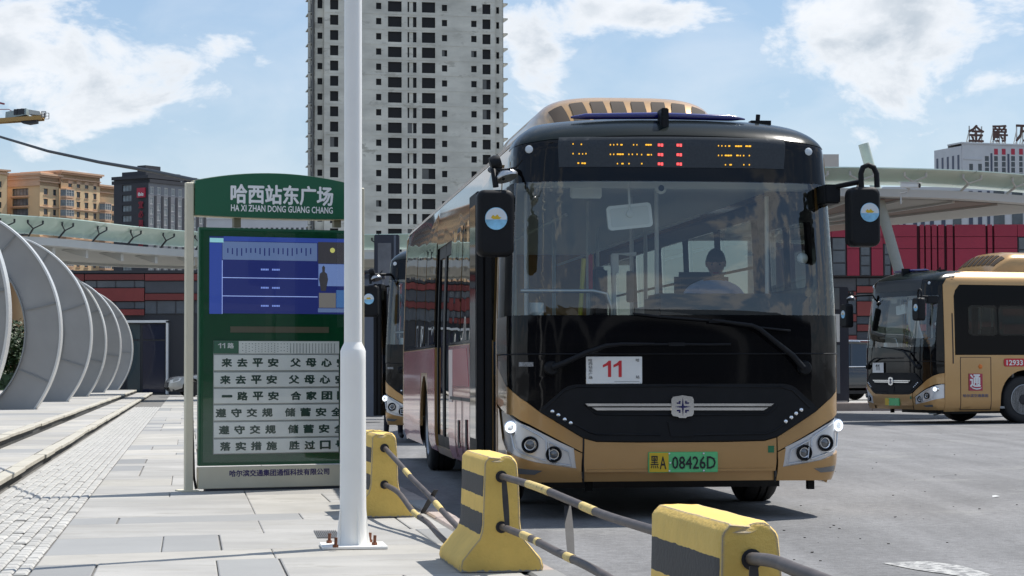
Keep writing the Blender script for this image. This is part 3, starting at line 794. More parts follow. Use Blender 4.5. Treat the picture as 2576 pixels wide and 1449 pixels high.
# ---- striped hotel at the right with roof letters
M['pale'] = mat('pale cladding', (.55,.55,.56), .8, var=.06, vscale=.2)
M['stripe'] = mat('dark blue stripe', (.05,.06,.10), .4)
def striped():
    S = Pl(2452, 1000, 20); t = S.root('striped_hotel', 'pale office hotel block with dark vertical window strips and rooftop characters')
    k = .2592
    def q(x, y): return S.sz(2079.5+x*.2592, 295+y*.2592)
    zt = q(1500, 262)[1]; xe = S.sz(2680, 400)[0]; x0 = q(1310, 300)[0]
    ops = []; strips = []
    for c0, c1 in ((1535,1575),(1625,1662),(1700,1738),(1790,1828),(1868,1903),(1950,1985),(2030,2065),(2110,2145)):
        for i in range(0, 14):
            z = q(c0, 400+i*56)[1]
            if z < 2: continue
            ops.append((q(c0,400)[0], q(c1,400)[0], z-1.15, z+1.15))
    for c0, c1 in ((1383,1420),(1470,1506)):
        for i in range(0, 12): 
            z = q(c0, 495+i*112)[1]
            if z > 2: ops.append((q(c0,400)[0], q(c1,400)[0], z-2.1, z+2.1))
    wall('wall', x0, xe, 0, zt, ops, 'pale', t, 0, .3)
    for i, o in enumerate(ops):
        win(t, *o, .2, 'f', 'window', ('pane', 'fr_d'), 1, .1)
    b = MB()
    for c0 in (1590, 1755, 1920, 2085): a = q(c0, 400)[0]; b.box(a, q(c0+18,400)[0], -.15, 0, 3, zt-4)
    b.build('dark_fin', 'stripe', t)
    b = MB()
    for c0 in (1625, 1700, 1790, 1868, 1950): a = q(c0,335)[0]; b.box(a, q(c0+36,335)[0], -.1, 0, q(c0,362)[1], q(c0,305)[1])
    b.build('red_panel', 'hotelred', t)
    b = MB(); b.box(x0-.2, xe, -.4, 12, zt, zt+.7); b.box(q(1330,400)[0], q(1506,400)[0], -.3, 0, q(1400,405)[1]-.3, q(1400,405)[1]+.3); b.box(x0, xe, 11.8, 12, 0, zt); b.box(xe-.2, xe, 0, 12, 0, zt); b.build('parapet', 'pale', t)
    # left flank, running back
    b = MB(); b.box(x0-.01, x0+.2, 0, 24, 0, zt-1); b.build('flank_wall', 'pale', t)
    b = MB()
    for i in range(5): b.box(x0-.12, x0-.01, 2+i*4.6, 3.6+i*4.6, 3, zt-5)
    b.build('flank_strip', 'stripe', t)
    t2 = thing('rooftop_letters', 'brown rooftop characters on thin steel frames above the striped hotel', 'sign', (S.p.x, S.p.y, 0), S.a)
    for ch, a, c in (('金', 1385, 1533), ('爵', 1617, 1762), ('万', 1845, 1990)):
        xa, z0 = q(a, 235); xb, z1 = q(c, 75)
        text(ch, (xa, .8, q(a, 232)[1]), (1,0,0), (0,0,1), xb-xa, q(a, 72)[1]-q(a, 232)[1], 'lettersbrown', t2, bold=.03, lift=.25, name='roof_character')
        b = MB()
        for f in (.1, .5, .9):
            xx = xa+(xb-xa)*f; b.bar((xx, 1.3, zt+.7), (xx, 1.3, z1-.5), .45, .45); b.bar((xx, 4.0, zt+.7), (xx, 1.3, z1-2.5), .35, .35); b.bar((xx, 1.3, zt+2), (xx, 3.4, zt+.7), .3, .3)
        for f in (.1, .5): b.bar((xa+(xb-xa)*f, 1.3, zt+.9), (xa+(xb-xa)*(f+.4), 1.3, zt+2.2), .1, .1)
        b.build('sign_frame', 'fr_w', t2)
    text('王子酒店', (q(1310,300)[0]+.3, -.05, q(1400, 305)[1]), (1,0,0), (0,0,1), q(1580,300)[0]-q(1310,300)[0], 3.4, 'fr_d', t2, bold=.01, lift=.1) if False else None
    # lower wing seen below the canopy
    L = Pl(2228, 280, 4); t = L.root('striped_wing', 'low pale wing with narrow dark window stripes seen under the canopy behind the red hall')
    x1 = L.sz(2680, 600)[0]; zt = L.sz(2300, 470)[1]
    b = MB(); b.box(0, x1, 0, 12, 0, zt); b.build('wall', 'pale', t)
    xx = .8; i = 0
    while xx < x1-1:
        ww = RS.choice([.35, .5, 1.1, 1.4]); b = MB(); b.box(xx, xx+ww, -.1, 0, 2, zt-.5); b.build('window_strip', 'pane' if ww > 1 else 'stripe', t); xx += ww+RS.choice([.5, .7, 1.0])
    # narrow beige tower just right of the bus
    L = Pl(2083, 420, 0); t = L.root('beige_tower', 'slim pale beige building partly hidden by the bus roof corner and right mirror')
    x1, zt = L.sz(2110, 388); b = MB(); b.box(-14, x1, 0, 12, 0, zt); b.build('wall', mat('pale beige render', (.52,.47,.42), .8), t)
    x2, z2 = L.sz(2136, 480); b = MB(); b.box(x1, x2+1, 1, 12, 0, z2); b.build('wall', 'pale', t)
    for i in range(9):
        z = L.sz(2120, 545+i*10)[1]; b = MB(); b.box(x1+.6, x1+1.6, .9, 1, z-.4, z+.3); b.build('window', 'pane', t)
M['lettersbrown'] = mat('brown sign letters', (.10,.05,.04), .7)
striped()
# pale low building seen through the gap of the sign board
L = Pl(520, 560, 0); t = L.root('pale_block', 'long pale white block seen through the gap between sign header and cabinet')
x1 = L.sz(868, 600)[0]; zt = L.sz(700, 552)[1]; ops = []
for k in range(26):
    for i in range(3): z = zt-3.0-i*3.2; xx = 2+k*1.3; ops.append((xx, xx+.7, z-.9, z+.9)) if xx < x1-1 else None
wall('wall', 0, x1, 0, zt, ops, 'pale', t, 0, .3)
for o in ops: win(t, *o, .2, 'f', 'window', ('pane', 'fr_d'), 0, .08)
b = MB(); b.box(0, x1, -.2, 10, zt, zt+.5); b.box(0, x1, 9.8, 10, 0, zt); b.build('parapet', 'pale', t)

# ================================================================== low striped station buildings
M['sred'] = mat('dull red panel', (.19,.032,.028), .6, orand=.2, var=.12, vscale=.8)
M['sgrey'] = mat('dark grey panel', (.055,.058,.068), .5, var=.2, vscale=.8)
M['sblue'] = mat('blue grey glass panel', (.075,.088,.105), .12, spec=.7, var=.3, vscale=.7)
M['slate'] = mat('slate frame', (.03,.032,.038), .6)
def lowhall(px0, px1, Y, ztop, name, label, skip=None, rs=3, split=.53):
    A = P(px0, 933, Y); B_ = P(px1, 933, Y); w_ = B_.x-A.x
    t = thing(name, label, 'building', (A.x, Y, 0)); r = random.Random(rs)
    b = MB(); b.box(0, w_, .1, 14, 0, ztop-.05); b.build('core', 'slate', t)
    b = MB(); b.box(-.1, w_+.1, -.05, 14.1, ztop-.03, ztop+.10); b.build('roof_edge', 'slate', t)
    n = 0; xs = [0]
    while xs[-1] < w_: xs.append(xs[-1]+r.choice([1.55, 2.7, 3.0, 1.9]))
    xs[-1] = w_; pm = {}
    for i in range(len(xs)-1):
        z = ztop-.05; k = r.randint(0, 3)
        while z > .4:
            h = [.33, .62, .33, .30][k % 4] if i % 2 else [.55, .33, .60, .33][k % 4]
            kind = ('sblue', 'sred', 'sblue', 'sred')[k % 4] if i % 2 else ('sgrey', 'sred', 'sblue', 'sred')[k % 4]
            x0, x1 = xs[i]+.02, xs[i+1]-.02; z0, z1 = max(.3, z-h)+.02, z-.02
            if z1-z0 > .1 and not (skip and x1 > skip[0] and x0 < skip[1] and z0 < skip[2]) and n < 290:
                b = MB(); yo = {'sred': -.06, 'sblue': .03, 'sgrey': 0}[kind]
                b.box(x0, x1, yo, .12, z0, z1, 0)
                if kind == 'sblue': 
                    q = x0+.5
                    while q < x1-.3: b.box(q, q+.04, yo-.03, yo, z0, z1, 1); q += .85
                b.build('panel', [kind, 'slate'], t, fix=False); n += 1
            z -= h; k += 1
    return t, w_, A
ZH = CAMH+(936-686)*98/FOC
t, w_, A_ = lowhall(60, 1340, 98, ZH, 'station_hall', 'low dark hall clad in dull red and blue grey horizontal panels behind the ring arches', skip=((P(318,900,98).x-P(60,933,98).x), (P(424,900,98).x-P(60,933,98).x), CAMH+(936-806)*98/FOC))
def entrance():
    ox = P(60, 933, 98).x
    xa, xb = P(318, 900, 98).x-ox, P(424, 900, 98).x-ox; zt = CAMH+(936-808)*98/FOC
    e = thing_part('entrance', t)
    b = MB(); b.box(xa, xb, -.2, .1, zt-.08, zt+.03); b.box(xb-.09, xb, -.2, .1, .12, zt); b.build('door_surround', 'white', e)
    xs = [xa, xa+(xb-xa)*.36, xb-.1]
    b = MB(); b.box(xa, xb-.1, -.02, .08, .12, zt-.08); b.build('glazing_back', 'slate', e)
    for i in range(2):
        b = MB(); b.box(xs[i]+.06, xs[i+1]-.06, -.05, -.02, .2, zt-.9, 0); b.box(xs[i]+.06, xs[i+1]-.06, -.05, -.02, zt-.82, zt-.14, 0); b.build('door_glass', mat('entrance glass', (.045,.07,.08) if i == 0 else (.02,.025,.05), .08, spec=.8), e)
    text('中国体育彩票', (0,0,0), (1,0,0), (0,0,1), .1, .1, 'white', e) if False else None
entrance()
ZR = CAMH+(931-696)*90/FOC
t, w_, A_ = lowhall(2040, 2760, 90, ZR, 'station_hall', 'low dark striped hall carrying the crimson storey, behind the parked bus at right', rs=9)
def redstorey():
    Y = 89.6; ox = P(2040, 933, Y).x; t = thing('crimson_storey', 'crimson panelled upper storey with dark vertical grooves behind the right canopy', 'building', (ox, Y, 0))
    def X(c): return P(2079.5+c*.2592, 600, Y).x-ox
    def Z(c): return P(2300, 295+c*.2592, Y).z
    zt, zb = Z(1040), ZR+.02
    M['cr'] = mat('crimson panel', (.25,.010,.034), .5, orand=.08, var=.10, vscale=.6); M['crd'] = mat('groove shade maroon', (.05,.004,.012), .7)
    b = MB(); b.box(X(-150), X(2500), .15, 12, zb, zt-.05); b.build('core', 'crd', t)
    gaps = [630,877,905,948,960,1010,1020,1072,1082,1142,1165,1226,1242,1545,1562,1610,1626,1852]
    zz = [zb, Z(1275), Z(1160), zt]
    cols_ = [(gaps[i], gaps[i+1]) for i in range(0, len(gaps), 2)]
    cols_ += [(195, 318), (432, 548)]
    for a, c in cols_:
        for i in range(3): b = MB(); b.box(X(a)+.01, X(c)-.01, 0, .14, zz[i]+.01, zz[i+1]-.01); b.build('panel', 'cr', t, fix=False)
    for a, c in ((-150, 45), (45, 195), (318, 432), (548, 630), (1852, 2100), (2100, 2500)):
        top = Z(1165) if a < 300 else Z(1245) if a == 318 else Z(1230)
        if a == 1852: top = Z(1165)
        b = MB(); b.box(X(a)+.01, X(c)-.01, .0, .14, top+.02, zt-.01); b.build('panel', 'cr', t)
        n = 2 if a in (45, 318, 548, 1852) else 3
        w2 = thing_part('window', t); bb = MB(); bb.box(X(a)+.02, X(c)-.02, .05, .145, zb, top); bb.build('frame', 'slate', w2)
        for k in range(3):
            z0 = zb+(top-zb)*k/3; z1 = zb+(top-zb)*(k+1)/3
            b = MB(); b.box(X(a)+.07, X(c)-.07, .02, .05, z0+.03, z1-.03); b.build('pane', 'sblue', w2, fix=False)
redstorey()
M['dstrip'] = M['slate']

# ================================================================== ring arches
M['ringface'] = mat('grey steel sheet', (.29,.287,.278), .42, .15, var=.12, vscale=.5)
M['ringedge'] = mat('pale steel flange', (.62,.62,.60), .35, .35)
M['ringdull'] = mat('dull flange', (.22,.23,.23), .5, .2)
lab = ['grey ring arch rib nearest the camera, cut by the left edge of the photo', 'largest fully seen grey ring arch rib standing on the terrace', 'grey ring arch rib directly behind the largest one', 'third grey ring arch rib, darker, seen edge to edge with its neighbours', 'grey ring arch rib second from the hall entrance', 'grey ring arch rib farthest away beside the hall entrance']
for i, (Y, zc, pr, r_) in enumerate([(32.5, 1.97, 20, 2.73), (46, 1.97, 152, 2.73), (58, 2.1, 229, 2.73), (70, 2.05, 266, 2.73), (83, 2.1, 303, 2.73), (95, 2.1, 333, 2.73)]):
    xr = P(pr, 840, Y).x; cx = xr-r_
    t = thing('ring_arch', lab[i], 'arch', (cx, Y, 0), 0, 'steel ring arches along the terrace')
    a0 = -math.asin((zc-.34)/r_); a1 = math.radians(112); n = 60; ri = r_-.72 ; dep = .16
    O = []; I = []
    for k in range(n+1):
        a = a0+(a1-a0)*k/n; ai0 = -math.asin((zc-.34)/ri); ai = ai0+(a1-ai0)*k/n; O.append((r_*math.cos(a), zc+r_*math.sin(a))); 
        I.append((ri*math.cos(ai), zc+ri*math.sin(ai)))
    I = [(x, max(z, .2)) for x, z in I]
    b = MB()
    b.grid([[V((x, 0, z)) for x, z in O], [V((x*.6+u*.4, .05, z*.6+v*.4)) for (x, z), (u, v) in zip(O, I)], [V((x, .02, z)) for x, z in I]]); b.grid([[V((x, dep, z)) for x, z in O], [V((x, dep, z)) for x, z in I]])
    b.build('web_sheet', 'ringface', t, smooth=30)
    b = MB(); b.grid([[V((x, y, z)) for x, z in O] for y in (0, dep)]); O2 = [(x*1.006, zc+(z-zc)*1.006) for x, z in O]; b.grid([[V((x, y, z)) for x, z in O2] for y in (-.03, dep+.03)]); b.grid([[V((x, -.03, z)) for x, z in O2], [V((x, -.03, z)) for x, z in [(x*.992, zc+(z-zc)*.992) for x, z in O]]])
    b.build('outer_flange', 'ringedge', t, smooth=30)
    b = MB(); b.grid([[V((x, y, z)) for x, z in I] for y in (-.05, dep+.03)]); I2 = [(x*.985, zc+(z-zc)*.985) for x, z in I]; b.grid([[V((x, y, z)) for x, z in I2] for y in (-.05, dep+.03)]); b.grid([[V((x, -.05, z)) for x, z in I], [V((x, -.05, z)) for x, z in I2]])
    b.build('inner_flange', 'ringdull', t, smooth=30)
    for ja in (-28, 8, 44, 80):
        a = math.radians(ja+i*5); p0 = V(((r_-.03)*math.cos(a), -.008, zc+(r_-.03)*math.sin(a))); p1 = V(((ri+.03)*math.cos(a), .0, zc+(ri+.03)*math.sin(a)))
        if p0.z > .5: b = MB(); b.bar(p0, p1, .022, .02, up=V((0,1,0))); b.build('sheet_joint', 'ringdull', t)
# ================================================================== canopies
M['cglass'] = mat('green frosted glass', (.58,.74,.66), .15, spec=.6, var=.12, vscale=.4, coat=.5)
M['csteel'] = mat('pale grey painted steel', (.52,.53,.52), .5, var=.05, vscale=.5)
M['cunder'] = mat('grey soffit', (.42,.42,.39), .6, var=.05, vscale=.4)
M['cpanel'] = mat('brown soffit panel', (.26,.19,.16), .7)
def catmull(pts, n):
    out = []
    for i in range(len(pts)-1):
        p0 = pts[max(i-1,0)]; p1 = pts[i]; p2 = pts[i+1]; p3 = pts[min(i+2,len(pts)-1)]
        for k in range(n):
            s = k/n; out.append(.5*((2*p1)+(-p0+p2)*s+(2*p0-5*p1+4*p2-p3)*s*s+(-p0+3*p1-3*p2+p3)*s**3))
    out.append(pts[-1]); return out
def canopy(label, ctl, wd, zt, px_sup, fascia, glz, gx, fin_step, warm=0):
    """ctl: near edge control points (x,y)"""
    t = thing('glass_canopy', label, 'canopy')
    pts = catmull([V((x, y, 0)) for x, y in ctl], 8); K = len(pts)
    nr = []
    for i in range(K):
        d = (pts[min(i+1,K-1)]-pts[max(i-1,0)]).normalized(); nr.append(V((-d.y, d.x, 0)))   # away side
    def row(off, z): return [pts[i]+nr[i]*off+V((0,0,z)) for i in range(K)]
    b = MB(); b.grid([row(0, zt), row(0, zt-fascia), row(.25, zt-fascia-.02), row(.28, zt-.02)]); b.grid([row(0, zt), row(wd, zt)]); b.build('fascia_beam', 'csteel', t, smooth=30)
    b = MB(); b.grid([row(.25, zt-fascia+.05), row(wd, zt-fascia-.10)]); b.grid([row(wd, zt), row(wd, zt-fascia-.15)]); b.build('soffit', 'cunder', t, smooth=30)
    b = MB()
    if 0: b.grid([row(wd*.62, zt-fascia-.10), row(wd*.62, zt-fascia-.55), row(wd*.62+.2, zt-fascia-.55), row(wd*.62+.2, zt-fascia-.10)])
    dr = .45 if warm else .18
    b.grid([row(wd-.2, zt-fascia-.08), row(wd-.2, zt-fascia-dr), row(wd, zt-fascia-dr), row(wd, zt-fascia-.05)]); b.build('ring_beam', 'csteel', t, smooth=30)
    # glass panes and spider brackets
    g = MB(); st = fin_step
    for i in range(0, K-st, st):
        seg = range(i, i+st+1); g = MB()
        e = .012
        A = [pts[j]+nr[j]*(.25)+V((0,0,zt+.10)) for j in seg]; B_ = [pts[j]+nr[j]*(-gx)+V((0,0,zt+glz)) for j in seg]; Cc = [pts[j]+nr[j]*(wd*.5)+V((0,0,zt+glz+.12)) for j in seg]
        A[0] = A[0].lerp(A[1], .03); B_[0] = B_[0].lerp(B_[1], .03); A[-1] = A[-1].lerp(A[-2], .03); B_[-1] = B_[-1].lerp(B_[-2], .03)
        g.grid([A, B_]); g.grid([[p+V((0,0,.02)) for p in A], [p+V((0,0,.025)) for p in B_]]); g.grid([B_, [p+V((0,0,.025)) for p in B_]])
        g.build('glass_pane', 'cglass', t, smooth=30)
        p = pts[i]; n = nr[i]; d = (pts[i+1]-pts[i]).normalized(); b = MB()
        base = p+n*.05+V((0,0,zt)); hub = p-n*gx*.45+V((0,0,zt+glz*.5))-V((0,0,.05))
        b.tube([base, hub], .03, 6)
        for s1_ in (-1, 1):
            b.tube([hub, hub+d*s1_*.28-n*gx*.25+V((0,0,glz*.25))], .022, 6); b.tube([hub+d*s1_*.28-n*gx*.25+V((0,0,glz*.25)), hub+d*s1_*.28-n*gx*.25+V((0,0,glz*.25+.1))], .03, 6)
        b.build('spider_bracket', 'slate' if not warm else 'csteel', t)
        b = MB(); q = pts[i]+nr[i]*.28
        if not warm: b.prism([q+V((0,0,zt-fascia)), q+nr[i]*.9+V((0,0,zt-fascia)), q+V((0,0,zt-fascia-.27))], d*.14).build('gusset_fin', 'csteel', t)
        
        if warm:
            for (o0, o1, m_) in ((wd*.60, wd-.3, 'cpanel' if (i//st) % 2 else 'cunder'), (.28, wd*.58, 'cunder' if (i//st) % 2 else 'cpanel')):
                b = MB(); b.grid([[pts[j]+nr[j]*o0+V((0,0,zt-fascia-.02-.30*o0/wd)) for j in seg], [pts[j]+nr[j]*o1+V((0,0,zt-fascia-.02-.30*o1/wd)) for j in seg]]); b.build('soffit_panel', m_, t)
            b = MB(); b.bar(p+n*.3+V((0,0,zt-fascia-.04)), p+n*wd+V((0,0,zt-fascia-.36)), .07, .07); b.build('cross_beam', 'csteel', t)
    return t, pts, nr
ct = []
def cpt(px, py, z):      # near edge point at height z
    d = ray(px, py); s_ = (z-CAMH)/d.z; return (d.x*s_, d.y*s_)
zc1 = 5.3
ctl = [cpt(x, y, zc1) for x, y in ((-420, 566), (-160, 579), (0, 591), (150, 600), (322, 617), (494, 629), (700, 634), (960, 634), (1250, 628), (1420, 622))]
canopy('long curved canopy of green glass on a pale beam, behind the ring arches at left', ctl, 4.6, zc1, None, .24, .58, .45, 4)
zc2 = 5.3
ctl = [cpt(x, y, zc2) for x, y in ((1300, 478), (1600, 477), (1850, 476), (1960, 474), (2080, 473), (2240, 475), (2420, 481), (2576, 492), (2760, 508))]
t_, pts_, nr_ = canopy('curved canopy of green glass above the parked bus at right', ctl, 9.5, zc2, None, .18, .42, .5, 6, warm=1)
# columns
def column(name, label, a, c, r):
    t = thing(name, label, 'column', (c.x, c.y, 0)); b = MB(); q0 = V((0,0,c.z)); q1 = a-V((c.x, c.y, 0)); b.tube([q0, q1], r, 20); b.build('shaft', 'colgreen', t, smooth=50)
    b = MB(); b.lathe([(r*1.9, 0), (r*1.9, .04), (r*1.2, .05)], q0, (0,0,1), 20); b.build('foot_plate', 'colgreen', t)
M['colgreen'] = mat('pale green grey paint', (.36,.39,.36), .5, var=.06)
column('leaning_column', 'tall leaning round pale column rising through the right canopy', P(2172, 362, 51), P(2362, 1042, 51), .125)
column('canopy_column', 'slim upright canopy column half hidden behind the bus stop sign', P(700, 640, 76), V((P(700,640,76).x, 76, .12)), .12)
# security camera on the canopy edge
cc = P(2290, 466, 49.2)
t = thing('security_camera', 'white box security camera on a bracket at the right canopy edge', 'camera', cc)
mt = Matrix.Rotation(math.radians(-35), 4, 'Z') @ Matrix.Rotation(math.radians(4), 4, 'Y')
b = MB(); b.box(-.22, .22, -.07, .07, -.06, .05, mt=mt); b.build('camera_body', 'white', t, bevel=.015); b = MB(); b.box(-.25, .25, -.085, .085, .055, .07, mt=mt); b.build('sun_shield', 'white', t)
b = MB(); b.lathe([(.05,0),(.045,.02),(0,.02)], mt @ V((.22,0,-.005)), mt.to_3x3() @ V((1,0,0)), 12); b.build('camera_lens', 'ink', t)
b = MB(); b.tube([(-.02,0,-.06),(-.05,.05,-.15),(-.17,.25,-.16),(-.17,.25,-.40)], .02, 6); b.build('camera_bracket', 'csteel', t)
# ================================================================== crane in the distance
def crane():
    Y = 300; o = P(-260, 933, Y); t = thing('tower_crane', 'counter jib of a tower crane with grey cabins, entering at the left edge', 'crane', (o.x, Y, 0))
    def q(x, y, dy=0): p = P(x*.0573, 254.9+y*.0573, Y); return V((p.x-o.x, dy, p.z))
    mastx = 0
    b = MB(); z1 = q(0, 900).z
    for sx in (-1, 1):
        for sy in (-1, 1): b.bar((sx*.8, sy*.8, 0), (sx*.8, sy*.8, z1), .2, .2)
    k = 0
    while k < z1-2: b.bar((-.8,-.8,k),(.8,-.8,k+2),.12,.12); b.bar((.8,-.8,k+2),(.8,.8,k+2),.12,.12); b.bar((-.8,.8,k),(-.8,-.8,k+2),.12,.12); k += 2
    b.build('mast', 'cyellow', t)
    a = q(0, 960); e = q(1880, 740)
    b = MB()
    for dy in (-.9, .9): b.bar((0, dy, a.z-.6), e+V((0,dy,0)), .30, .55)
    for i in range(14): f = i/13; p = V((0,0,a.z-.6)).lerp(e, f); b.bar(p+V((0,-.9,0)), p+V((0,.9,0)), .12, .12)
    b.build('counter_jib', 'cyellow', t)
    b = MB(); p0 = q(300, 700); p1 = q(1220, 620); b.prism([p0+V((0,-1,-.3)), p1+V((0,-1,0)), q(1220, 340, -1), q(320, 500, -1)], (0, 2, 0)); b.build('machine_house', 'cgrey', t)
    for xx in (760, 900, 1060): c_ = q(xx, 510 - (xx-760)*.1); b = MB(); b.box(c_.x-.25, c_.x+.25, -1.06, -1.0, c_.z-.4, c_.z+.4); b.build('louvre', 'slate', t)
    b = MB(); b.prism([q(1320, 600, -.9), q(1880, 640, -.9), q(1800, 470, -.9), q(1320, 390, -.9)], (0, 1.8, 0)); b.build('winch_frame', 'fr_w', t)
    b = MB(); b.prism([q(970, 860, -.8), q(1640, 780, -.8), q(1640, 960, -.8), q(1280, 1020, -.8), q(980, 960, -.8)], (0, 1.6, 0)); b.build('counterweight', 'slate', t)
    b = MB(); c0 = q(1890, 480); c1 = q(2080, 740)
    for z in (c1.z, (c0.z+c1.z)/2, c0.z):
        for dy in (-1, 1): b.bar((c0.x, dy, z), (c1.x, dy, z), .06, .06)
    for xx in (c0.x, c1.x):
        for dy in (-1, 1): b.bar((xx, dy, c1.z), (xx, dy, c0.z), .08, .08)
    for k in range(6): xx = c0.x+(c1.x-c0.x)*k/5; b.bar((xx,-1,c1.z),(xx,-1,c0.z),.05,.05)
    b.build('end_cage', 'slate', t)
    b = MB(); b.bar((0,0,a.z+6), q(200, 120), .2, .25); b.bar((0,0,a.z+1.8), q(380, 350), .1, .1); b.bar(q(380,350), q(540, 440), .1,.1); b.build('tie_bar', 'cred', t)
    b = MB(); b.bar((0,0,a.z-.4), (-30,0,a.z+.8), 1.2, 1.2); b.build('jib', 'cyellow', t)
M['cyellow'] = mat('crane yellow', (.42,.25,.08), .6); M['cgrey'] = mat('crane cabin grey', (.30,.36,.36), .6, var=.1); M['cred'] = mat('crane red', (.30,.10,.12), .6)
crane()
# ================================================================== greenery beyond the arches
M['leaf'] = mat('leaf', (.045,.075,.03), .6, var=.5, vscale=3); M['bark'] = mat('bark', (.08,.06,.045), .9, var=.3)
M['grassm'] = mat('grass', (.12,.19,.05), .9, var=.3, vscale=3)
def tree(px, Y, h, rad, label, seed=1):
    r = random.Random(seed); p = P(px, 933, Y); t = thing('broadleaf_tree', label, 'tree', (p.x, Y, .1), 0, 'trees beyond the ring arches')
    b = MB(); b.tube([(0,0,0),(.05,0,h*.3),(-.05,.1,h*.6),(0,0,h*.9)], [.16,.12,.08,.02], 8)
    for k in range(9):
        a = r.uniform(0, 6.28); z0 = h*r.uniform(.3, .7); b.tube([(0,0,z0),(math.cos(a)*rad*.4, math.sin(a)*rad*.4, z0+h*.12),(math.cos(a)*rad*.8, math.sin(a)*rad*.8, z0+h*.2)], [.05,.035,.01], 5)
    b.build('trunk', 'bark', t)
    b = MB(); cl = [(V((r.gauss(0, rad*.45), r.gauss(0, rad*.45), h*.6+r.gauss(0, h*.17))), r.uniform(.35, .75)) for _ in range(26)]
    for c, cr in cl:
        for _ in range(150):
            d = V((r.gauss(0,1), r.gauss(0,1), r.gauss(0,1))).normalized()*cr*r.random()**.4; q = c+d; s_ = r.uniform(.06, .13)
            u = V((r.gauss(0,1), r.gauss(0,1), r.gauss(0,1))).normalized(); v = u.orthogonal().normalized()
            b.add([q-u*s_, q+v*s_*.5, q+u*s_, q-v*s_*.5], [(0,1,2,3)])
    b.build('crown', 'leaf', t, fix=False)
tree(36, 108, 3.7, 1.5, 'small dark tree seen between the two nearest ring arches', 4)
tree(-60, 110, 4.2, 1.7, 'dark tree at the left edge beyond the nearest ring arch', 5)
tree(204-20, 112, 3.2, .9, 'dark shrub like tree seen in the slit behind the largest ring arch', 6)
o = P(30, 933, 104); t = thing('clipped_hedge', 'low clipped green hedge seen between the ring arches', 'hedge', (o.x, 104, .12))
b = MB(); r = random.Random(8)
for _ in range(3000):
    q = V((r.uniform(-2.6, 2.2), r.uniform(-.5, .5), r.uniform(.1, .95))); s_ = .06; u = V((r.gauss(0,1), r.gauss(0,1), r.gauss(0,1))).normalized(); v = u.orthogonal()
    b.add([q-u*s_, q+v*s_, q+u*s_, q-v*s_], [(0,1,2,3)])
b.build('leaves', 'leaf', t, fix=False); b = MB(); b.box(-2.5, 2.1, -.45, .45, 0, .9); b.build('hedge_core', 'leaf', t)
b = MB(); b.add([(-60, 99.5, .32), (P(170, 933, 99.5).x, 99.5, .32), (P(170,933,99.5).x-6, 140, .34), (-60,140,.34)], [(0,1,2,3)]); o = b.build('lawn', 'grassm'); o['kind'] = 'structure'

# ================================================================== unseen hall and arches added behind the camera for the bus glass to mirror
t = thing('station_hall', 'long dark glazed station hall, unseen, added behind the camera for the bus glass to mirror', 'building', (-45, -42, 0))
M['rearglass'] = mat('dark rear glazing', (.035,.042,.05), .2, spec=.5, var=.3, vscale=.2); M['rearwall'] = mat('dark rear wall', (.07,.07,.075), .8, var=.2, vscale=.2)
b = MB(); b.box(0, 110, -14, 0, 0, 11); b.build('wall', 'rearwall', t)
for i in range(26):
    for j in range(3): b = MB(); b.box(1+i*4.2, 4.6+i*4.2, 0, .12, 1+j*3.4, 3.8+j*3.4); b.build('window', 'rearglass', t, fix=False)
b = MB(); b.box(-.5, 110.5, -14.5, 1.4, 11, 11.6); b.build('roof_edge', 'rearwall', t)
for i in range(4):
    cx = -14+i*9; tt = thing('ring_arch', ('first', 'second', 'third', 'fourth')[i]+' large pale arch rib, unseen, added behind the camera for the windscreen to mirror', 'arch', (cx, -24, 0), 0, None)
    b = MB(); rr = 6.0; O = [V((rr*math.cos(a)*.75, 0, max(0, rr*math.sin(a)+2.5))) for a in [math.pi*k/36*1.2-.1*math.pi for k in range(37)]]; I = [V((v.x*.82, 0, v.z*.86)) for v in O]
    b.grid([O, I, [v+V((0,.5,0)) for v in I], [v+V((0,.5,0)) for v in O], O]); b.build('arch_rib', 'ringface', tt, smooth=30)
# ================================================================== the city bus (local: front at y=0 facing -y, door side -x)
BL = 12.1
def bw(z):
    x = 1.275 if z < 1.3 else 1.275-.05*((z-1.3)/1.5)**1.3
    if z < .45: x -= .05*((.45-z)/.2)**2
    if z > 2.82: x -= .21*((z-2.82)/.27)**2.3
    return x
def bB(z):
    if z < .6: return .05*((.6-z)/.35)**2
    if z < 1.3: return 0
    if z < 2.6: return .13*((z-1.3)/1.3)**1.5
    if z < 2.88: return .13+.12*(z-2.6)
    q = min((z-2.88)/.215, .995)
    return .164+.42*(1-math.sqrt(1-q*q))+.12*q
def ru(u):
    s = -1 if u < 0 else 1; u = abs(u)
    if u <= .9: return s*u
    u = min(u, 1.1); return s*(.9+.1*(1-((1.1-u)/.2)**2))
def crown(r, z): return .045*r*r*max(0, min(1, (z-2.45)/.5))
def SF(u, z):
    r = ru(u); a = min(abs(r), 1.0)
    plan = .42*(1-max(0, 1-a**4.4)**(1/4.4)) + max(0, abs(u)-1.1)      # past the corner the skin runs straight back
    return V((bw(z)*r, plan+bB(z), z-crown(r, z)))
BUSROT = math.atan2(.118, 1); BUSY = 16.48; BUSX = (1711-1288)/FOC*BUSY
BM = Matrix.Translation((BUSX, BUSY, 0)) @ Matrix.Rotation(BUSROT, 4, 'Z')
RMI = RM3.transposed()
def proj(p):
    q = RMI @ (BM @ p - V((0, 0, CAMH))); return PW/2+FOC*q.x/-q.z, PH/2-FOC*q.y/-q.z
def fx(px):
    lo, hi = -1.6, 1.6
    for _ in range(40):
        m_ = (lo+hi)/2
        if proj(V((m_, 0, 1.1)))[0] < px: lo = m_
        else: hi = m_
    return lo
_c0 = proj(V((0, 0, 1.1)))
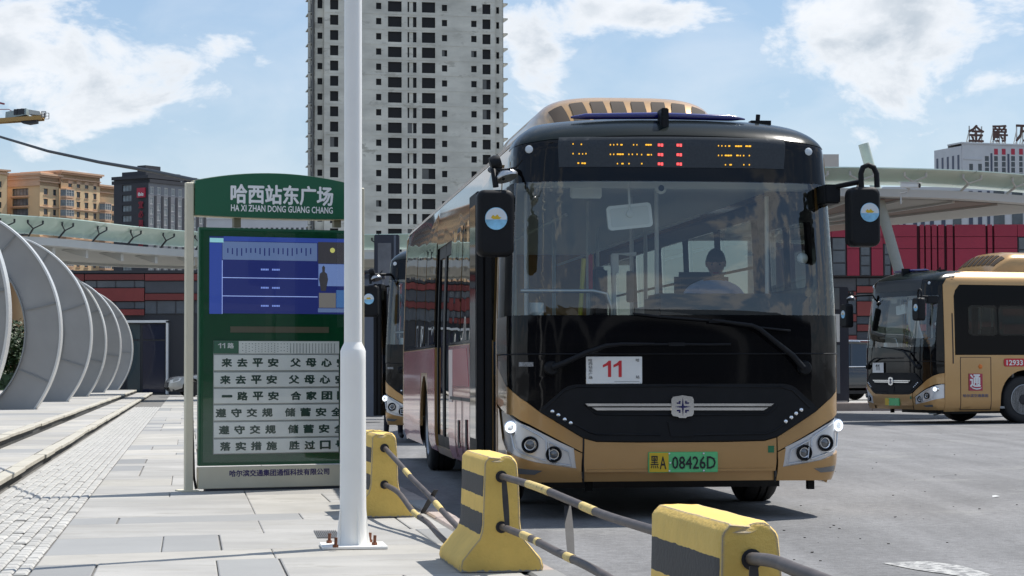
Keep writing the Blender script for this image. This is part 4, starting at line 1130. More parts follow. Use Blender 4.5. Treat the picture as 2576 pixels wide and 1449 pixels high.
def fz(py): return 1.1-(py-_c0[1])*BUSY/FOC
_fz0 = proj(V((0,0,1.0)))[1]; _fz1 = proj(V((0,0,2.6)))[1]
def fz(py): return 1.0+(py-_fz0)/(_fz1-_fz0)*1.6
def un(x, z):
    r = x/bw(z); s = -1 if r < 0 else 1; r = min(abs(r), 1)
    return s*(r if r <= .9 else 1.1-.2*math.sqrt(max(0, 1-(r-.9)/.1)))
def F(*pts):
    """photograph pixels on the bus front -> surface coordinates (u,z)"""
    out = []
    for px, py in pts:
        z = fz(py); u = 0
        for _ in range(5):
            lo, hi = (-1.75, 1.02)
            for _k in range(30):
                m_ = (lo+hi)/2
                if proj(SF(m_, z))[0] < px: lo = m_
                else: hi = m_
            u = (lo+hi)/2; e = proj(SF(u, z))[1]-py; z = min(max(z+e*BUSY/FOC, .26), 3.06)
        out.append((u, z))
    return out
def mir(lp, lim=1.16): return [(min(-u, lim), z) for u, z in reversed(lp)]
def dens(lp, st=.06):
    out = []
    for i in range(len(lp)):
        a, b = lp[i], lp[(i+1) % len(lp)]; n = max(1, int(math.hypot(a[0]-b[0], a[1]-b[1])/st))
        for k in range(n): out.append((a[0]+(b[0]-a[0])*k/n, a[1]+(b[1]-a[1])*k/n))
    return out
def front(name, px_loop, m_, parent, off=0, thick=.02, du=.05, dz=.06, uv=False, **k):
    lp = px_loop if uv else F(*px_loop)
    return patch(name, dens(lp), SF, m_, parent, off, thick, du, dz, **k)
def side(s, name, loops, m_, parent, off=0, thick=.03, dy=.6, dz=.12, **k):
    if not isinstance(loops[0][0], (tuple, list)): loops = [loops]
    lps = [[(s*y, z) for y, z in lp] for lp in loops]
    S = lambda a, z: V((s*bw(z), s*a, z-crown(1, z)))
    return patch(name, lps, S, m_, parent, off, thick, dy, dz, **k)
def rrect(x0, x1, z0, z1, r, n=4):
    out = []
    for cx, cz, a in ((x1-r, z1-r, 0), (x0+r, z1-r, 90), (x0+r, z0+r, 180), (x1-r, z0+r, 270)):
        out += [(cx+r*math.cos(math.radians(a+90*i/n)), cz+r*math.sin(math.radians(a+90*i/n))) for i in range(n+1)]
    return out

def ones(n_, o, h, wd_, gap, m_, parent, ux=V((1,0,0)), uz=V((0,0,1))):
    """figure 1 with its flag, n_ times"""
    o = V(o); nn = ux.cross(uz); out = []
    for k in range(n_):
        q = [(.62,0),(1,0),(1,1),(.70,1),(.45,.86),(0,.74),(0,.58),(.62,.72)]
        b = MB(); b.prism([o+ux*(k*(wd_+gap)+x*wd_)+uz*(z*h) for x, z in q], nn*.002); out.append(b.build('digit', m_, parent))
    return out
M['stickerwhite'] = mat('sticker white', (.62,.68,.72), .5)
BUSROOT = thing('city_bus', 'gold and black city bus with a white route 11 board, standing nearest the yellow barriers', 'bus', group='gold city buses')
def build_bus(root):
    # ---------------- gold body sides with wheel arches
    FA, RA = 2.3, 8.55
    arch = lambda c, r: [(c+r*math.cos(math.radians(a)), .49+r*math.sin(math.radians(a))) for a in range(180, -1, -12)]
    def skirt(s, name='side_panel', y0=.5, cuts=()):
        pass
    zs0, zs1 = .25, 1.37
    for s in (-1, 1):
        if s == 1:
            lp = [(.46, zs0)]+[(p[0], max(p[1], zs0)) for p in [(FA-.58, zs0)]+arch(FA, .58)+[(FA+.58, zs0), (RA-.58, zs0)]+arch(RA, .58)+[(RA+.58, zs0)]]+[(BL-.15, zs0), (BL-.15, zs1), (.46, zs1)]
            side(s, 'side_panel', lp, 'gold', root, dy=.5)
        else:                                           # door side: front door, middle door
            lp = [(FA-.46, zs0), (FA-.46, zs1-.0), (5.38, zs1), (5.38, zs0), (FA+.58, zs0)]+[(p[0], max(p[1], zs0)) for p in reversed(arch(FA, .58))]
            lp = [(1.58, zs0), (1.58, zs1), (5.38, zs1), (5.38, zs0)]+[(p[0], max(p[1], zs0)) for p in reversed(arch(FA, .53))]
            side(s, 'side_panel', lp, 'gold', root, dy=.5)
            lp = [(7.06, zs0), (7.06, zs1), (BL-.15, zs1), (BL-.15, zs0)]+[(p[0], max(p[1], zs0)) for p in reversed(arch(RA, .58))]
            side(s, 'side_panel', lp, 'gold', root, dy=.5)
            side(s, 'advert', [(2.76, .27), (5.36, .27), (5.36, 1.36), (3.3, 1.36), (3.05, .95), (2.85, .7)], 'pink', root, off=.003, thick=.002)
            side(s, 'advert', [(3.3, .98), (4.9, .98), (4.9, 1.33), (3.52, 1.33)], 'crimson', root, off=.005, thick=.002)
            side(s, 'advert', [(4.9, .82), (5.3, .82), (5.3, 1.33), (4.9, 1.33)], 'palead', root, off=.007, thick=.002)
            side(s, 'advert', [(7.08, .27), (7.92, .27), (7.92, .55), (8.08, 1.10), (9.02, 1.10), (9.18, .55), (9.18, .27), (11.9, .27), (11.9, 1.36), (7.08, 1.36)], 'pink', root, off=.003, thick=.002)
            for y0, y1 in ((2.9, 3.9), (3.95, 5.1)):      # luggage flap handle strips and seams
                side(s, 'flap_handle', [(y0, .845), (y1, .845), (y1, .875), (y0, .875)], 'ink', root, off=.014, thick=.01)
            for y0 in (3.92, 3.15, 4.6):
                side(s, 'flap_seam', [(y0, .3), (y0+.015, .3), (y0+.015, .84), (y0, .84)], 'ink', root, off=.010, thick=.004)
            side(s, 'vent_slot', [(4.2, .4), (4.32, .4), (4.32, .66), (4.2, .66)], 'ink', root, off=.012, thick=.004)
            side(s, 'vent_slot', [(3.45, .36), (3.58, .36), (3.58, .68), (3.45, .68)], 'ink', root, off=.012, thick=.004)
            o = side(s, 'number_badge', [(2.35, 1.03), (2.75, 1.03), (2.75, 1.16), (2.35, 1.16)], 'red', root, off=.012, thick=.004)
        # wheel housings
        for c in (FA, RA):
            b = MB(); rr = .6; pr = [(c+rr*math.cos(math.radians(a)), .49+rr*math.sin(math.radians(a))) for a in range(-25, 206, 15)]
            b.grid([[V((s*(1.22-(.0 if i == 0 else .6)), y, max(z, .2))) for (y, z) in pr] for i in (0, 1)])
            b.add([V((s*.62, y, max(z, .2))) for (y, z) in pr], [tuple(range(len(pr)))])
            b.build('wheel_housing', 'intdark', root)
    # ---------------- bumper / front wings in gold
    lseam, rseam = 1467, 1949
    gl = F((1249,917),(1256,935),(1265,954),(1278,974),(1295,990),(1326,1013),(1359,1038),(1402,1064),(1466,1103))
    zb = fz(1213)
    E1, EL = 1.16, 1.70
    us = F((1466,1120))[0][0]
    lw = [(-EL, fz(905))]+gl+F((1465,1138),(1400,1104),(1330,1067),(1290,1045),(1262,1030))+[(-EL, fz(1019))]
    front('front_wing', lw, 'gold', root, uv=True)
    front('front_wing', mir(lw), 'gold', root, uv=True)
    hb_ = F((1470,1187),(1470,1104),(1500,1112),(1600,1113.5)); front('front_bumper', hb_+mir(hb_), 'gold', root, uv=True, off=.012)
    hb_ = F((1470,1213),(1470,1189)); front('bumper_lip', hb_+mir(hb_), 'gold', root, uv=True, off=-.012)
    hb_ = F((1478,1186),(1478,1180)); front('bumper_ridge', hb_+mir(hb_), 'gold', root, uv=True, off=.024, thick=.02)
    hl = F((1257,1033),(1275,1042),(1330,1074),(1400,1109),(1444,1129),(1450,1179),(1400,1172),(1345,1163),(1304,1150),(1276,1134),(1263,1104))
    lo_l = [(-EL, fz(1024))]+F((1255,1030),(1263,1104),(1276,1134),(1304,1150),(1345,1163),(1400,1172),(1450,1179),(1444,1131),(1465,1141),(1465,1213))+[(-EL, zb)]
    front('lower_wing', lo_l, 'gold', root, uv=True, dz=.05)
    front('lower_wing', mir(lo_l), 'gold', root, uv=True, dz=.05)
    hr = mir(hl)
    for pts, base in ((hl, -1), (hr, 1)):
        h = front('headlight', pts, 'silver', root, uv=True, off=-.014, thick=.02)
        def q_(px, py, d=0):
            u, z = F((px, py))[0]; v = SF(u, z); return V((-base*v.x, v.y, v.z))+V((base*d*.3, -d, 0))
        for (px, py, r) in ((1333,1119,19),(1393,1143,18)):
            q = q_(px, py); ax = V((base*.22, -1, 0)).normalized(); rr = r/335
            b = MB(); b.lathe([(rr*1.12, -.03), (rr*1.12, .010), (rr, .014), (rr*.93, .004), (rr*.80, -.012)], q, ax, 28, 0)
            b.lathe([(rr*.80, -.012), (rr*.74, -.004), (rr*.66, -.008)], q, ax, 28, 1)
            b.lathe([(rr*.66, -.010), (rr*.45, -.002), (0.0, .004)], q, ax, 28, 2)
            b.build('projector_lamp', ['blackmatte', 'chrome', 'lens'], h, smooth=40)
        q = q_(1286, 1075); ax = V((base*.45, -1, 0)).normalized(); rr = 14/335
        b = MB(); b.lathe([(rr*1.3, -.05), (rr*1.25, .012), (rr*1.05, .016)], q, ax, 28, 0)
        b.lathe([(rr*1.05, .014), (rr*1.0, .022), (rr*.62, .02)], q, ax, 28, 1); b.lathe([(rr*.62, .02), (rr*.5, .012), (0, .012)], q, ax, 28, 2)
        b.build('running_lamp', ['chrome', 'lamp_on', 'silver'], h, smooth=40)
        b = MB()
        for rb in ([(1286,1092),(1294,1128),(1310,1140),(1373,1160)], [(1374,1160),(1374,1108),(1362,1098),(1310,1070)], [(1380,1112),(1430,1136),(1438,1172),(1384,1164),(1380,1112)]):
            b.tube([q_(p[0], p[1], .004) for p in rb], .006, 6)
        b.build('lamp_rib', 'silver', h, smooth=60)
    fl_ = F((1300,1177),(1365,1184),(1345,1194),(1300,1191))
    for pts in (fl_, mir(fl_)):
        f = front('fog_lamp', pts, 'lens', root, uv=True, off=.006, thick=.02)
        front('fog_bezel', [(p[0]*.999, p[1]-.001) for p in pts], 'blackmatte', f, uv=True, off=.003, thick=.02) if False else None
    # ---------------- black front above the gold
    ha = [(-EL, fz(892)), (-EL, fz(903))]+[(u, z+.0035) for u, z in gl]+F((1500,1110),(1600,1111.5))
    front('front_apron', ha+mir(ha), 'blackgloss', root, uv=True)
    front('windscreen_base', [(-EL, fz(793)), (-EL, fz(889)), (E1, fz(889)), (E1, fz(793))], 'blackgloss', root, uv=True, off=.004)
    front('header_panel', [(-E1-.04, fz(452)), (E1, fz(452)), (E1, 2.86), (.8, 2.90), (.4, 2.91), (0, 2.912), (-.4, 2.91), (-.8, 2.90), (-E1-.04, 2.86)], 'blackgloss', root, uv=True)
    front('roof_cap', [(E1, 2.863), (.8, 2.903), (.4, 2.913), (0, 2.915), (-.4, 2.913), (-.8, 2.903), (-E1, 2.863), (-E1, 3.09), (E1, 3.09)], 'blackcap', root, uv=True, dz=.02, off=.004)
    up = [F((px, 620))[0][0] for px in (1251, 1256, 1271, 1290)]
    z0_, z1_ = fz(793), fz(452)
    front('pillar', [(-EL, z0_), (up[1]-.004, z0_), (up[1]-.004, z1_), (-EL, z1_)], 'gold_dark', root, uv=True)
    front('pillar', [(up[1], z0_), (up[2], z0_), (up[2], z1_), (up[1], z1_)], 'intwhite', root, uv=True)
    front('pillar', [(up[2]+.003, z0_), (up[3], z0_), (up[3], z1_), (up[2]+.003, z1_)], 'blackmatte', root, uv=True)
    front('pillar', [(E1, z0_), (1.03, z0_), (1.03, z1_), (E1, z1_)], 'blackgloss', root, uv=True)
    front('windscreen', [(up[3], z0_), (1.03, z0_), (1.03, z1_), (up[3], z1_)], 'wind', root, uv=True, thick=0)
    # ---------------- grille
    hg = F((1600,1109),(1500,1108.5),(1466,1099),(1362,1037),(1362,1026),(1417,978),(1430,971),(1450,967),(1600,966))
    g = front('grille', hg+mir(hg), 'blackmatte', root, uv=True, off=.018, thick=.03)
    b = MB()
    for rb in ([(1368,1030),(1420,982),(1450,973),(1711,971),(1966,974),(1992,982),(2036,1026)], [(1392,1038),(1480,1086),(1500,1092),(1660,1094)], [(1744,1094),(1925,1091),(1945,1084),(2018,1036)], [(1470,1018),(1500,1042),(1690,1044)], [(1736,1044),(1930,1042),(1955,1018)]):
        path = []
        for i in range(len(rb)-1):
            for k in range(5): path.append((rb[i][0]+(rb[i+1][0]-rb[i][0])*k/5, rb[i][1]+(rb[i+1][1]-rb[i][1])*k/5))
        path.append(rb[-1])
        b.tube([SF(*F(p)[0])+V((0,-.016,0)) for p in path], .009, 6)
    b.build('grille_ridge', 'blackmatte', g, smooth=60)
    front('cover_plate', F((1678,1060),(1748,1060),(1742,1098),(1686,1098)), 'blackmatte', g, uv=True, off=.026, thick=.01)
    for z0, z1, a in ((1015, 1021.5, 0), (1025, 1032, 1)):
        front('chrome_bar', F((1471+a*17,z0),(1690,z0),(1690,z1),(1478+a*22,z1)), 'chrome', g, uv=True, off=.034, thick=.02)
        front('chrome_bar', F((1738,z0),(1944-a*14,z0),(1936-a*18,z1),(1738,z1)), 'chrome', g, uv=True, off=.034, thick=.02)
    for px, py in ((1389,1035),(1404,1044),(1420,1055),(1435,1064),(2014,1031),(2001,1040),(1989,1050),(1975,1060)):
        q = SF(*F((px, py))[0]); b = MB(); b.lathe([(.017, 0), (.017, .018), (.013, .026), (0, .030)], q, (0,-1,0), 14)
        b.build('chrome_stud', 'chrome', g, smooth=50)
    # emblem: chrome rounded shield with a cross shaped relief and a dark blue four point star
    em = front('emblem', F((1690,998),(1704,996),(1714,994),(1725,996),(1738,998),(1742,1004),(1742,1040),(1738,1046),(1726,1048),(1722,1051),(1706,1051),(1702,1048),(1690,1046),(1686,1040),(1686,1004)), 'chrome', g, uv=True, off=.05, thick=.03, du=0, dz=0)
    cx, cz = fx(1714), fz(1023); y0 = SF(cx, cz).y-.052
    b = MB(); k = .067
    star = [(0, 1.0), (.10, .12), (.95, 0), (.10, -.12), (0, -1.0), (-.10, -.12), (-.95, 0), (-.10, .12)]
    b.prism([(cx+k*a, y0, cz+k*c) for a, c in star], (0, -.004, 0))
    for sx in (-1, 1):
        for sz in (-1, 1):
            b.prism([(cx+sx*.018, y0, cz+sz*.022), (cx+sx*.046, y0, cz+sz*.022), (cx+sx*.046, y0, cz+sz*.034), (cx+sx*.030, y0, cz+sz*.034), (cx+sx*.030, y0, cz+sz*.045), (cx+sx*.018, y0, cz+sz*.045)], (0, -.004, 0))
    b.build('emblem_star', mat('emblem blue', (.01,.01,.09), .3), em)
    # ---------------- destination display
    dsp = front('destination_display', F((1406,347),(1560,346),(1714,346),(1971,353),(1971,426),(1714,422),(1406,421)), 'led_panel', root, uv=True, off=.006, thick=.02, own=1) if False else front('destination_display', F((1406,347),(1560,346),(1714,346),(1971,353),(1971,426),(1714,422),(1406,421)), 'led_panel', root, uv=True, off=.006, thick=.02)
    dots = 'y:592,347,8;652,350,10;861,353,9;885,353,7;911,351,9;941,353,18;1028,353,8;1052,353,6;1136,353,48;592,417,8;636,418,8;661,419,6;685,417,8;630,485,14;668,486,34;861,422,9;885,422,8;932,421,52;994,422,8;1019,422,8;1053,422,8;1086,424,8;1134,425,22;1156,425,8;912,489,8;948,489,18;995,489,10;1087,489,10;1640,360,7;1664,361,7;1690,362,7;1717,362,16;1784,363,52;1854,363,44;1640,430,7;1664,430,7;1711,430,54;1776,430,20;1797,431,8;1821,431,9;1862,431,8;1690,497,8;1727,497,20;1822,497,8;1862,497,8|r:1222,355,42;1357,356,42;1222,424,42;1357,425,42;1222,491,42;1357,492,42'
    for grp in dots.split('|'):
        c, lst = grp.split(':'); b = MB()
        for it in lst.split(';'):
            X, Y, W_ = map(float, it.split(',')); px = 1234.5+X*.349; py = 241.5+Y*.349; hw = W_*.349/2/335; hh = (.0055 if c == 'y' else .011)
            n_ = max(1, int(hw/.008))
            for k in range(n_):
                q = SF(*F((px-hw*335+(k+.5)*2*hw*335/n_, py))[0])
                ww = hw/n_*.8
                b.box(q.x-ww, q.x+ww, q.y-.014, q.y-.004, q.z-hh*(1 if k % 2 else .8), q.z+hh)
        b.build('led_marks', 'led_'+c, dsp, own=1, kind='stuff')
    for px, py in ((1331, 376), (2033, 382)):
        q = SF(*F((px, py))[0]); b = MB(); b.lathe([(.030, -.01), (.030, .010), (.024, .014), (0, .015)], q, V((.15 if px > 1700 else -.15, -1, .1)), 20)
        b.build('marker_lamp', 'stickerwhite', root, smooth=50)
    q = SF(*F((1930, 296))[0])
    # seams on the bumper
    for px in (1467.5, 1948.5):
        b = MB(); b.tube([SF(*F((px, py))[0])+V((0,-.004,0)) for py in (1104,1130,1160,1190,1212)], .006, 5); b.build('panel_gap', 'ink', root)
    b = MB(); b.tube([SF(u/20*1.08, fz(890.5))+V((0,-.008,0)) for u in range(-20, 21)], .006, 5); b.build('trim_strip', 'blackmatte', root, smooth=60)
    # plate
    pl = thing_part('number_plate', root)
    q = SF(0, fz(1161)); yy = q.y-.035
    b = MB(); b.box(fx(1629), fx(1803), yy, yy+.03, fz(1187), fz(1136)); b.build('plate_back', 'plate_g', pl, bevel=.004)
    b = MB(); b.box(fx(1631), fx(1679), yy-.004, yy, fz(1185.5), fz(1137.5)); b.build('plate_field', 'plate_y', pl)
    b = MB()
    for p_ in ((1681, 1140), (1767, 1140), (1681, 1183), (1767, 1183), (1683,1163)): b.lathe([(.008, 0), (.007, .006), (0, .008)], (fx(p_[0]), yy-.002, fz(p_[1])), (0,-1,0), 8)
    b.build('screw', 'silver', pl)
    X, Z = (1,0,0), (0,0,1)
    for body, a, b_, c, d in (('黑', 1634, 1654, 1176, 1145), ('A', 1657, 1673, 1178, 1147), ('08426D', 1688, 1799, 1178, 1147)):
        o = text(body, (fx(a), yy-.004, fz(c)), X, Z, (b_-a)/335, (c-d)/335, 'ink', pl, bold=.012); o['own'] = 1
    # route board
    rb = thing_part('route_board', root); q = SF(fx(1474)/1.27, fz(930)); yb = q.y-.018
    b = MB(); b.box(fx(1474), fx(1615), yb, yb+.008, fz(965), fz(897)); b.build('board', 'white', rb, bevel=.003)
    [t.__setitem__('own', 1) for t in ones(2, (fx(1516), yb, fz(948)), 41/335, 21/335, 6/335, 'red', rb)]
    for i, ch in enumerate('哈西站东广场'): t = text(ch, (fx(1480), yb, fz(910+i*8.6)), X, Z, 10/335, 7.4/335, 'ink', rb, bold=0); t['own'] = 1
    t = text('哈', (fx(1599), yb, fz(910)), X, Z, 9/335, 8/335, 'ink', rb, bold=0); t['own'] = 1
    t = text('站', (fx(1599), yb, fz(952)), X, Z, 9/335, 8/335, 'ink', rb, bold=0); t['own'] = 1
    b = MB(); b.box(fx(1545), fx(1608), yb-.001, yb, fz(960), fz(958.6)); b.build('print_line', 'intgrey', rb)
    front('sticker', F((1931,1121),(1946,1121),(1946,1138),(1931,1138)), mat('green sticker', (.02,.16,.07), .5), root, uv=True, off=.016, thick=.004)
    front('sticker', F((1306,911),(1342,911),(1342,922),(1306,922)), mat('grey film label', (.22,.23,.24), .5, var=.7, vscale=60), root, uv=True, off=.005, thick=.004)
    # ---------------- wipers
    def wiper(arm, blade, hub):
        t = thing_part('wiper', root)
        def q(p, d): v = SF(*F(p)[0]); return v+V((0, -d, 0))
        b = MB(); c = q(hub, .0); b.lathe([(.055, -.02), (.055, .03), (.045, .05), (0, .055)], c, (0,-1,0), 20); b.build('wiper_hub', 'blackmatte', t, smooth=50)
        n = len(arm); b = MB(); b.tube([q(p, .05+.01*i) for i, p in enumerate(arm)], [.026-.016*i/(n-1) for i in range(n)], 8); b.build('wiper_arm', 'blackmatte', t, smooth=60)
        b = MB(); b.tube([q(p, .045) for p in blade], .009, 6); b.tube([q(p, .03) for p in blade], .006, 4)
        m_ = blade[len(blade)//2]; b.box(q(m_,.05).x-.06, q(m_,.05).x+.06, q(m_,.05).y-.01, q(m_,.05).y+.015, q(m_,.05).z-.014, q(m_,.05).z+.012)
        b.build('wiper_blade', 'blackmatte', t)
    wiper([(2016,925),(1990,895),(1948,862),(1905,828),(1885,819),(1830,812),(1784,806)], [(1590,789),(1660,797),(1740,803),(1800,808),(1850,816),(1905,824),(1985,832)], (2022,925))
    wiper([(1388,925),(1420,912),(1470,888),(1520,870),(1560,866),(1640,866)], [(1525,868),(1600,867),(1700,866),(1780,867),(1835,866)], (1386,926))
    # ---------------- side windows, pillars, doors
    wz0, wz1 = 1.40, 2.58
    for s in (-1, 1):
        front_y = .68
        TOP = {}
        if s == 1: secs = [(.98, 1.66, 1.76), (1.69, 2.36, 1.76), (2.83, 4.35, wz0), (4.43, 5.9, wz0), (5.98, 7.4, wz0), (7.48, 9.0, wz0), (9.08, 10.5, wz0), (10.58, 11.7, wz0)]
        else: secs = [(1.66, 2.75, wz0), (2.83, 4.1, wz0), (4.18, 5.3, wz0), (7.14, 8.4, wz0), (8.48, 9.8, wz0), (9.88, 11.7, wz0)]
        outer = [(front_y if s > 0 else 1.6, wz0-.025), (BL-.2, wz0-.025), (BL-.2, 2.80), (front_y if s > 0 else 1.6, 2.80)]
        if s < 0:
            bands = [[(1.6, wz0-.025), (5.38, wz0-.025), (5.38, 2.90), (1.6, 2.90)], [(7.06, wz0-.025), (BL-.2, wz0-.025), (BL-.2, 2.90), (7.06, 2.90)], [(.50, 2.555), (1.6, 2.555), (1.6, 2.90), (.50, 2.90)], [(5.38, 2.42), (7.06, 2.42), (7.06, 2.90), (5.38, 2.90)]]
        else: bands = [outer]
        for bd in bands:
            holes = [rrect(a+.03, c-.03, z+.03, (wz1-.12 if z < 1.6 else 2.32), .06) for a, c, z in secs if bd[0][0] < a and c < bd[1][0] and bd[0][1] < z]
            side(s, 'window_band', [bd]+holes, 'blackgloss' if s < 0 else 'bandblack', root, off=.0, thick=.03, dy=.9, dz=.3)
        for a, c, z in secs:
            wd = side(s, 'window', rrect(a, c, z, (wz1-.08 if z < 1.6 else 2.36), .07), 'sideglass' if s < 0 else 'driverglass', root, off=.006, thick=0, dy=.9, dz=.3)
            mid = wz1-.55
            if c-a > 1.2 and s == 1: side(s, 'window_bar', [(a+.02, mid), (c-.02, mid), (c-.02, mid+.025), (a+.02, mid+.025)], 'blackmatte', wd, off=.012, thick=.01, dy=.9, dz=0)
        # cantrail in gold
        tz = 2.805 if s > 0 else 2.905
        side(s, 'cantrail', [(.60, tz), (BL-.1, tz), (BL-.1, 3.09), (1.0, 3.09), (.82, 3.05), (.66, 2.97)], 'gold', root, off=.004, thick=.03, dy=.9, dz=.04)
        # gold pillar behind the windscreen
        if s == 1:
            side(s, 'corner_pillar', [(.42, .25), (.42, 2.8), (.52, 2.93), (.68, 2.96), (.80, 2.80), (.70, 2.68), (.66, 2.55), (.66, .25)], 'gold', root, off=.008, thick=.03, dy=.2)
            side(s, 'pillar_groove', [(.60, 1.2), (.625, 1.2), (.625, 2.2), (.60, 2.2)], 'ink', root, off=.012, thick=.004)
            side(s, 'drivers_hatch', [[(.78, .28), (1.5, .28), (1.5, 1.33), (.78, 1.33)], [(.79, .29), (1.49, .29), (1.49, 1.32), (.79, 1.32)]], 'ink', root, off=.006, thick=.01)
            b = MB(); b.lathe([(.05, 0), (.04, .02), (0, .025)], (1.27, 1.25, 1.14), (1,0,0), 14); b.build('side_marker', 'orange', root, smooth=50)
        else:
            side(s, 'corner_pillar', [(1.03, .25), (1.03, 2.79), (1.10, 2.79), (1.10, .25)], 'gold', root, off=.004, thick=.03, dy=.2)
            dl = thing_part('door_leaf', root)          # front door folded open, seen edge on
            for xx in (-1.497, -1.432):
                b = MB(); b.box(xx, xx+.055, .45, 1.0, .42, 2.5); b.build('leaf_frame', 'blackmatte', dl, bevel=.008)
                b = MB(); b.box(xx-.003, xx+.058, .51, .94, .6, 2.4); b.build('leaf_glass', 'blackgloss', dl)
            b = MB(); b.bar((-1.42, .8, 2.46), (-1.2, 1.1, 2.52), .03, .03); b.bar((-1.42, .8, .45), (-1.2, 1.1, .40), .03, .03); b.build('door_hinge', 'blackmatte', dl)
            b = MB(); b.tube([(-1.33, 1.62, .35), (-1.33, 1.60, 1.18)], .018, 8, 0); b.tube([(-1.335, 1.60, 1.0), (-1.33, 1.60, 1.2)], .03, 8, 0); b.build('wheel_marker', 'palead', root, smooth=60)
            b = MB(); b.lathe([(.0,-.05),(.05,-.02),(.05,.02),(0,.05)], (-1.34, 1.60, .86), (0,0,1), 12); b.build('marker_ball', 'orange', root, smooth=60)
            for (ya, yb_) in ((5.42, 6.21), (6.23, 7.02)):
                d = side(s, 'door_leaf', [[(ya, .33), (yb_, .33), (yb_, 2.42), (ya, 2.42)], [(ya+.09, .45), (ya+.09, 2.3), (yb_-.09, 2.3), (yb_-.09, .45)]], 'blackmatte', root, off=-.02, thick=.05, dy=.3, dz=.3)
                side(s, 'door_glass', [(ya+.07, .42), (yb_-.07, .42), (yb_-.07, 2.33), (ya+.07, 2.33)], 'doorglass', d, off=-.03, thick=0, dy=.3, dz=.3)
            side(s, 'door_sill', [(5.4, .25), (7.04, .25), (7.04, .33), (5.4, .33)], 'gold', root)
            side(s, 'door_sill', [(1.11, .25), (1.58, .25), (1.58, .33), (1.11, .33)], 'gold', root)
    # roof, rear, floor
    b = MB()
    ys = [.55+bB(3.09)-.3, 1.0, 1.4, 3, 6, 9, BL-.2]
    b.grid([[V((x*bw(3.09), y, 3.09-.045*x*x+.001)) for x in (-1.0,-.8,-.6,-.4,-.2,0,.2,.4,.6,.8,1.0)] for y in ys])
    # front of the roof joins the cap
    b.build('roof', 'gold', root, smooth=50)
    b = MB(); xs = [i/10 for i in range(-10, 11)]
    b.grid([[SF(x*1.1, 3.09)+V((0,0,-.002)) for x in xs], [V((bw(3.09)*ru(x*1.1), 1.25, 3.094-.045*ru(x*1.1)**2)) for x in xs]])
    b.build('roof_front', 'blackcap', root, smooth=50)
    b = MB(); zz = [.25,.45,.9,1.37,2,2.5,2.7,2.85,2.95,3.09]
    pr = [V((bw(z), BL-.15, z-crown(1,z))) for z in zz]; pl_ = [V((-p.x, p.y, p.z)) for p in reversed(pr)]
    b.add(pr+pl_, [tuple(range(len(pr)*2))]); b.prism([p+V((0,.0,0)) for p in pr+pl_], (0,.12,0)); b.build('rear_panel', 'gold', root)
    b = MB(); b.box(-1.2, 1.2, .3, BL-.2, .30, .345); b.build('floor', 'intgrey', root)
    b = MB(); b.box(-1.1, 1.1, .75, BL-.25, 2.62, 2.645); b.build('ceiling', 'intwhite', root)
    b = MB(); b.box(-.95, .95, .8, BL-.4, .2, .3); b.build('chassis', 'intdark', root)
    for px in (1500, 2068):
        b = MB(); b.box(fx(px)-.025, fx(px)+.025, .35, .42, .2, .3); b.build('tow_bracket', 'blackmatte', root)
    # ---------------- wheels
    for s in (-1, 1):
        for c in (FA, RA):
            wz(s, c, root)
    # ---------------- roof air conditioner pod
    pod = thing_part('roof_pod', root); pod.location = (0, 1.9, 0)
    def PS(a, y, t):   # section across
        return None
    def ptop(y):      # height of the pod along its length
        L = 3.6
        e = min(1, y/.6) if y < .6 else min(1, (L-y)/.5) if y > L-.5 else 1
        return max(0, e)
    rows = []
    N_ = 28
    for y in [0, .04, .09, .16, .25, .36, .48, .6, 1.3, 2.0, 2.6, 3.1, 3.3, 3.45, 3.55, 3.6]:
        e = ptop(y); h = .45*math.sin(e*math.pi/2)**.8; hw = .80*(.88+.12*e)
        row = []
        for i in range(N_+1):
            an = math.pi*i/N_; cx_ = math.cos(an); sz = math.sin(an)
            row.append(V((-hw*math.copysign(abs(cx_)**.55, cx_), y, 3.045+h*abs(sz)**.5*(1 if e > 0 else 0))))
        rows.append(row)
    b = MB(); b.grid(rows); b.build('pod_shell', 'gold', pod, smooth=60, fix=True)
    def pod_at(x, t):         # on the sloped front: t 0..1 up the slope
        y = .6*t; e = t; h = .45*math.sin(e*math.pi/2)**.8; hw = .80*(.88+.12*e)
        c = min(1, abs(x)/hw)**(1/.55); sz = math.sqrt(max(0, 1-c*c)); return V((x, y, 3.045+h*sz**.5))
    for k in range(8):
        x0 = -.70+k*.178; x1 = x0+.13; sk = (k-3.5)*.012
        S = lambda a, t: pod_at(a, t)
        t0, t1 = .20, .60
        patch('pod_vent', [(x0-sk, t0), (x1-sk, t0), (x1-.008, t1), (x0+.008, t1)], S, 'brownvent', pod, off=.008, thick=.006, du=.04, dz=.08)
    for s in (-1, 1):
        for k in range(9):
            y = 1.25+k*.22
            b = MB(); b.box(s*.735-.02, s*.735+.03*s+.02, y, y+.14, 3.24, 3.33); b.build('pod_vent', 'brownvent', pod)
    # blue visor bar on the cap and its bracket
    b = MB(); vb = [(1478,301,.30),(1500,297,.26),(1690,292,.22),(1870,299,.24),(1904,304,.28)]
    zt = 3.095
    b.tube([(fx(1462), .50, zt-.012), (fx(1500), .48, zt-.005), (fx(1690), .46, zt+.004), (fx(1880), .48, zt-.005), (fx(1915), .50, zt-.012)], [.008,.024,.028,.024,.006], 10)
    b.build('visor_bar', 'blue_visor', root, smooth=60)
    b = MB(); b.box(fx(1685), fx(1704), .28, .46, 2.97, 3.14); b.build('camera_bracket', 'blackmatte', root, bevel=.008)
    b = MB(); b.box(.70, .86, .62, .72, 3.05, 3.09); b.tube([(.76,.66,3.08),(.765,.66,3.14)], .018, 8); b.build('roof_antenna', 'blackmatte', root)
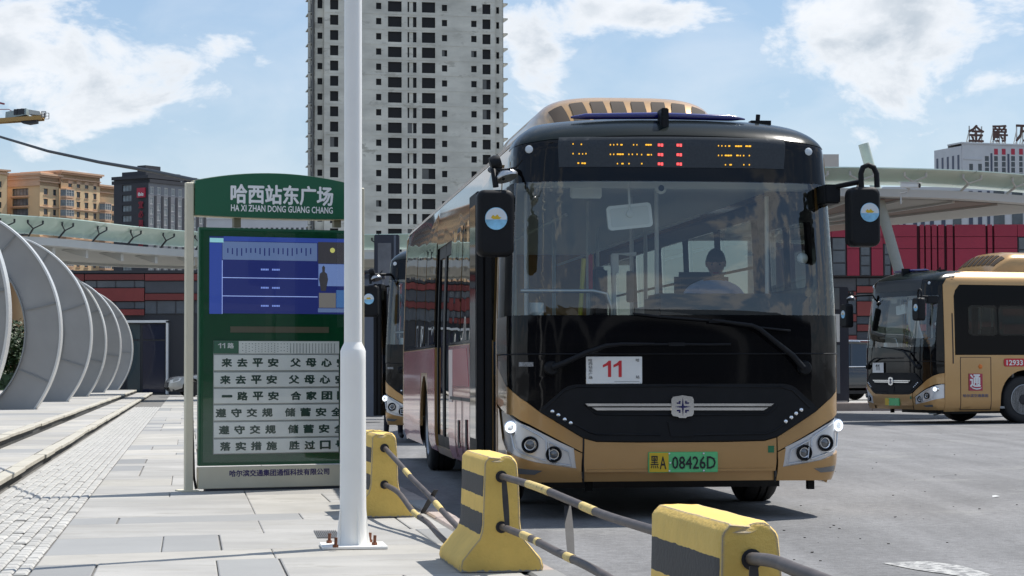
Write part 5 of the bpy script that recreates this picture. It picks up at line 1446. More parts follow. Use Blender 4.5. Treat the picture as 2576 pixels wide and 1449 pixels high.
    # ---------------- mirrors
    def mirror(cx, z0, z1, w_, s, name='mirror'):
        t = thing_part(name, root)
        yv = -.22
        b = MB()
        def ring_(k, y): return [V((cx+(x-cx)*k, y, (z0+z1)/2+(z-(z0+z1)/2)*(1-(1-k)*.6))) for x, z in rrect(cx-w_/2, cx+w_/2, z0, z1, .055, 5)]
        rw = [ring_(.80, yv-.082), ring_(.92, yv-.075), ring_(.985, yv-.055), ring_(1, yv-.02), ring_(1, yv+.06), ring_(.96, yv+.085), ring_(.9, yv+.09)]
        b.grid(rw, close=True); nn_ = len(rw[0]); b.add(rw[0], [tuple(range(nn_))]); b.add(rw[-1], [tuple(range(nn_))]); b.build('mirror_housing', 'blackmatte', t, smooth=50)
        b = MB(); b.lathe([(w_*.30, 0), (w_*.30, .004), (w_*.29, .005)], (cx+(.0 if s < 0 else .03), yv-.083, (z0+z1)/2+.03), (0,-1,0), 28)
        b.build('round_sticker', 'sticker', t)
        sc_ = V((cx+(.0 if s < 0 else .03), yv-.0885, (z0+z1)/2+.03)); b = MB(); rr_ = w_*.285; b.add([sc_+V((rr_*math.cos(math.radians(a_)), 0, rr_*math.sin(math.radians(a_)))) for a_ in range(-5, 186, 10)], [tuple(range(20))]); b.add([sc_+V((x_*rr_, -.001, z_*rr_)) for x_, z_ in ((-.5,.1),(-.3,.35),(-.1,.2),(.1,.4),(.3,.15),(.5,.1),(.3,-.05),(-.3,-.05))], [tuple(range(8))], 1); b.build('sticker_print', ['stickerwhite', 'plate_y'], t)
        return t, yv
    t, yv = mirror(fx(1231)+.02, fz(652), fz(488), 92/335, -1)
    b = MB(); b.tube([(fx(1231)+.03, yv+.02, fz(480)), (fx(1236), yv+.03, fz(440)), (fx(1238), .1, fz(428)), (-1.15, .35, fz(425))], .022, 10); b.build('mirror_arm', 'blackmatte', t, smooth=60)
    b = MB(); b.lathe([(.05, -.04), (.06, 0), (.05, .04)], (fx(1243), yv+.1, fz(418)), (1,0,.3), 14); b.build('arm_joint', 'blackmatte', t, smooth=60)
    b = MB(); b.lathe([(.085, 0), (.09, .02), (.06, .06), (0, .075)], (fx(1270), yv+.05, fz(458)), V((-.3,.3,1)), 20); b.build('kerb_mirror', 'steel', t, smooth=60)
    b = MB(); b.tube([(fx(1240), yv+.05, fz(435)), (fx(1262), yv, fz(438)), (fx(1290), yv-.02, fz(432)), (fx(1306), yv-.02, fz(413))], .008, 6); b.tube([(fx(1262), yv+.03, fz(462)), (fx(1243), yv+.03, fz(440))], .01, 6); b.build('stay', 'blackmatte', t)
    t, yv = mirror(fx(2165)-.035, fz(624), fz(474), 80/335, 1)
    b = MB(); b.box(fx(2083), fx(2123), .05, .30, fz(508), fz(459)); b.build('mirror_mount', 'blackmatte', t, bevel=.012)
    lx = [(2151,474),(2150,440),(2155,424),(2168,418),(2182,424),(2189,440),(2190,474)]
    b = MB(); b.tube([(fx(a), yv, fz(c)) for a, c in lx], .021, 10); b.tube([(fx(2110), .1, fz(465)), (fx(2150), yv, fz(460))], .02, 8); b.build('mirror_arm', 'blackmatte', t, smooth=60)
    b = MB(); b.lathe([(.04, -.03), (.045, .0), (.03, .03), (0,.04)], (fx(2086), .3, fz(430)), (1,-.4,0), 14); b.build('side_camera', 'blackmatte', root, smooth=60)
    # ---------------- interior
    it = 'intdark'
    b = MB(); b.box(-.1, 1.12, .42, 1.0, 1.18, fz(733)); b.box(-1.15, -.1, .42, .62, .6, 1.50); b.build('dashboard', it, root, bevel=.03)
    b = MB(); b.box(-1.1, 1.1, .40, .44, .345, 1.50); b.build('bulkhead', it, root)
    dz_ = fz(735)
    q = MB(); c = V((fx(1990)-.25, 1.02, 1.62)); ax = V((0,-.45,.9)).normalized(); a_ = ax.orthogonal().normalized(); b2 = ax.cross(a_)
    q.tube([c+(a_*math.cos(i*math.pi/12)+b2*math.sin(i*math.pi/12))*.22 for i in range(25)], .014, 8, cap=False); q.tube([c-a_*.2, c+a_*.2], .014, 6); q.tube([c, c-ax*.3], .03, 8)
    q.build('steering_wheel', 'blackmatte', root, smooth=60)
    ds = thing_part('drivers_seat', root)
    b = MB(); b.box(.31, .81, 1.42, 1.9, 1.0, 1.12); b.build('seat', 'intdark', ds, bevel=.03); b = MB(); b.box(.33, .79, 1.86, 1.98, 1.06, 1.95); b.build('backrest', 'intdark', ds, bevel=.04)
    b = MB(); b.box(.3, .64, 1.5, 1.8, .345, .95); b.build('seat_base', it, ds)
    b = MB(); b.box(.02, .05, .9, 2.1, 1.0, 1.65); b.build('cab_door', 'intgrey', root, bevel=.01)
    b = MB(); b.box(-.02, 1.1, 2.12, 2.15, .8, 1.5); b.build('cab_partition', 'intgrey', root)
    b = MB()
    for x, y, z0, z1 in ((.0, .95, 1.0, 2.6), (.0, 2.12, .35, 2.6), (-.30, 2.6, .35, 2.6), (-.95, 1.75, .35, 2.6), (-.3, 4.8, .35, 2.6), (.35, 3.4, .35, 2.6), (-.95, 5.3, .35, 2.6), (-.95, 7.1, .35, 2.6), (.35, 6.2, .35, 2.6), (-.3, 8.0, .35, 2.6), (.85, .75, 1.6, 2.5)): b.tube([(x,y,z0),(x,y,z1)], .018, 8)
    for x in (-.55, .6): b.tube([(x, 2.2, 2.45), (x, 11, 2.45)], .016, 8)
    b.build('hand_pole', 'white', root, smooth=60)
    b = MB(); b.tube([(-1.16,.42,fz(728)),(-.60,.40,fz(728)),(-.50,.40,fz(735)),(-.46,.42,fz(770)),(-.46,.42,1.2)], .017, 10); b.build('hand_rail', 'steel', root, smooth=60)
    b = MB(); b.tube([(-.95, .7, 1.25),(-.65,.75,1.55),(-.62,.75,2.0)], .02, 8); b.build('hand_rail', mat('yellow grab rail', (.6,.5,.03), .4), root, smooth=60)
    # interior mirror on its rod
    im = thing_part('interior_mirror', root)
    mtx = Matrix.Translation(V((fx(1609), .42, fz(536)))) @ Matrix.Rotation(math.radians(-6), 4, 'Y')
    b = MB(); q9 = rrect(-.175, .175, -.095, .095, .03, 5); b.prism([mtx @ V((x, -.02, z)) for x, z in q9], (0, .04, 0)); b.build('mirror_back', 'letterwhite', im)
    b = MB(); q9 = rrect(-.150, .150, -.072, .072, .02, 5); b.prism([mtx @ V((x, -.026, z)) for x, z in q9], (0, .006, 0)); b.build('mirror_panel', 'white', im)
    b = MB(); b.lathe([(.03, 0), (.026, .02), (0, .024)], mtx @ V((0,-.024,.02)), (0,-1,0), 14); b.tube([mtx @ V((0,-.035,.02)), (fx(1607), .42, 2.6)], .009, 6); b.build('mirror_rod', 'white', im, smooth=50)
    b = MB(); b.box(fx(1458), fx(1540), .44, .47, fz(489), fz(452)); b.build('sun_visor', 'intwhite', root, bevel=.01)
    b = MB(); b.lathe([(.045, -.02), (.045, .02), (.03, .03), (0, .03)], (fx(1692), .45, fz(462)), (0,-1,0), 18, 0); b.lathe([(.024, .03), (.022, .036), (0, .036)], (fx(1692), .45, fz(462)), (0,-1,0), 14, 1); b.build('dash_camera', ['intwhite', 'ink'], root, smooth=50)
    b = MB(); b.box(-1.1, 1.1, .42, .62, 2.53, 2.62); b.build('header_trim', 'intwhite', root)
    fb = thing_part('fare_machine', root)
    b = MB(); b.box(fx(1560)-.06, fx(1562)+.06, .95, 1.1, 1.3, 1.95); b.build('screen_box', 'ink', fb, bevel=.03, segs=3); b = MB(); b.box(fx(1560)-.085, fx(1560)-.06, .93, 1.0, 1.75, 2.05); b.build('red_edge', 'red', fb, bevel=.01)
    b = MB(); b.tube([(fx(1600), 1.0, 1.2), (fx(1600), 1.0, 2.05), (fx(1660), 1.0, 2.05)], .02, 8); b.box(fx(1595), fx(1612), .98, 1.06, 1.9, 2.05); b.build('reader_post', 'white', fb, bevel=.004)
    b = MB(); b.lathe([(.06, 0), (.062, .1), (.058, .105), (0, .105)], (fx(1370), .5, 1.54), (0,0,1), 18); b.build('tissue_tub', 'white', root, smooth=50)
    b = MB(); b.box(fx(1608), fx(1625), .5, .56, fz(755), fz(675)); b.build('handset', 'ink', root, bevel=.006)
    b = MB(); b.box(fx(1905), fx(1940), .52, .54, fz(763), fz(759)); b.build('dash_label', 'white', root)
    # driver's blind, sensors, right hand small mirror
    b = MB(); b.lathe([(.035, 0), (.045, .03), (.03, .06), (0, .07)], (fx(2053), .42, fz(643)), (0,-1,.0), 16); b.build('dash_fan', 'white', root, smooth=50)
    for i, (x, y) in enumerate([(sx, 3.0+.78*k) for k in range(10) for sx in (-.78, .62)]):
        if x < 0 and 5.2 < y < 7.2: continue
        st = thing_part('passenger_seat', root)
        zf = .345 if y < 6.5 else .55
        b = MB(); b.box(x-.20, x+.22, y, y+.42, zf+.38, zf+.45); b.build('seat', 'seatblue', st, bevel=.02, segs=1); b = MB(); b.box(x-.20, x+.22, y+.40, y+.47, zf+.42, zf+1.05); b.build('backrest', 'seatblue', st, bevel=.02, segs=1)
    b = MB(); b.box(-1.2, 1.2, 7.3, BL-.3, .345, .55); b.build('floor_step', 'intgrey', root)

M['brownvent'] = mat('dark brown vent', (.03,.018,.010), .8)
M['seatblue'] = mat('seat moulding', (.12, .17, .26), .5)
_wm = {}
def wz(s, c, root):
    t = thing_part('wheel', root); t.location = (s*1.08, c, .475); t.rotation_euler = (0, 0, 0 if s > 0 else math.pi)
    if not _wm:
        b = MB(); R0 = .475
        b.lathe([(.29, .13), (.36, .15), (.44, .145), (.468, .12), (R0, .09), (R0, .06), (R0-.012, .055), (R0-.012, .045), (R0, .04), (R0, .0), (R0-.012, -.005), (R0-.012, -.015), (R0, -.02), (R0, -.07), (.468, -.12), (.44, -.14), (.29, -.13)], (0,0,0), (1,0,0), 48)
        _wm['tyre'] = b.mesh('tyre', 'rubber', 40)
        b = MB(); b.lathe([(.292, .13), (.305, .145), (.292, .15), (.27, .11), (.262, .04), (.20, .03), (.19, .06), (.17, .085), (.12, .09), (.11, .10), (.10, .13), (0, .135)], (0,0,0), (1,0,0), 40)
        for k in range(10):
            a = 2*math.pi*k/10; b.lathe([(.016, .08), (.016, .115), (0, .12)], (0, .145*math.cos(a), .145*math.sin(a)), (1,0,0), 6)
        _wm['rim'] = b.mesh('rim', 'rimsteel', 35)
        b = MB()
        for k in range(8):
            a = 2*math.pi*(k+.5)/8; b.lathe([(.034, .03), (.032, .050), (0, .050)], (0, .232*math.cos(a), .232*math.sin(a)), (1,0,0), 10)
        hb_ = MB(); hb_.lathe([(.118, .088), (.112, .105), (.10, .137), (.05, .145), (0, .145)], (0,0,0), (1,0,0), 28); _wm['hub'] = hb_.mesh('hub_cap', 'ink', 40)
        _wm['vent'] = b.mesh('rim_holes', 'ink', 35)
    for k, n in (('tyre','tyre'),('rim','rim'),('vent','rim_hole'),('hub','hub_cap')): link(n, _wm[k], t)
M['rimsteel'] = mat('painted wheel steel', (.35, .36, .37), .4, .6, var=.2, vscale=9)
build_bus(BUSROOT)
BUSROOT.location = (BUSX, BUSY, 0); BUSROOT.rotation_euler = (0, 0, BUSROT)

SK = ('route_board',)
bus2 = copy_tree(BUSROOT, skip=('interior_mirror', 'fare_machine'))
bus2['label'] = 'gold city bus mostly hidden behind the front bus, one lit lamp showing'
p2 = P(956, 900, 33.6); bus2.rotation_euler = (0, 0, math.radians(-7)); bus2.location = (p2.x+1.27, 33.9, 0)
bus3 = copy_tree(BUSROOT, skip=('fare_machine', 'route_board'))
bus3['label'] = 'gold city bus parked across the road at the right, badge 12933 on its side'
bus3.scale = (1.04,)*3
def bus3_extra():
    c = bus3; X, Z = (0,1,0), (0,0,1); x = 1.29
    side(1, 'number_badge', rrect(1.80, 2.30, 1.14, 1.30, .05), 'red', c, off=.012, thick=.008)
    text('12933', (1.2895, 1.86, 1.167), X, Z, .38, .10, 'white', c, bold=.03)
    b = MB(); b.box(1.278, 1.288, .97, 1.29, .66, 1.0); b.build('company_mark', 'crimson', c)
    text('通', (1.288, 1.0, .74), X, Z, .24, .24, 'white', c, bold=.03)
    b = MB(); b.tube([(1.29, 1.0, .76), (1.29, 1.06, .71), (1.29, 1.14, .69), (1.29, 1.22, .70), (1.29, 1.26, .72)], [.004,.012,.014,.012,.003], 8); b.build('mark_swoosh', 'white', c)
    text('哈尔滨交通集团', (1.279, .84, .53), X, Z, .58, .065, 'bluegrey', c, bold=.02)
    rb = thing_part('route_board', c); b = MB(); b.box(fx(1474), fx(1615), .0, .008, fz(965), fz(897)); 
    o = b.build('board', 'white', rb); o.location = (0, -.03, 0)
    ones(2, (fx(1516), -.031, fz(948)), 41/335, 21/335, 6/335, 'ink', rb)
M['bluegrey'] = mat('blue grey print', (.10, .10, .16), .5)
bus3_extra()
th = math.radians(21.5)
p3 = P(2363, 800, 45.0)          # the corner between front and driver's side
ax = V((math.cos(th), math.sin(th), 0)); lat = V((math.sin(th), -math.cos(th), 0))
pos = V((p3.x, p3.y, 0)) - lat*1.27*1.05 - ax*.30*1.05
bus3.rotation_euler = (0, 0, -(math.pi/2-th)); bus3.location = (pos.x, pos.y, 0)
# ================================================================== bus stop sign
M['signgreen'] = mat('sign green', (.010,.115,.052), .35, var=.06, vscale=2, coat=.3)
M['signdark'] = mat('cabinet green', (.008,.075,.030), .12, var=.15, vscale=1.5, coat=.8)
M['cream'] = mat('cream painted steel', (.66,.61,.46), .55, var=.05, vscale=3, dirt=(.50,.45,.33), dscale=7, dthr=.66)
M['screen'] = mat('screen deep blue', (.014,.02,.11), .12, emit=(.03,.045,.22), es=.28, coat=.5)
M['screen2'] = mat('screen pale blue', (.05,.10,.25), .12, emit=(.17,.24,.42), es=.36, coat=.5)
M['screen3'] = mat('screen side blue', (.02,.05,.3), .12, emit=(.05,.09,.36), es=.34, coat=.5)
M['scrdark'] = mat('screen dark grey', (.02,.02,.025), .12, emit=(.05,.05,.06), es=.5, coat=.5)
M['scrline'] = mat('screen line', (.3,.4,.7), .2, emit=(.35,.45,.9), es=.45)
M['strip'] = mat('slogan strip', (.84,.86,.82), .3, var=.06, vscale=5, coat=.4)
M['stripgap'] = mat('strip rail', (.38,.40,.38), .4, .3)
M['sgreen'] = mat('slogan lettering green', (.022,.06,.042), .6)
M['purple'] = mat('purple print', (.05,.035,.14), .6)
M['brownbar'] = mat('dim brown inlay', (.12,.11,.07), .3, coat=.5)
SG = Pl(464, 18.1, 23); pg = G(464, 1237, ZP)
SG.p = V((pg.x, pg.y))
sign = thing('bus_stop_sign', 'green and cream bus stop information board with arched header and slogan strips', 'sign', (pg.x, pg.y, ZP), SG.a)
def s2(px, py):
    s_, z = SG.sz(px, py); return s_, z-ZP
def sbox(b, px0, py0, px1, py1, y0, y1, mi=0):     # box from two image corners, local x and z from the sign plane
    xm = (px0+px1)/2; ym = (py0+py1)/2
    a = s2(px0, ym)[0]; c = s2(px1, ym)[0]; z1 = s2(xm, py0)[1]; z0 = s2(xm, py1)[1]
    b.box(a, c, y0, y1, z0, z1, mi); return a, c, z0, z1
WS = s2(914, 900)[0]
pw = s2(484, 1200)[0]
zt = s2(466, 459)[1]
for x0, x1 in ((0, pw), (WS-pw, WS)):
    b = MB(); b.box(x0, x1, -.03, .03, 0, zt); b.build('post', 'cream', sign, bevel=.006, segs=1)
    b = MB(); b.box(x0-.04, x1+.04, -.07, .16, 0, .012); b.build('foot_plate', 'cream', sign)
# header: lens shaped board
zt0, zt1 = s2(690, 438)[1], s2(480, 455)[1]; zb0, zb1 = s2(690, 550)[1], s2(480, 541)[1]
xa, xb = pw+.005, WS-pw-.005; cx = (xa+xb)/2
def header(x0, x1, grow, y0, y1, nm, m_, pr):
    top = []; bot = []; n = 20
    for i in range(n+1):
        f = i/n; x = x0+(x1-x0)*f; e = 1-(2*f-1)**2
        top.append((x, zt1+(zt0-zt1)*e+grow)); bot.append((x, zb1+(zb0-zb1)*e-grow))
    b = MB(); b.prism([(x, y0, z) for x, z in top]+[(x, y0, z) for x, z in reversed(bot)], (0, y1-y0, 0)); return b.build(nm, m_, pr)
hd = header(xa, xb, 0, -.05, -.02, 'header_board', 'signgreen', sign); header(xa, xb, .006, -.02, .09, 'header_frame', 'cream', sign)
hx0, _ = s2(577, 500); hx1, _ = s2(832, 500); z0 = s2(700, 515)[1]; z1 = s2(700, 477)[1]
text('哈西站东广场', (hx0, -.05, z0), (1,0,0), (0,0,1), hx1-hx0, z1-z0+.03, 'letterwhite', hd, bold=.035, lift=.004)
z0 = s2(700, 535)[1]; z1 = s2(700, 519)[1]
text('HA XI ZHAN DONG GUANG CHANG', (hx0, -.05, z0), (1,0,0), (0,0,1), hx1-hx0, z1-z0, 'letterwhite', hd, bold=.02, lift=.004)
b = MB()
for px in (598, 850): a = s2(px-9, 560)[0]; c = s2(px+8, 560)[0]; b.box(a, c, 0, .06, s2(px, 572)[1], s2(px, 545)[1])
b.build('header_bracket', mat('olive steel', (.16,.15,.09), .5), sign)
# cabinet
cab = thing_part('cabinet', sign)
ca = s2(498, 1000)[0]; cb = WS-ca; zc0 = s2(520, 1172)[1]; zc1_ = s2(520, 572)[1]
b = MB(); b.box(ca, cb, -.02, .035, zc0, zc1_); b.build('cabinet_body', 'signgreen', cab, bevel=.006, segs=1)
b = MB(); b.box(ca, cb, -.03, .045, 0.02, zc0-.01); b.build('plinth', 'cream', cab, bevel=.004, segs=1)
b = MB(); b.box(ca+.06, cb-.06, -.025, .04, -.0, .02); b.build('plinth_shadow_gap', 'slate', cab)
b = MB(); b.box(ca+.015, cb-.015, -.032, -.021, zc0+.02, zc1_-.02); b.build('door_panel', 'signdark', cab)
z0 = s2(700, 1196)[1]; z1 = s2(700, 1183)[1]; xa_ = s2(575, 1190)[0]; xb_ = s2(825, 1190)[0]
text('哈尔滨交通集团通恒科技有限公司', (xa_, -.03, z0), (1,0,0), (0,0,1), xb_-xa_, z1-z0+.01, 'purple', cab, bold=.03, lift=.003)
# screen
def cr(x, y): return 429.3+x*.2963, 415.9+y*.2963
scr = thing_part('display_screen', sign)
def sc(nm, x0, y0, x1, y1, m_, pr, yo=-.036, th=.004):
    p0 = cr(x0, y0); p1 = cr(x1, y1); b = MB(); sbox(b, p0[0], p0[1], p1[0], p1[1], yo, yo+th); return b.build(nm, m_, pr)
sc('screen_base', 318, 617, 1600, 1262, 'screen', scr)
sc('screen_header', 440, 617, 1600, 655, 'screen3', scr, -.037, .001); sc('screen_route_map', 430, 656, 1232, 808, 'screen2', scr, -.038, .002)
sc('screen_side', 320, 660, 425, 1262, 'screen3', scr, -.038, .002); sc('screen_logo', 322, 619, 438, 656, mat('screen teal', (.1,.3,.35), .2, emit=(.3,.6,.65), es=.5), scr, -.039, .002)
for y in (957, 1111): sc('screen_line', 425, y, 1236, y+6, 'scrline', scr, -.039, .002)
sc('screen_line', 425, 808, 430, 1262, 'scrline', scr, -.0388, .002)
sc('screen_photo', 1240, 656, 1580, 838, 'scrdark', scr, -.038, .002)
sc('screen_photo', 1244, 842, 1580, 1028, mat('screen sky picture', (.1,.15,.3), .2, emit=(.16,.24,.5), es=.45), scr, -.038, .002)
sc('screen_photo', 1248, 1085, 1390, 1210, mat('screen picture', (.1,.1,.1), .2, emit=(.2,.19,.18), es=.4), scr, -.038, .002)
sc('screen_photo', 1395, 1062, 1580, 1210, mat('screen picture blue', (.03,.08,.2), .2, emit=(.06,.15,.35), es=.5), scr, -.038, .002)
sc('screen_ticker', 1240, 1216, 1580, 1250, 'screen2', scr, -.038, .002)
p = cr(1362, 724); a, z = s2(*p); b = MB(); b.lathe([(.022, 0), (0, .001)], (a, -.039, z), (0,-1,0), 20); b.build('screen_emblem', mat('screen yellow', (.4,.4,.1), .4, emit=(.5,.5,.15), es=.5), scr)
p = cr(1286, 960); a, z = s2(*p); b = MB(); b.add([(a+x*.045, -.0395, z+y_*.11) for x, y_ in ((-.5,-1),(.45,-1),(.9,-.1),(.7,.35),(.25,.5),(.3,.85),(0,1),(-.3,.85),(-.25,.5),(-.75,.35),(-.9,-.1))], [tuple(range(11))]); b.build('screen_figure', 'scrdark', scr)
b = MB()
for k in range(19):
    p0 = cr(470+k*39, 705); p1 = cr(480+k*39, 705+RS.choice([40, 52, 65])); sbox(b, p0[0], p0[1], p1[0], p1[1], -.039, -.038)
b.build('screen_station_marks', 'screen', scr)
for yy, s_ in ((888, 1), (1042, .9), (1195, 1)):
    p0 = cr(756, yy+7); p1 = cr(918, yy-7); a, z0 = s2(*p0); c, z1 = s2(*p1)
    b = MB()
    for k in range(12):
        if k in (5, 6): continue
        b.box(a+(c-a)*k/12, a+(c-a)*(k+.75)/12, -.0395, -.038, z0+(z1-z0)*.1, z1)
    b.build('screen_text_marks', mat('screen text', (.2,.3,.7), .4, emit=(.25,.35,.85), es=.4), scr)
# inlay bar
b = MB(); sbox(b, 577, 822, 824, 837, -.036, -.03); b.build('inlay_bar', 'brownbar', sign)
# slogan strips
def cs(x, y): return 429.3+x*.30557, 818.4+y*.30557
stp = thing_part('slogan_board', sign)
xe = s2(905, 1000)[0]-.06
p0 = cs(342, 128); z1 = s2(*p0)[1]; p1 = cs(342, 1062); z0 = s2(*p1)[1]; xl = s2(cs(342, 500)[0], 900)[0]
b = MB(); b.box(xl, WS-xl, -.038, -.030, z0, z1); b.build('strip_backing', 'stripgap', stp)
# route line header
p0 = cs(342, 130); p1 = cs(548, 232); b = MB(); a, c, z0, z1 = sbox(b, p0[0], p0[1], p1[0], p1[1], -.044, -.038); hb = b.build('route_label', mat('label green', (.05,.15,.09), .4), stp)
ones(2, (a+(c-a)*.18, -.044, z0+(z1-z0)*.42), (z1-z0)*.42, (c-a)*.12, (c-a)*.04, 'white', hb)
text('路', (a+(c-a)*.56, -.044, z0+(z1-z0)*.42), (1,0,0), (0,0,1), (c-a)*.24, (z1-z0)*.42, 'white', hb, bold=.04)
p0 = cs(549, 130); b = MB(); x0_ = c+.002; b.box(x0_, WS-xl, -.044, -.038, z0+.0, z1); sl_ = b.build('route_list', 'strip', stp)
b = MB(); k = 0; xx = x0_+.03
while xx < WS-xl-.03:
    n = RS.choice([4, 5, 6, 3]) if k < 15 else 9
    for j in range(n): zq = z1-.02-j*(.085/n); b.box(xx, xx+.007, -.0455, -.044, zq-.005, zq)
    xx += .028; k += 1
b.build('station_name_marks', 'sgreen', sl_)
sl_rows = [('来去平安', '父母心安', 240, 375, 410, 975), ('来去平安', '父母心安', 385, 512, 398, 962), ('一路平安', '合家团圆', 520, 648, 412, 978), ('遵守交规', '储蓄安全', 655, 788, 362, 930), ('遵守交规', '储蓄安全', 795, 928, 388, 955), ('落实措施', '胜过口号', 935, 1060, 398, 965)]
for a_, c_, y0, y1, xs0, xs1 in sl_rows:
    zt_0 = s2(cs(342, y0)[0], cs(342, y0)[1])[1]; zb_0 = s2(cs(342, y1)[0], cs(342, y1)[1])[1]
    b = MB(); b.box(xl+.004, WS-xl-.004, -.045, -.038, zb_0+.004, zt_0-.004); st = b.build('slogan_strip', 'strip', stp, bevel=.002, segs=1)
    for j, (tx_, x0) in enumerate(((a_, xs0), (c_, xs1))):
        for k, ch in enumerate(tx_):
            p0 = cs(x0+k*127, (y0+y1)/2); p1 = cs(x0+k*127+80, (y0+y1)/2); A = s2(*p0)[0]; B_ = s2(*p1)[0]
            h = .068 if ch != '一' else .010
            zc = (zt_0+zb_0)/2
            text(ch, (A, -.045, zc-h/2), (1,0,0), (0,0,1), B_-A, h, 'sgreen', st, bold=.05, lift=.002, name='character')
M['cover'] = glass('sign cover glass', (.97,.98,.97), ior=1.5)
b = MB(); b.add([(ca+.03, -.056, zc0+.03), (cb-.03, -.056, zc0+.03), (cb-.03, -.056, zc1_-.03), (ca+.03, -.056, zc1_-.03)], [(0,1,2,3)]); b.build('cover_glass', 'cover', sign, fix=False)
# power cable down the left side
b = MB(); xx = s2(487, 800)[0]; b.tube([(xx, .05, 2.0), (xx-.005, .05, 1.2), (xx+.004, .05, .6), (xx+.02, .05, .12), (xx+.03, .02, .02)], .011, 6); b.build('power_cable', 'blackmatte', sign, smooth=60)
# overhead cable to the sign header
a = V((SG.p.x, SG.p.y, 0))+V((SG.u.x, SG.u.y, 0))*s2(512, 447)[0]+V((0,0,s2(512,447)[1]+ZP)); a += V((-.02,.05,-.03))
pts = [P(-260, 240, 40)]
path = [P(-260, 235, 44), P(-120, 297, 38), P(0, 344, 33), P(120, 380, 29), P(250, 408, 25.5), P(380, 430, 22), P(512, 448, 19.2)]
b = MB(); b.tube(path[:-1]+[a], .019, 8); tag(b.build('overhead_cable', 'blackmatte', smooth=60), 'thin black overhead cable sagging from upper left to the green sign header', 'cable')

# ================================================================== white lamp post
def lamp_post():
    g0 = G(888, 1377, ZP); t = thing('lamp_post', 'white painted round lamp post bolted to the paving, in front of the sign', 'lamp post', g0)
    M['wpaint'] = mat('white post paint', (.86,.855,.82), .42, var=.03, vscale=3, dirt=(.42,.42,.42), dscale=9, dthr=.70, coat=.2)
    k = FOC/g0.y
    zs = lambda py: P(888, py, g0.y).z-g0.z
    r1 = 33.0/k; r2 = 22.0/k
    b = MB(); zt = zs(868); H = 9
    b.lathe([(r1*1.02, 0), (r1, .3), (r1*.97, zt-.10), (r1*.97, zt-.045), (r1*.9, zt-.03), (r1*.70, zt), (r2, zt+.01)], (0,0,0.01), (0,0,1), 40); b.build('lower_sleeve', 'wpaint', t, smooth=35)
    b = MB(); b.lathe([(r2*1.02, zt-.02), (r2*.985, 4.5), (r2*.9, H), (0, H)], (0,0,0), (0,0,1), 36); b.build('shaft', 'wpaint', t, smooth=35)
    b = MB(); b.box(-80/k, 82/k, -.16, .17, 0.0, .018, mt=Matrix.Rotation(math.radians(8), 4, 'Z')); b.build('base_plate', 'wpaint', t, bevel=.003, segs=1)
    for a in (8, 98, 188, 278):
        m_ = Matrix.Rotation(math.radians(a+18), 4, 'Z'); b = MB(); q = [(r1*.95,0,.018),(r1*1.38,0,.018),(r1*1.25,0,.08),(r1*1.02,0,.24),(r1*.95,0,.24)]
        b.prism([m_ @ V((x, -.006, z)) for x, _, z in q], m_ @ V((0,.012,0))); b.build('gusset', 'wpaint', t)
    M['rust'] = mat('rusty bolt', (.16,.055,.025), .8, var=.4, vscale=30)
    for (px, py) in ((828,1366),(844,1377),(930,1364),(942,1371)):
        q = G(px, py, ZP+.018)-g0; bt = thing_part('anchor_bolt', t); bt.location = q
        b = MB(); b.tube([(0,0,0),(.003,0,.055)], .009, 8); b.build('bolt_stud', 'rust', bt); b = MB(); b.lathe([(.017, 0), (.017, .015), (0, .015)], (0,0,0), (0,0,1), 6); b.build('nut', 'rust', bt)
    b = MB(); b.tube([(0,0,H-.1),(0,-.1,H),(.0,-1.2,H+.25)], .04, 10); b.build('lamp_arm', 'wpaint', t, smooth=60); b = MB(); b.box(-.14,.14,-1.9,-1.1,H+.2,H+.29); b.build('lamp_head', 'wpaint', t, bevel=.03)
lamp_post()

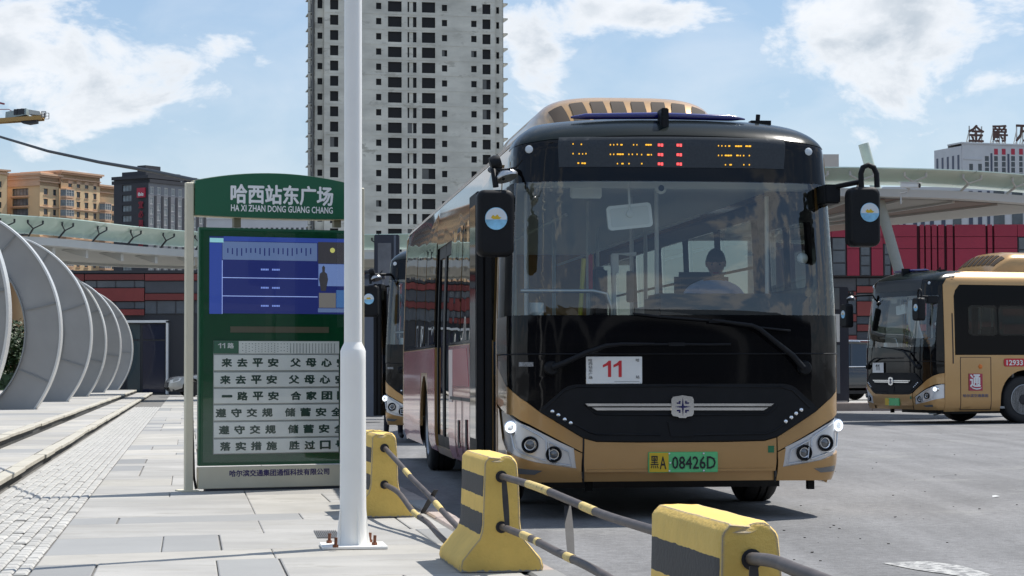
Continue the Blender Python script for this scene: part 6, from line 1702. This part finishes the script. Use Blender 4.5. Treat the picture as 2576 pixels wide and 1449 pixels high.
# ================================================================== concrete barriers and their pipes
M['by'] = mat('yellow barrier paint', (.70,.475,.115), .75, var=.10, vscale=5, bump=.3, bscale=45, dirt=(.20,.15,.06), dscale=26, dthr=.675)
M['bk'] = mat('charcoal stripe paint', (.045,.043,.042), .7, var=.2, vscale=9, bump=.25, bscale=45)
M['bc'] = mat('bare chipped concrete', (.28,.27,.25), .9, var=.3, vscale=30)
def paint_stripes():
    """yellow paint with two charcoal bands on the long sides only (real paint layout), chipped along the edges"""
    m = M['by']; nt = m.node_tree; N = nt.nodes.new; L = nt.links.new; b = nt.nodes['Principled BSDF']
    src = b.inputs['Base Color'].links[0].from_socket
    tc = N('ShaderNodeTexCoord'); sp = N('ShaderNodeSeparateXYZ'); L(tc.outputs['Object'], sp.inputs[0])
    def mm(op, a, c=None, cl=False):
        n = N('ShaderNodeMath'); n.operation = op; n.use_clamp = cl
        for i, v in enumerate((a, c)):
            if v is None: continue
            if isinstance(v, (int, float)): n.inputs[i].default_value = v
            else: L(v, n.inputs[i])
        return n.outputs[0]
    nz = N('ShaderNodeTexNoise'); nz.inputs['Scale'].default_value = 14; L(tc.outputs['Object'], nz.inputs['Vector'])
    z = mm('ADD', sp.outputs[2], mm('MULTIPLY', mm('SUBTRACT', nz.outputs['Fac'], .5), .014))
    band = None
    for z0, z1 in ((.375, .478), (.188, .292)):
        c = mm('MULTIPLY', mm('GREATER_THAN', z, z0), mm('LESS_THAN', z, z1)); band = c if band is None else mm('ADD', band, c)
    # stripes wrap only the long sides: geometry normal in object space points along x
    nn = N('ShaderNodeSeparateXYZ'); L(tc.outputs['Normal'], nn.inputs[0])
    sidef = mm('GREATER_THAN', mm('ABSOLUTE', nn.outputs[0]), .75)
    inset = mm('LESS_THAN', mm('ABSOLUTE', mm('ADD', sp.outputs[1], mm('MULTIPLY', mm('SUBTRACT', nz.outputs['Fac'], .5), .02))), .43)
    f = mm('MULTIPLY', mm('MULTIPLY', band, sidef), inset)
    mx = N('ShaderNodeMix'); mx.data_type = 'RGBA'; L(f, mx.inputs['Factor']); L(src, mx.inputs['A']); mx.inputs['B'].default_value = (.045,.043,.042,1)
    # chipped edges, by curvature of the casting
    g = N('ShaderNodeNewGeometry'); n3 = N('ShaderNodeTexNoise'); n3.inputs['Scale'].default_value = 34; n3.inputs['Detail'].default_value = 6; L(tc.outputs['Object'], n3.inputs['Vector'])
    bv = N('ShaderNodeBevel'); bv.samples = 4; bv.inputs['Radius'].default_value = .016
    dt = N('ShaderNodeVectorMath'); dt.operation = 'DOT_PRODUCT'; L(bv.outputs[0], dt.inputs[0]); L(g.outputs['Normal'], dt.inputs[1])
    e = mm('MULTIPLY', mm('SUBTRACT', 1.0, dt.outputs['Value']), 15, True)
    ch = mm('GREATER_THAN', mm('MULTIPLY', e, n3.outputs['Fac']), .33)
    low = mm('LESS_THAN', mm('ADD', sp.outputs[2], mm('MULTIPLY', n3.outputs['Fac'], .05)), .035)
    ch = mm('MAXIMUM', ch, low)
    mx2 = N('ShaderNodeMix'); mx2.data_type = 'RGBA'; L(ch, mx2.inputs['Factor']); L(mx.outputs['Result'], mx2.inputs['A']); mx2.inputs['B'].default_value = (.27,.25,.23,1)
    L(mx2.outputs['Result'], b.inputs['Base Color'])
paint_stripes()
def barrier_mesh():
    prof = [(0,0),(.205,0),(.212,.025),(.205,.06),(.15,.125),(.115,.165),(.102,.20),(.096,.235),(.086,.545),(.080,.558),(.062,.575),(0,.577)]
    pr = prof[1:]+[(-x, z) for x, z in reversed(prof[1:-1])]
    n = len(pr); b = MB(); L_ = .44; ys = [-L_, -L_+.012, -.2, 0, .2, L_-.012, L_]
    rows = []
    for i, y in enumerate(ys):
        k = 1 if 0 < i < len(ys)-1 else 0
        rows.append([V((x*(1 if k else .95), y, z if k else z*.985+.003)) for x, z in pr])
    b.grid(rows, close=True); b.add(rows[0], [tuple(range(n))]); b.add(rows[-1], [tuple(range(n))])
    me = b.mesh('barrier_body', 'by'); 
    bm = bmesh.new(); bm.from_mesh(me); bmesh.ops.remove_doubles(bm, verts=bm.verts, dist=1e-4); bmesh.ops.triangulate(bm, faces=[f for f in bm.faces if len(f.verts) > 4])
    bmesh.ops.subdivide_edges(bm, edges=[e for e in bm.edges if e.calc_length() > .06], cuts=2, use_grid_fill=True)
    rr = random.Random(3)
    for v in bm.verts:
        j = .0011; v.co += V((rr.uniform(-j, j), rr.uniform(-j, j), rr.uniform(-j, j)))
    # knocked corner
    for v in bm.verts:
        if v.co.z > .55 and v.co.y < -.42 and abs(v.co.x+.01) < .03: v.co += V((0, .010, -.007))
        if v.co.z > .54 and v.co.y < -.42 and v.co.x > .05: v.co += V((-.004, .005, -.007))
    bmesh.ops.recalc_face_normals(bm, faces=bm.faces)
    bm.to_mesh(me); bm.free(); me.polygons.foreach_set('use_smooth', [True]*len(me.polygons)); me.set_sharp_from_angle(angle=math.radians(32)); return me
bmh = barrier_mesh()
# near end centres of the three blocks
ends = [(P(967, 1100, 15.0).x, 15.0, math.radians(9.5), 'yellow concrete barrier with charcoal stripes behind the white lamp post'),
        (P(1261, 1100, 10.9).x, 10.9, math.radians(8.5), 'yellow concrete barrier with charcoal stripes in front of the bus corner'),
        (P(1888, 1100, 6.10).x, 6.10, math.radians(9.0), 'yellow concrete barrier cut by the bottom of the photo, nearest the camera')]
blocks = []
for i, (x, y, a, lb) in enumerate(ends):
    d = V((-math.sin(a), math.cos(a), 0)); c = V((x, y, 0))+d*.44
    t = thing('concrete_barrier', lb, 'barrier', (c.x, c.y, ZP), a, 'yellow and black concrete barriers joined by pipes')
    link('barrier_body', bmh, t)
    for z in (.475, .225):
        b = MB(); b.lathe([(.030, -.004), (.027, -.0045), (.026, .05), (0, .05)], (0, -.4405, z), (0,1,0), 16); b.build('pipe_socket', 'ink', t)
    blocks.append((c, d))
M['pipe'] = mat('worn rusty pipe', (.085,.072,.068), .6, .3, var=.25, vscale=9)
M['bk2'] = mat('dark brace paint', (.035,.034,.035), .6, var=.3, vscale=20)
M['pipey'] = mat('worn yellow band', (.58,.44,.16), .7, var=.15, vscale=20, dirt=(.15,.11,.09), dscale=30, dthr=.58)
def bez(pts, n=8): return catmull([V(p) for p in pts], n)
def pipe(label, path, bands, r=.0175):
    pth = bez(path, 10); K = len(pth)
    t = thing('barrier_pipe', label, 'pipe', pth[0], 0, 'striped steel pipes between the barriers'); o = pth[0]
    q = [p-o for p in pth]
    b = MB(); b.tube(q, r, 12); b.build('pipe_tube', 'pipe', t, smooth=60)
    for (f0, f1) in bands:
        i0, i1 = int(f0*(K-1)), max(int(f0*(K-1))+1, int(f1*(K-1))); b = MB(); b.tube(q[i0:i1+1], r+.0012, 12, cap=False); b.build('paint_band', 'pipey', t, smooth=60, fix=False)
def plate(label, a, c, w_):
    b = MB(); a = V(a); c = V(c); n = 7; d = (c-a)
    rows = [];
    for i in range(n):
        f = i/(n-1); w2 = w_*(.8+.2*math.sin(math.pi*f)); p = a+d*f; s_ = V((1,.15,0)).normalized()
        rows.append([p-s_*w2/2+V((0,-.005,0)), p+s_*w2/2+V((0,-.005,0)), p+s_*w2/2+V((0,.005,0)), p-s_*w2/2+V((0,.005,0))])
    b.grid(rows, close=True); b.add(rows[0], [(0,1,2,3)]); b.add(rows[-1], [(3,2,1,0)]); o = b.build('brace_plate', 'bk2'); tag(o, label, 'brace', 'flat steel braces between the pipes')
def sock(i, z, near=True):
    c, d = blocks[i]; return c-d*(.44 if near else -.44)+V((0,0,ZP+z))
S_ = lambda px, py, Y: P(px, py, Y)
A = sock(1, .475); B_ = sock(2, .475, False)
pipe('upper striped pipe from the barrier at the bus corner to the nearest barrier', [A+V((0,.03,0)), S_(1348,1224,9.9), S_(1440,1262,9.1), S_(1530,1299,8.4), B_+V((0,.0,-.005))], [(.22,.36),(.58,.68)])
A = sock(1, .225); B_ = sock(2, .225, False)
pipe('lower striped pipe from the barrier at the bus corner to the nearest barrier', [A+V((0,.03,0)), S_(1330,1352,10.0), S_(1400,1388,9.2), S_(1500,1436,8.3), B_+V((0,0,-.02))], [(.22,.29),(.33,.37),(.58,.64)])
A = sock(0, .475); B_ = sock(1, .475, False)
pipe('bent upper rusty pipe behind the lamp post, sagging to the bus corner barrier', [A+V((0,.03,0)), S_(1003,1165,14.4), S_(1036,1203,13.9), S_(1080,1247,13.3), S_(1120,1293,12.7), S_(1163,1336,12.1), S_(1185,1345,11.8)], [(.26,.33),(.58,.64)])
A = sock(0, .225)
pipe('bent lower rusty pipe behind the lamp post, resting on the paving', [A+V((0,.03,0)), S_(1003,1240,14.3), S_(1040,1288,13.7), S_(1078,1317,13.2), S_(1110,1352,12.6), S_(1140,1373,12.3), S_(1190,1382,11.9)], [(.34,.40)])
A = sock(2, .475)
pipe('upper dark pipe leaving the nearest barrier towards the lower right corner', [A+V((0,.03,0)), S_(1945,1412,5.6), S_(2010,1437,5.2), S_(2100,1472,4.8), S_(2300,1560,4.0)], [(.8,.9)])
A = sock(2, .225)
pipe('lower dark pipe of the nearest barrier below the picture edge', [A+V((0,.03,0)), S_(2000,1640,5.2), S_(2300,1800,4.0)], [(.3,.5)])
plate('flat brace between the pipes, hanging beside the bus corner barrier face', S_(1268,1208,10.75), S_(1276,1322,10.75), .03)
plate('flat brace between the pipes midway before the asphalt shadow', S_(1428,1272,9.2), S_(1437,1402,9.0), .035)
plate('flat brace between the bent pipes behind the lamp post', S_(1097,1232,13.2), S_(1062,1292,13.4), .035)
plate('flat brace under the pipe at the nearest barrier', S_(1896,1425,5.95), S_(1898,1560,5.95), .03)

# ================================================================== kiosks
M['kblue'] = mat('blue grey kiosk sheet', (.115,.135,.17), .5, .2, var=.06, vscale=2); M['kdark'] = mat('dark kiosk frame', (.030,.034,.050), .4, .2)
M['kscr'] = mat('dull screen', (.14,.145,.16), .25, var=.35, vscale=1.0, coat=.5)
o = P(905, 933, 48); t = thing('kiosk_cabinet', 'tall blue grey kiosk cabinet partly hidden behind the lamp post', 'kiosk', (o.x, 48, .12))
w_ = P(962, 933, 48).x-o.x; z1 = P(930, 690, 48).z-.12
b = MB(); b.box(-.25, w_, 0, .5, 0, z1-.08); b.build('cabinet_body', 'kblue', t, bevel=.015); b = MB(); b.box(-.3, w_+.05, -.05, .55, z1-.08, z1); b.build('cabinet_cap', 'kdark', t)
o = P(941, 933, 51); t = thing('screen_pylon', 'dark framed screen pylon rising above the second bus', 'pylon', (o.x, 51, .12)); w_ = P(991, 933, 51).x-o.x; w2 = P(1004, 933, 51).x-o.x; z1 = P(960, 590, 51).z-.12; z0 = P(960, 740, 51).z-.12
b = MB(); b.box(0, w2, 0, .35, 0, z1); b.build('pylon_body', 'kdark', t, bevel=.02); b = MB(); b.box(.09, w_-.06, -.03, 0, z0, z1-.2); b.build('screen', 'kscr', t); b = MB(); b.box(w_, w_+.05, -.02, .3, .5, z1-.02); b.build('side_trim', 'kblue', t)
o = P(2096, 933, 62); t = thing('timetable_pylon', 'dark pylon with small pale notices between the bus and the parked bus', 'pylon', (o.x, 62.0, .2)); w_ = P(2136, 933, 62).x-o.x; z1 = P(2110, 722, 62).z-.2
b = MB(); b.box(0, w_, 0, .30, 0, z1); b.build('pylon_body', 'kdark', t, bevel=.02)
for k, (y0, y1, m_) in enumerate(((724, 778, 'pane2'), (790, 860, 'white'), (868, 990, 'pane2'))):
    a = P(2112, y1, 61.9).z-.2; c = P(2112, y0, 61.9).z-.2; b = MB(); b.box(.02, w_*.42, -.03, 0, a, c); b.build('notice', m_, t)
b = MB(); b.box(.05, w_-.05, -.02, .32, -.0, .05); b.build('base_plate', 'steel', t)

# ================================================================== cars
M['carglass'] = mat('car glass', (.012,.014,.016), .05, spec=.8, coat=.5)
M['suv'] = mat('black car paint', (.012,.013,.015), .15, coat=1); M['sedan'] = mat('silver car paint', (.42,.42,.40), .28, .6, coat=1)
M['taillamp'] = mat('red lamp', (.45,.01,.015), .15, coat=1); M['alloy'] = mat('alloy rim', (.5,.5,.52), .3, .8)
def car(name, label, paint, L_, W_, Hh, suv, loc, rz):
    """local: front towards -x, length along x"""
    t = thing(name, label, 'car', loc, rz)
    hb = Hh*(.56 if suv else .60); wb = .19*L_; r = .36 if suv else .33; h = W_/2
    ax1, ax2 = -L_/2+.19*L_+.02, L_/2-.20*L_
    # side outline with wheel arches, extruded and tapered
    top = [(-L_/2+.0, .45*hb), (-L_/2+.03, .72*hb), (-L_/2+.22, .86*hb), (-L_*.22, 1.0*hb), (0, 1.03*hb), (L_*.30, 1.04*hb), (L_/2-.12, (1.05 if suv else 1.02)*hb), (L_/2-.02, .75*hb), (L_/2, .4*hb), (L_/2-.06, .22)]
    bot = [(-L_/2+.10, .22)]
    def arc(c): return [(c+(r+.06)*math.cos(math.radians(a)), .02+r+(r+.06)*math.sin(math.radians(a))) for a in range(0, 181, 20)]
    low = [(x, max(z, .2)) for x, z in arc(ax2)+arc(ax1)]
    outl = top+low+bot
    def S(a, z):
        f = max(0, min(1, (z-.2)/(hb-.2))); w2 = h-.05*(1-math.sin(f*math.pi))**2-.04*f*f
        e = max(0, abs(a)-L_*.36)/(L_*.14); w2 -= .22*e*e
        return V((a, -w2, z))
    patch('body_side', outl, S, paint, t, 0, 0, .18, .10, smooth=40)
    patch('body_side', [(-x, z) for x, z in outl], lambda a, z: V((-a, -S(-a, z).y, z)), paint, t, 0, 0, .18, .10, smooth=40)
    b = MB(); rows = [[V((x, S(x, z).y*k/4, z+.035*(1-(k/4)**2)*(1 if 1 < i < len(top)-2 else 0))) for k in range(-4, 5)] for i, (x, z) in enumerate(top)]
    b.grid(rows); b.build('body_deck', paint, t, smooth=45)
    b = MB(); b.box(-L_/2+.15, L_/2-.15, -h+.12, h-.12, .2, .3); b.build('underbody', 'ink', t)
    # greenhouse
    z0 = hb*1.0; z1 = Hh
    gl_b = [(-L_*.20, z0), (L_*(.46 if suv else .36), z0*1.02)]; gt = [(-L_*.04, z1-.05), (L_*.10, z1), (L_*(.36 if suv else .20), z1-.05)]
    hw0, hw1 = h-.09, h-.24
    b = MB(); poly = [(gl_b[0][0], gl_b[0][1]), (gt[0][0], gt[0][1]), (gt[1][0], gt[1][1]-.0), (gt[2][0], gt[2][1]), (gl_b[1][0], gl_b[1][1])]
    def gy(z): return hw0+(hw1-hw0)*((z-z0)/(z1-z0))
    b.grid([[V((x, s_*gy(z), z)) for s_ in (-1, -.5, 0, .5, 1)] for x, z in poly]);
    for s_ in (-1, 1): b.add([V((x, s_*gy(z), z)) for x, z in poly], [tuple(range(5))])
    b.build('greenhouse', 'carglass', t, smooth=20)
    b = MB(); b.grid([[V((x, s_*(gy(z)-.01), z+.014)) for s_ in (-1, -.6, 0, .6, 1)] for x, z in gt]); b.build('roof', paint, t, smooth=40)
    for s_ in (-1, 1):
        b = MB()
        pil = [(poly[0], poly[1]), (poly[3], poly[4]), ((L_*.06, z0), (L_*.08, z1-.02))]+([((L_*.27, z0), (L_*.28, z1-.03))] if suv else [])
        for (p, q) in pil: b.bar((p[0], s_*(gy(p[1])+.004), p[1]), (q[0], s_*(gy(q[1])+.004), q[1]), .07, .03, up=V((0,1,0)))
        b.bar((gt[0][0], s_*(gy(z1)+.01), z1-.05), (gt[1][0], s_*(gy(z1)+.01), z1-.01), .03, .06); b.bar((gt[1][0], s_*(gy(z1)+.01), z1-.01), (gt[2][0], s_*(gy(z1)+.01), z1-.06), .03, .06)
        b.build('pillar', paint, t)
        if suv: b = MB(); b.tube([(gt[0][0]+.1, s_*(hw1-.02), z1), (gt[0][0]+.2, s_*(hw1-.02), z1+.06), (gt[2][0]-.2, s_*(hw1-.02), z1+.05), (gt[2][0]-.05, s_*(hw1-.02), z1-.02)], .02, 6); b.build('roof_rail', 'chrome', t)
        b = MB(); b.tube([(gl_b[0][0]+.2, s_*(hw0+.03), z0+.03), (gl_b[1][0]-.25, s_*(hw0+.03), z0+.05)], .012, 5); b.build('window_trim', 'chrome', t)
        b = MB(); b.box(-L_*.15, -L_*.15+.16, min(s_*(h+.02), s_*(h+.17)), max(s_*(h+.02), s_*(h+.17)), z0+.02, z0+.16); b.build('side_mirror', paint, t, bevel=.03)
        for c in (ax1, ax2):
            wt = thing_part('wheel', t); wt.location = (c, s_*(h-.13), r)
            b = MB(); b.lathe([(r*.66,.10),(r*.9,.11),(r,.08),(r,-.08),(r*.9,-.11),(r*.66,-.11)], (0,0,0), (0,s_,0), 28); b.build('tyre', 'rubber', wt, smooth=40)
            b = MB(); b.lathe([(r*.66,.09),(r*.62,.10),(r*.60,.03)], (0,0,0), (0,s_,0), 24)
            for k in range(5):
                a = 2*math.pi*k/5; b.bar((0, s_*.08, 0), (r*.62*math.cos(a), s_*.085, r*.62*math.sin(a)), .06, .03, up=V((0,1,0)))
            b.build('rim', 'alloy', wt); b = MB(); b.lathe([(r*.62, .0), (0, .0)], (0,0,0), (0,s_,0), 20); b.build('brake_disc', 'ink', wt)
        b = MB(); e = [(-L_/2+.06, hb*.62), (-L_/2+.05, hb*.76), (-L_/2+.50, hb*.86), (-L_/2+.42, hb*.72)]
        b.prism([S(x, z)*1+V((0,0,0)) if s_ < 0 else V((x, -S(x, z).y, z)) for x, z in e], (0, s_*.02, 0)); b.build('headlamp', 'lens' if suv else 'white', t)
        b = MB(); e = [(L_/2-.01, hb*.78), (L_/2-.04, hb*.98), (L_/2-.34, hb*.98), (L_/2-.30, hb*.84)]
        b.prism([S(x, z) if s_ < 0 else V((x, -S(x, z).y, z)) for x, z in e], (0, s_*.02, 0)); b.build('tail_lamp', 'taillamp', t)
    b = MB(); b.box(-L_/2-.01, -L_/2+.05, -.45, .45, hb*.42, hb*.66); b.build('front_grille', 'ink', t, bevel=.01)
    return t
# silver saloon in front of the hall, nose to the left
p = P(417, 933, 88); car('silver_car', 'silver saloon car, its nose showing left of the sign post before the hall', 'sedan', 4.7, 1.82, 1.46, False, (p.x+2.25, 88.9, .12), math.radians(16))
p = P(2160, 933, 66); car('black_suv', 'black off road style car behind the dark pylon and the parked bus', 'suv', 4.6, 1.88, 1.76, True, (p.x-.75, 67.0, .2), math.radians(22))
# red car glimpsed through the arches
p = P(176, 933, 103); car('red_car', 'dull red car glimpsed through the slit behind the largest ring arch', 'cred', 4.3, 1.75, 1.4, False, (p.x, 103, .3), math.radians(90))

# ================================================================== people
def skin(name, verts, edges, radii, m_, parent, root=0, sub=2):
    me = bpy.data.meshes.new(name); me.from_pydata(verts, edges, []); o = bpy.data.objects.new(name, me); C.objects.link(o)
    mo = o.modifiers.new('s', 'SKIN'); mo.use_smooth_shade = True; o.modifiers.new('u', 'SUBSURF').levels = sub
    for i, r in enumerate(radii):
        sv = me.skin_vertices[0].data[i]; rr = r if isinstance(r, tuple) else (r, r); sv.radius = rr; sv.use_root = (i == root)
    bpy.context.view_layer.update(); dg = bpy.context.evaluated_depsgraph_get(); m2 = bpy.data.meshes.new_from_object(o.evaluated_get(dg))
    bpy.data.objects.remove(o); m2.materials.clear()
    for k in (m_ if isinstance(m_, list) else [m_]): m2.materials.append(M[k])
    m2.polygons.foreach_set('use_smooth', [True]*len(m2.polygons)); return link(name, m2, parent)
def paint_by(o, rules):
    """rules: list of (test(vec)->bool, material index)"""
    me = o.data
    for f in me.polygons:
        c = f.center
        f.material_index = 0
        for tst, mi in rules:
            if tst(c): f.material_index = mi; break
def head(parent, c, yaw=0, tilt=0, cap=False):
    """face looks to -y before yaw"""
    mt = Matrix.Translation(c) @ Matrix.Rotation(yaw, 4, 'Z') @ Matrix.Rotation(tilt, 4, 'X')
    b = MB(); rows = []
    for i in range(13):
        ph = math.pi*i/12; z = math.cos(ph)*.118; rr = math.sin(ph)
        row = []
        for j in range(20):
            a = 2*math.pi*j/20; x = .075*rr*math.cos(a); y = .095*rr*math.sin(a)
            if z < -.02: x *= 1-.25*(-z-.02)/.1; y *= 1-.12*(-z-.02)/.1
            if y < -.03 and abs(x) < .02 and -.035 < z < .012: y -= .022*(1-abs(x)/.02)*(1-abs(z+.015)/.03)
            if y < -.05 and .012 < z < .035 and .012 < abs(x) < .045: y += .008
            row.append(mt @ V((x, y, z)))
        rows.append(row)
    b.grid(rows, close=True, mi=0)
    for s_ in (-1, 1): b.lathe([(.0, -.012), (.024, -.006), (.028, .004), (.0, .010)], mt @ V((s_*.076, .012, -.005)), (mt.to_3x3() @ V((s_, -.2, 0))), 10, 0)
    for s_ in (-1, 1): b.lathe([(.010, -.004), (.009, .002), (0, .004)], mt @ V((s_*.03, -.079, .018)), (mt.to_3x3() @ V((0, -1, 0))), 10, 1)
    b.box(-.022, .022, -.083, -.075, -.057, -.051, 2, mt)
    hd = b.build('head', ['skin', 'ink', 'red'], parent, smooth=60)
    b = MB(); rows = []
    for i in range(8):
        ph = math.pi*.58*i/7; z = math.cos(ph)*.128; rr = math.sin(ph); rows.append([mt @ V((.083*rr*math.cos(a), .103*rr*math.sin(a)+.004+(.018 if math.sin(a) < 0 and i > 4 else 0)*(i-4)/3, z+(.055*(i/7)**2 if math.sin(a) < -.2 else 0))) for a in [2*math.pi*j/20 for j in range(20)]])
    b.grid(rows, close=True); b.build('hair', 'hair', parent, smooth=60)
def hand(parent, w_, d, up, m_='skin', s=1.0, curl=.5):
    """w_ wrist, d direction of the fingers, up: back of the hand"""
    d = V(d).normalized(); up = V(up); up = (up-d*up.dot(d)).normalized(); sd_ = d.cross(up)
    vs = [w_, w_+d*.045*s, w_+d*.085*s]; ed = [(0,1),(1,2)]; ra = [(.024*s,.017*s),(.036*s,.016*s),(.036*s,.014*s)]
    skin('palm', [tuple(v) for v in vs], ed, ra, m_, parent, 0, 1)
    for k, (o_, L_) in enumerate(((-.028,.068),(-.010,.078),(.010,.074),(.027,.058))):
        b0 = w_+d*.075*s+sd_*o_*s; dd = d; pts = [b0]
        for j, f in enumerate((.45,.3,.25)):
            dd = (dd-up*curl*.6).normalized(); pts.append(pts[-1]+dd*L_*f*s)
        skin('finger', [tuple(v) for v in pts], [(0,1),(1,2),(2,3)], [.0095*s,.009*s,.008*s,.0065*s], m_, parent, 0, 1)
    b0 = w_+d*.03*s-sd_*.026*s; dd = (d*.6-sd_*.8-up*.25).normalized(); p1 = b0+dd*.035*s; p2 = p1+(dd+d*.7-up*.3).normalized()*.03*s
    skin('thumb', [tuple(b0), tuple(p1), tuple(p2)], [(0,1),(1,2)], [.013*s,.011*s,.008*s], m_, parent, 0, 1)
def standing():
    c = P(990, 933, 36.3); t = thing('person', 'person in blue shirt and pale sleeves by the second bus, only one arm showing', 'person', (c.x, 36.3, 0), math.radians(15))
    vs = [(0,0,.95),(0,.01,1.12),(0,.01,1.32),(0,0,1.42),(0,-.01,1.50), (-.09,0,.90),(-.11,-.01,.50),(-.12,.02,.08),(-.12,-.14,.04), (.09,0,.90),(.11,-.01,.50),(.12,.02,.08),(.12,-.14,.04), (-.17,0,1.39),(-.25,-.02,1.12),(-.30,-.14,.92), (.17,0,1.39),(.24,0,1.12),(.24,-.06,.86)]
    ed = [(0,1),(1,2),(2,3),(3,4),(0,5),(5,6),(6,7),(7,8),(0,9),(9,10),(10,11),(11,12),(3,13),(13,14),(14,15),(3,16),(16,17),(17,18)]
    ra = [(.16,.11),(.15,.10),(.17,.11),(.12,.08),.055, .09,.06,.045,.04, .09,.06,.045,.04, .065,.05,.032, .065,.05,.032]
    o = skin('body', vs, ed, ra, ['shirt', 'trousers', 'mask', 'skin', 'ink'], t, 0)
    paint_by(o, [(lambda p: p.z < .09, 4), (lambda p: p.z < .93 and abs(p.x) < .2, 1), (lambda p: p.z > 1.455, 3), (lambda p: p.z < 1.16 and abs(p.x) > .2, 2)])
    head(t, V((0,-.02,1.62)), 0, 0)
    hand(t, V((-.305,-.155,.90)), (-.1,-.45,-.9), (-1,0,0)); hand(t, V((.24,-.065,.84)), (0,-.2,-1), (1,0,0))
standing()
def driver():
    # sits in the front bus, in that bus's local frame
    mw = Matrix.Translation(BUSROOT.location) @ Matrix.Rotation(BUSROT, 4, 'Z')
    x0 = .56; loc = mw @ V((x0, 1.55, 1.26))
    t = thing('person', 'bus driver in a light blue shirt seated behind the windscreen, head bowed', 'person', loc, BUSROT)
    vs = [(0,0,.08),(0,-.03,.28),(0,-.09,.46),(0,-.13,.55),(0,-.16,.62), (-.11,-.02,.06),(-.13,-.42,.06),(-.13,-.46,-.30),(-.13,-.56,-.34), (.11,-.02,.06),(.13,-.42,.06),(.13,-.46,-.30),(.13,-.56,-.34), (-.19,-.11,.50),(-.27,-.24,.30),(-.20,-.46,.36), (.19,-.11,.50),(.27,-.24,.30),(.20,-.46,.36)]
    ed = [(0,1),(1,2),(2,3),(3,4),(0,5),(5,6),(6,7),(7,8),(0,9),(9,10),(10,11),(11,12),(3,13),(13,14),(14,15),(3,16),(16,17),(17,18)]
    ra = [(.17,.12),(.16,.12),(.19,.12),(.12,.09),.055, .09,.065,.05,.04, .09,.065,.05,.04, .07,.052,.032, .07,.052,.032]
    o = skin('body', vs, ed, ra, ['shirt', 'trousers', 'skin', 'ink'], t, 0)
    paint_by(o, [(lambda p: p.z < -.28, 3), (lambda p: p.z < .10, 1), (lambda p: p.z > .60, 2), (lambda p: p.y < -.30 and abs(p.x) > .13 and p.z > .2, 2)])
    head(t, V((-.0,-.22,.735)), math.radians(-12), math.radians(22))
    hand(t, V((-.19,-.475,.365)), (.3,-1,.1), (0,-.2,1), s=1); hand(t, V((.19,-.475,.365)), (-.3,-1,.1), (0,-.2,1), s=1)
driver()
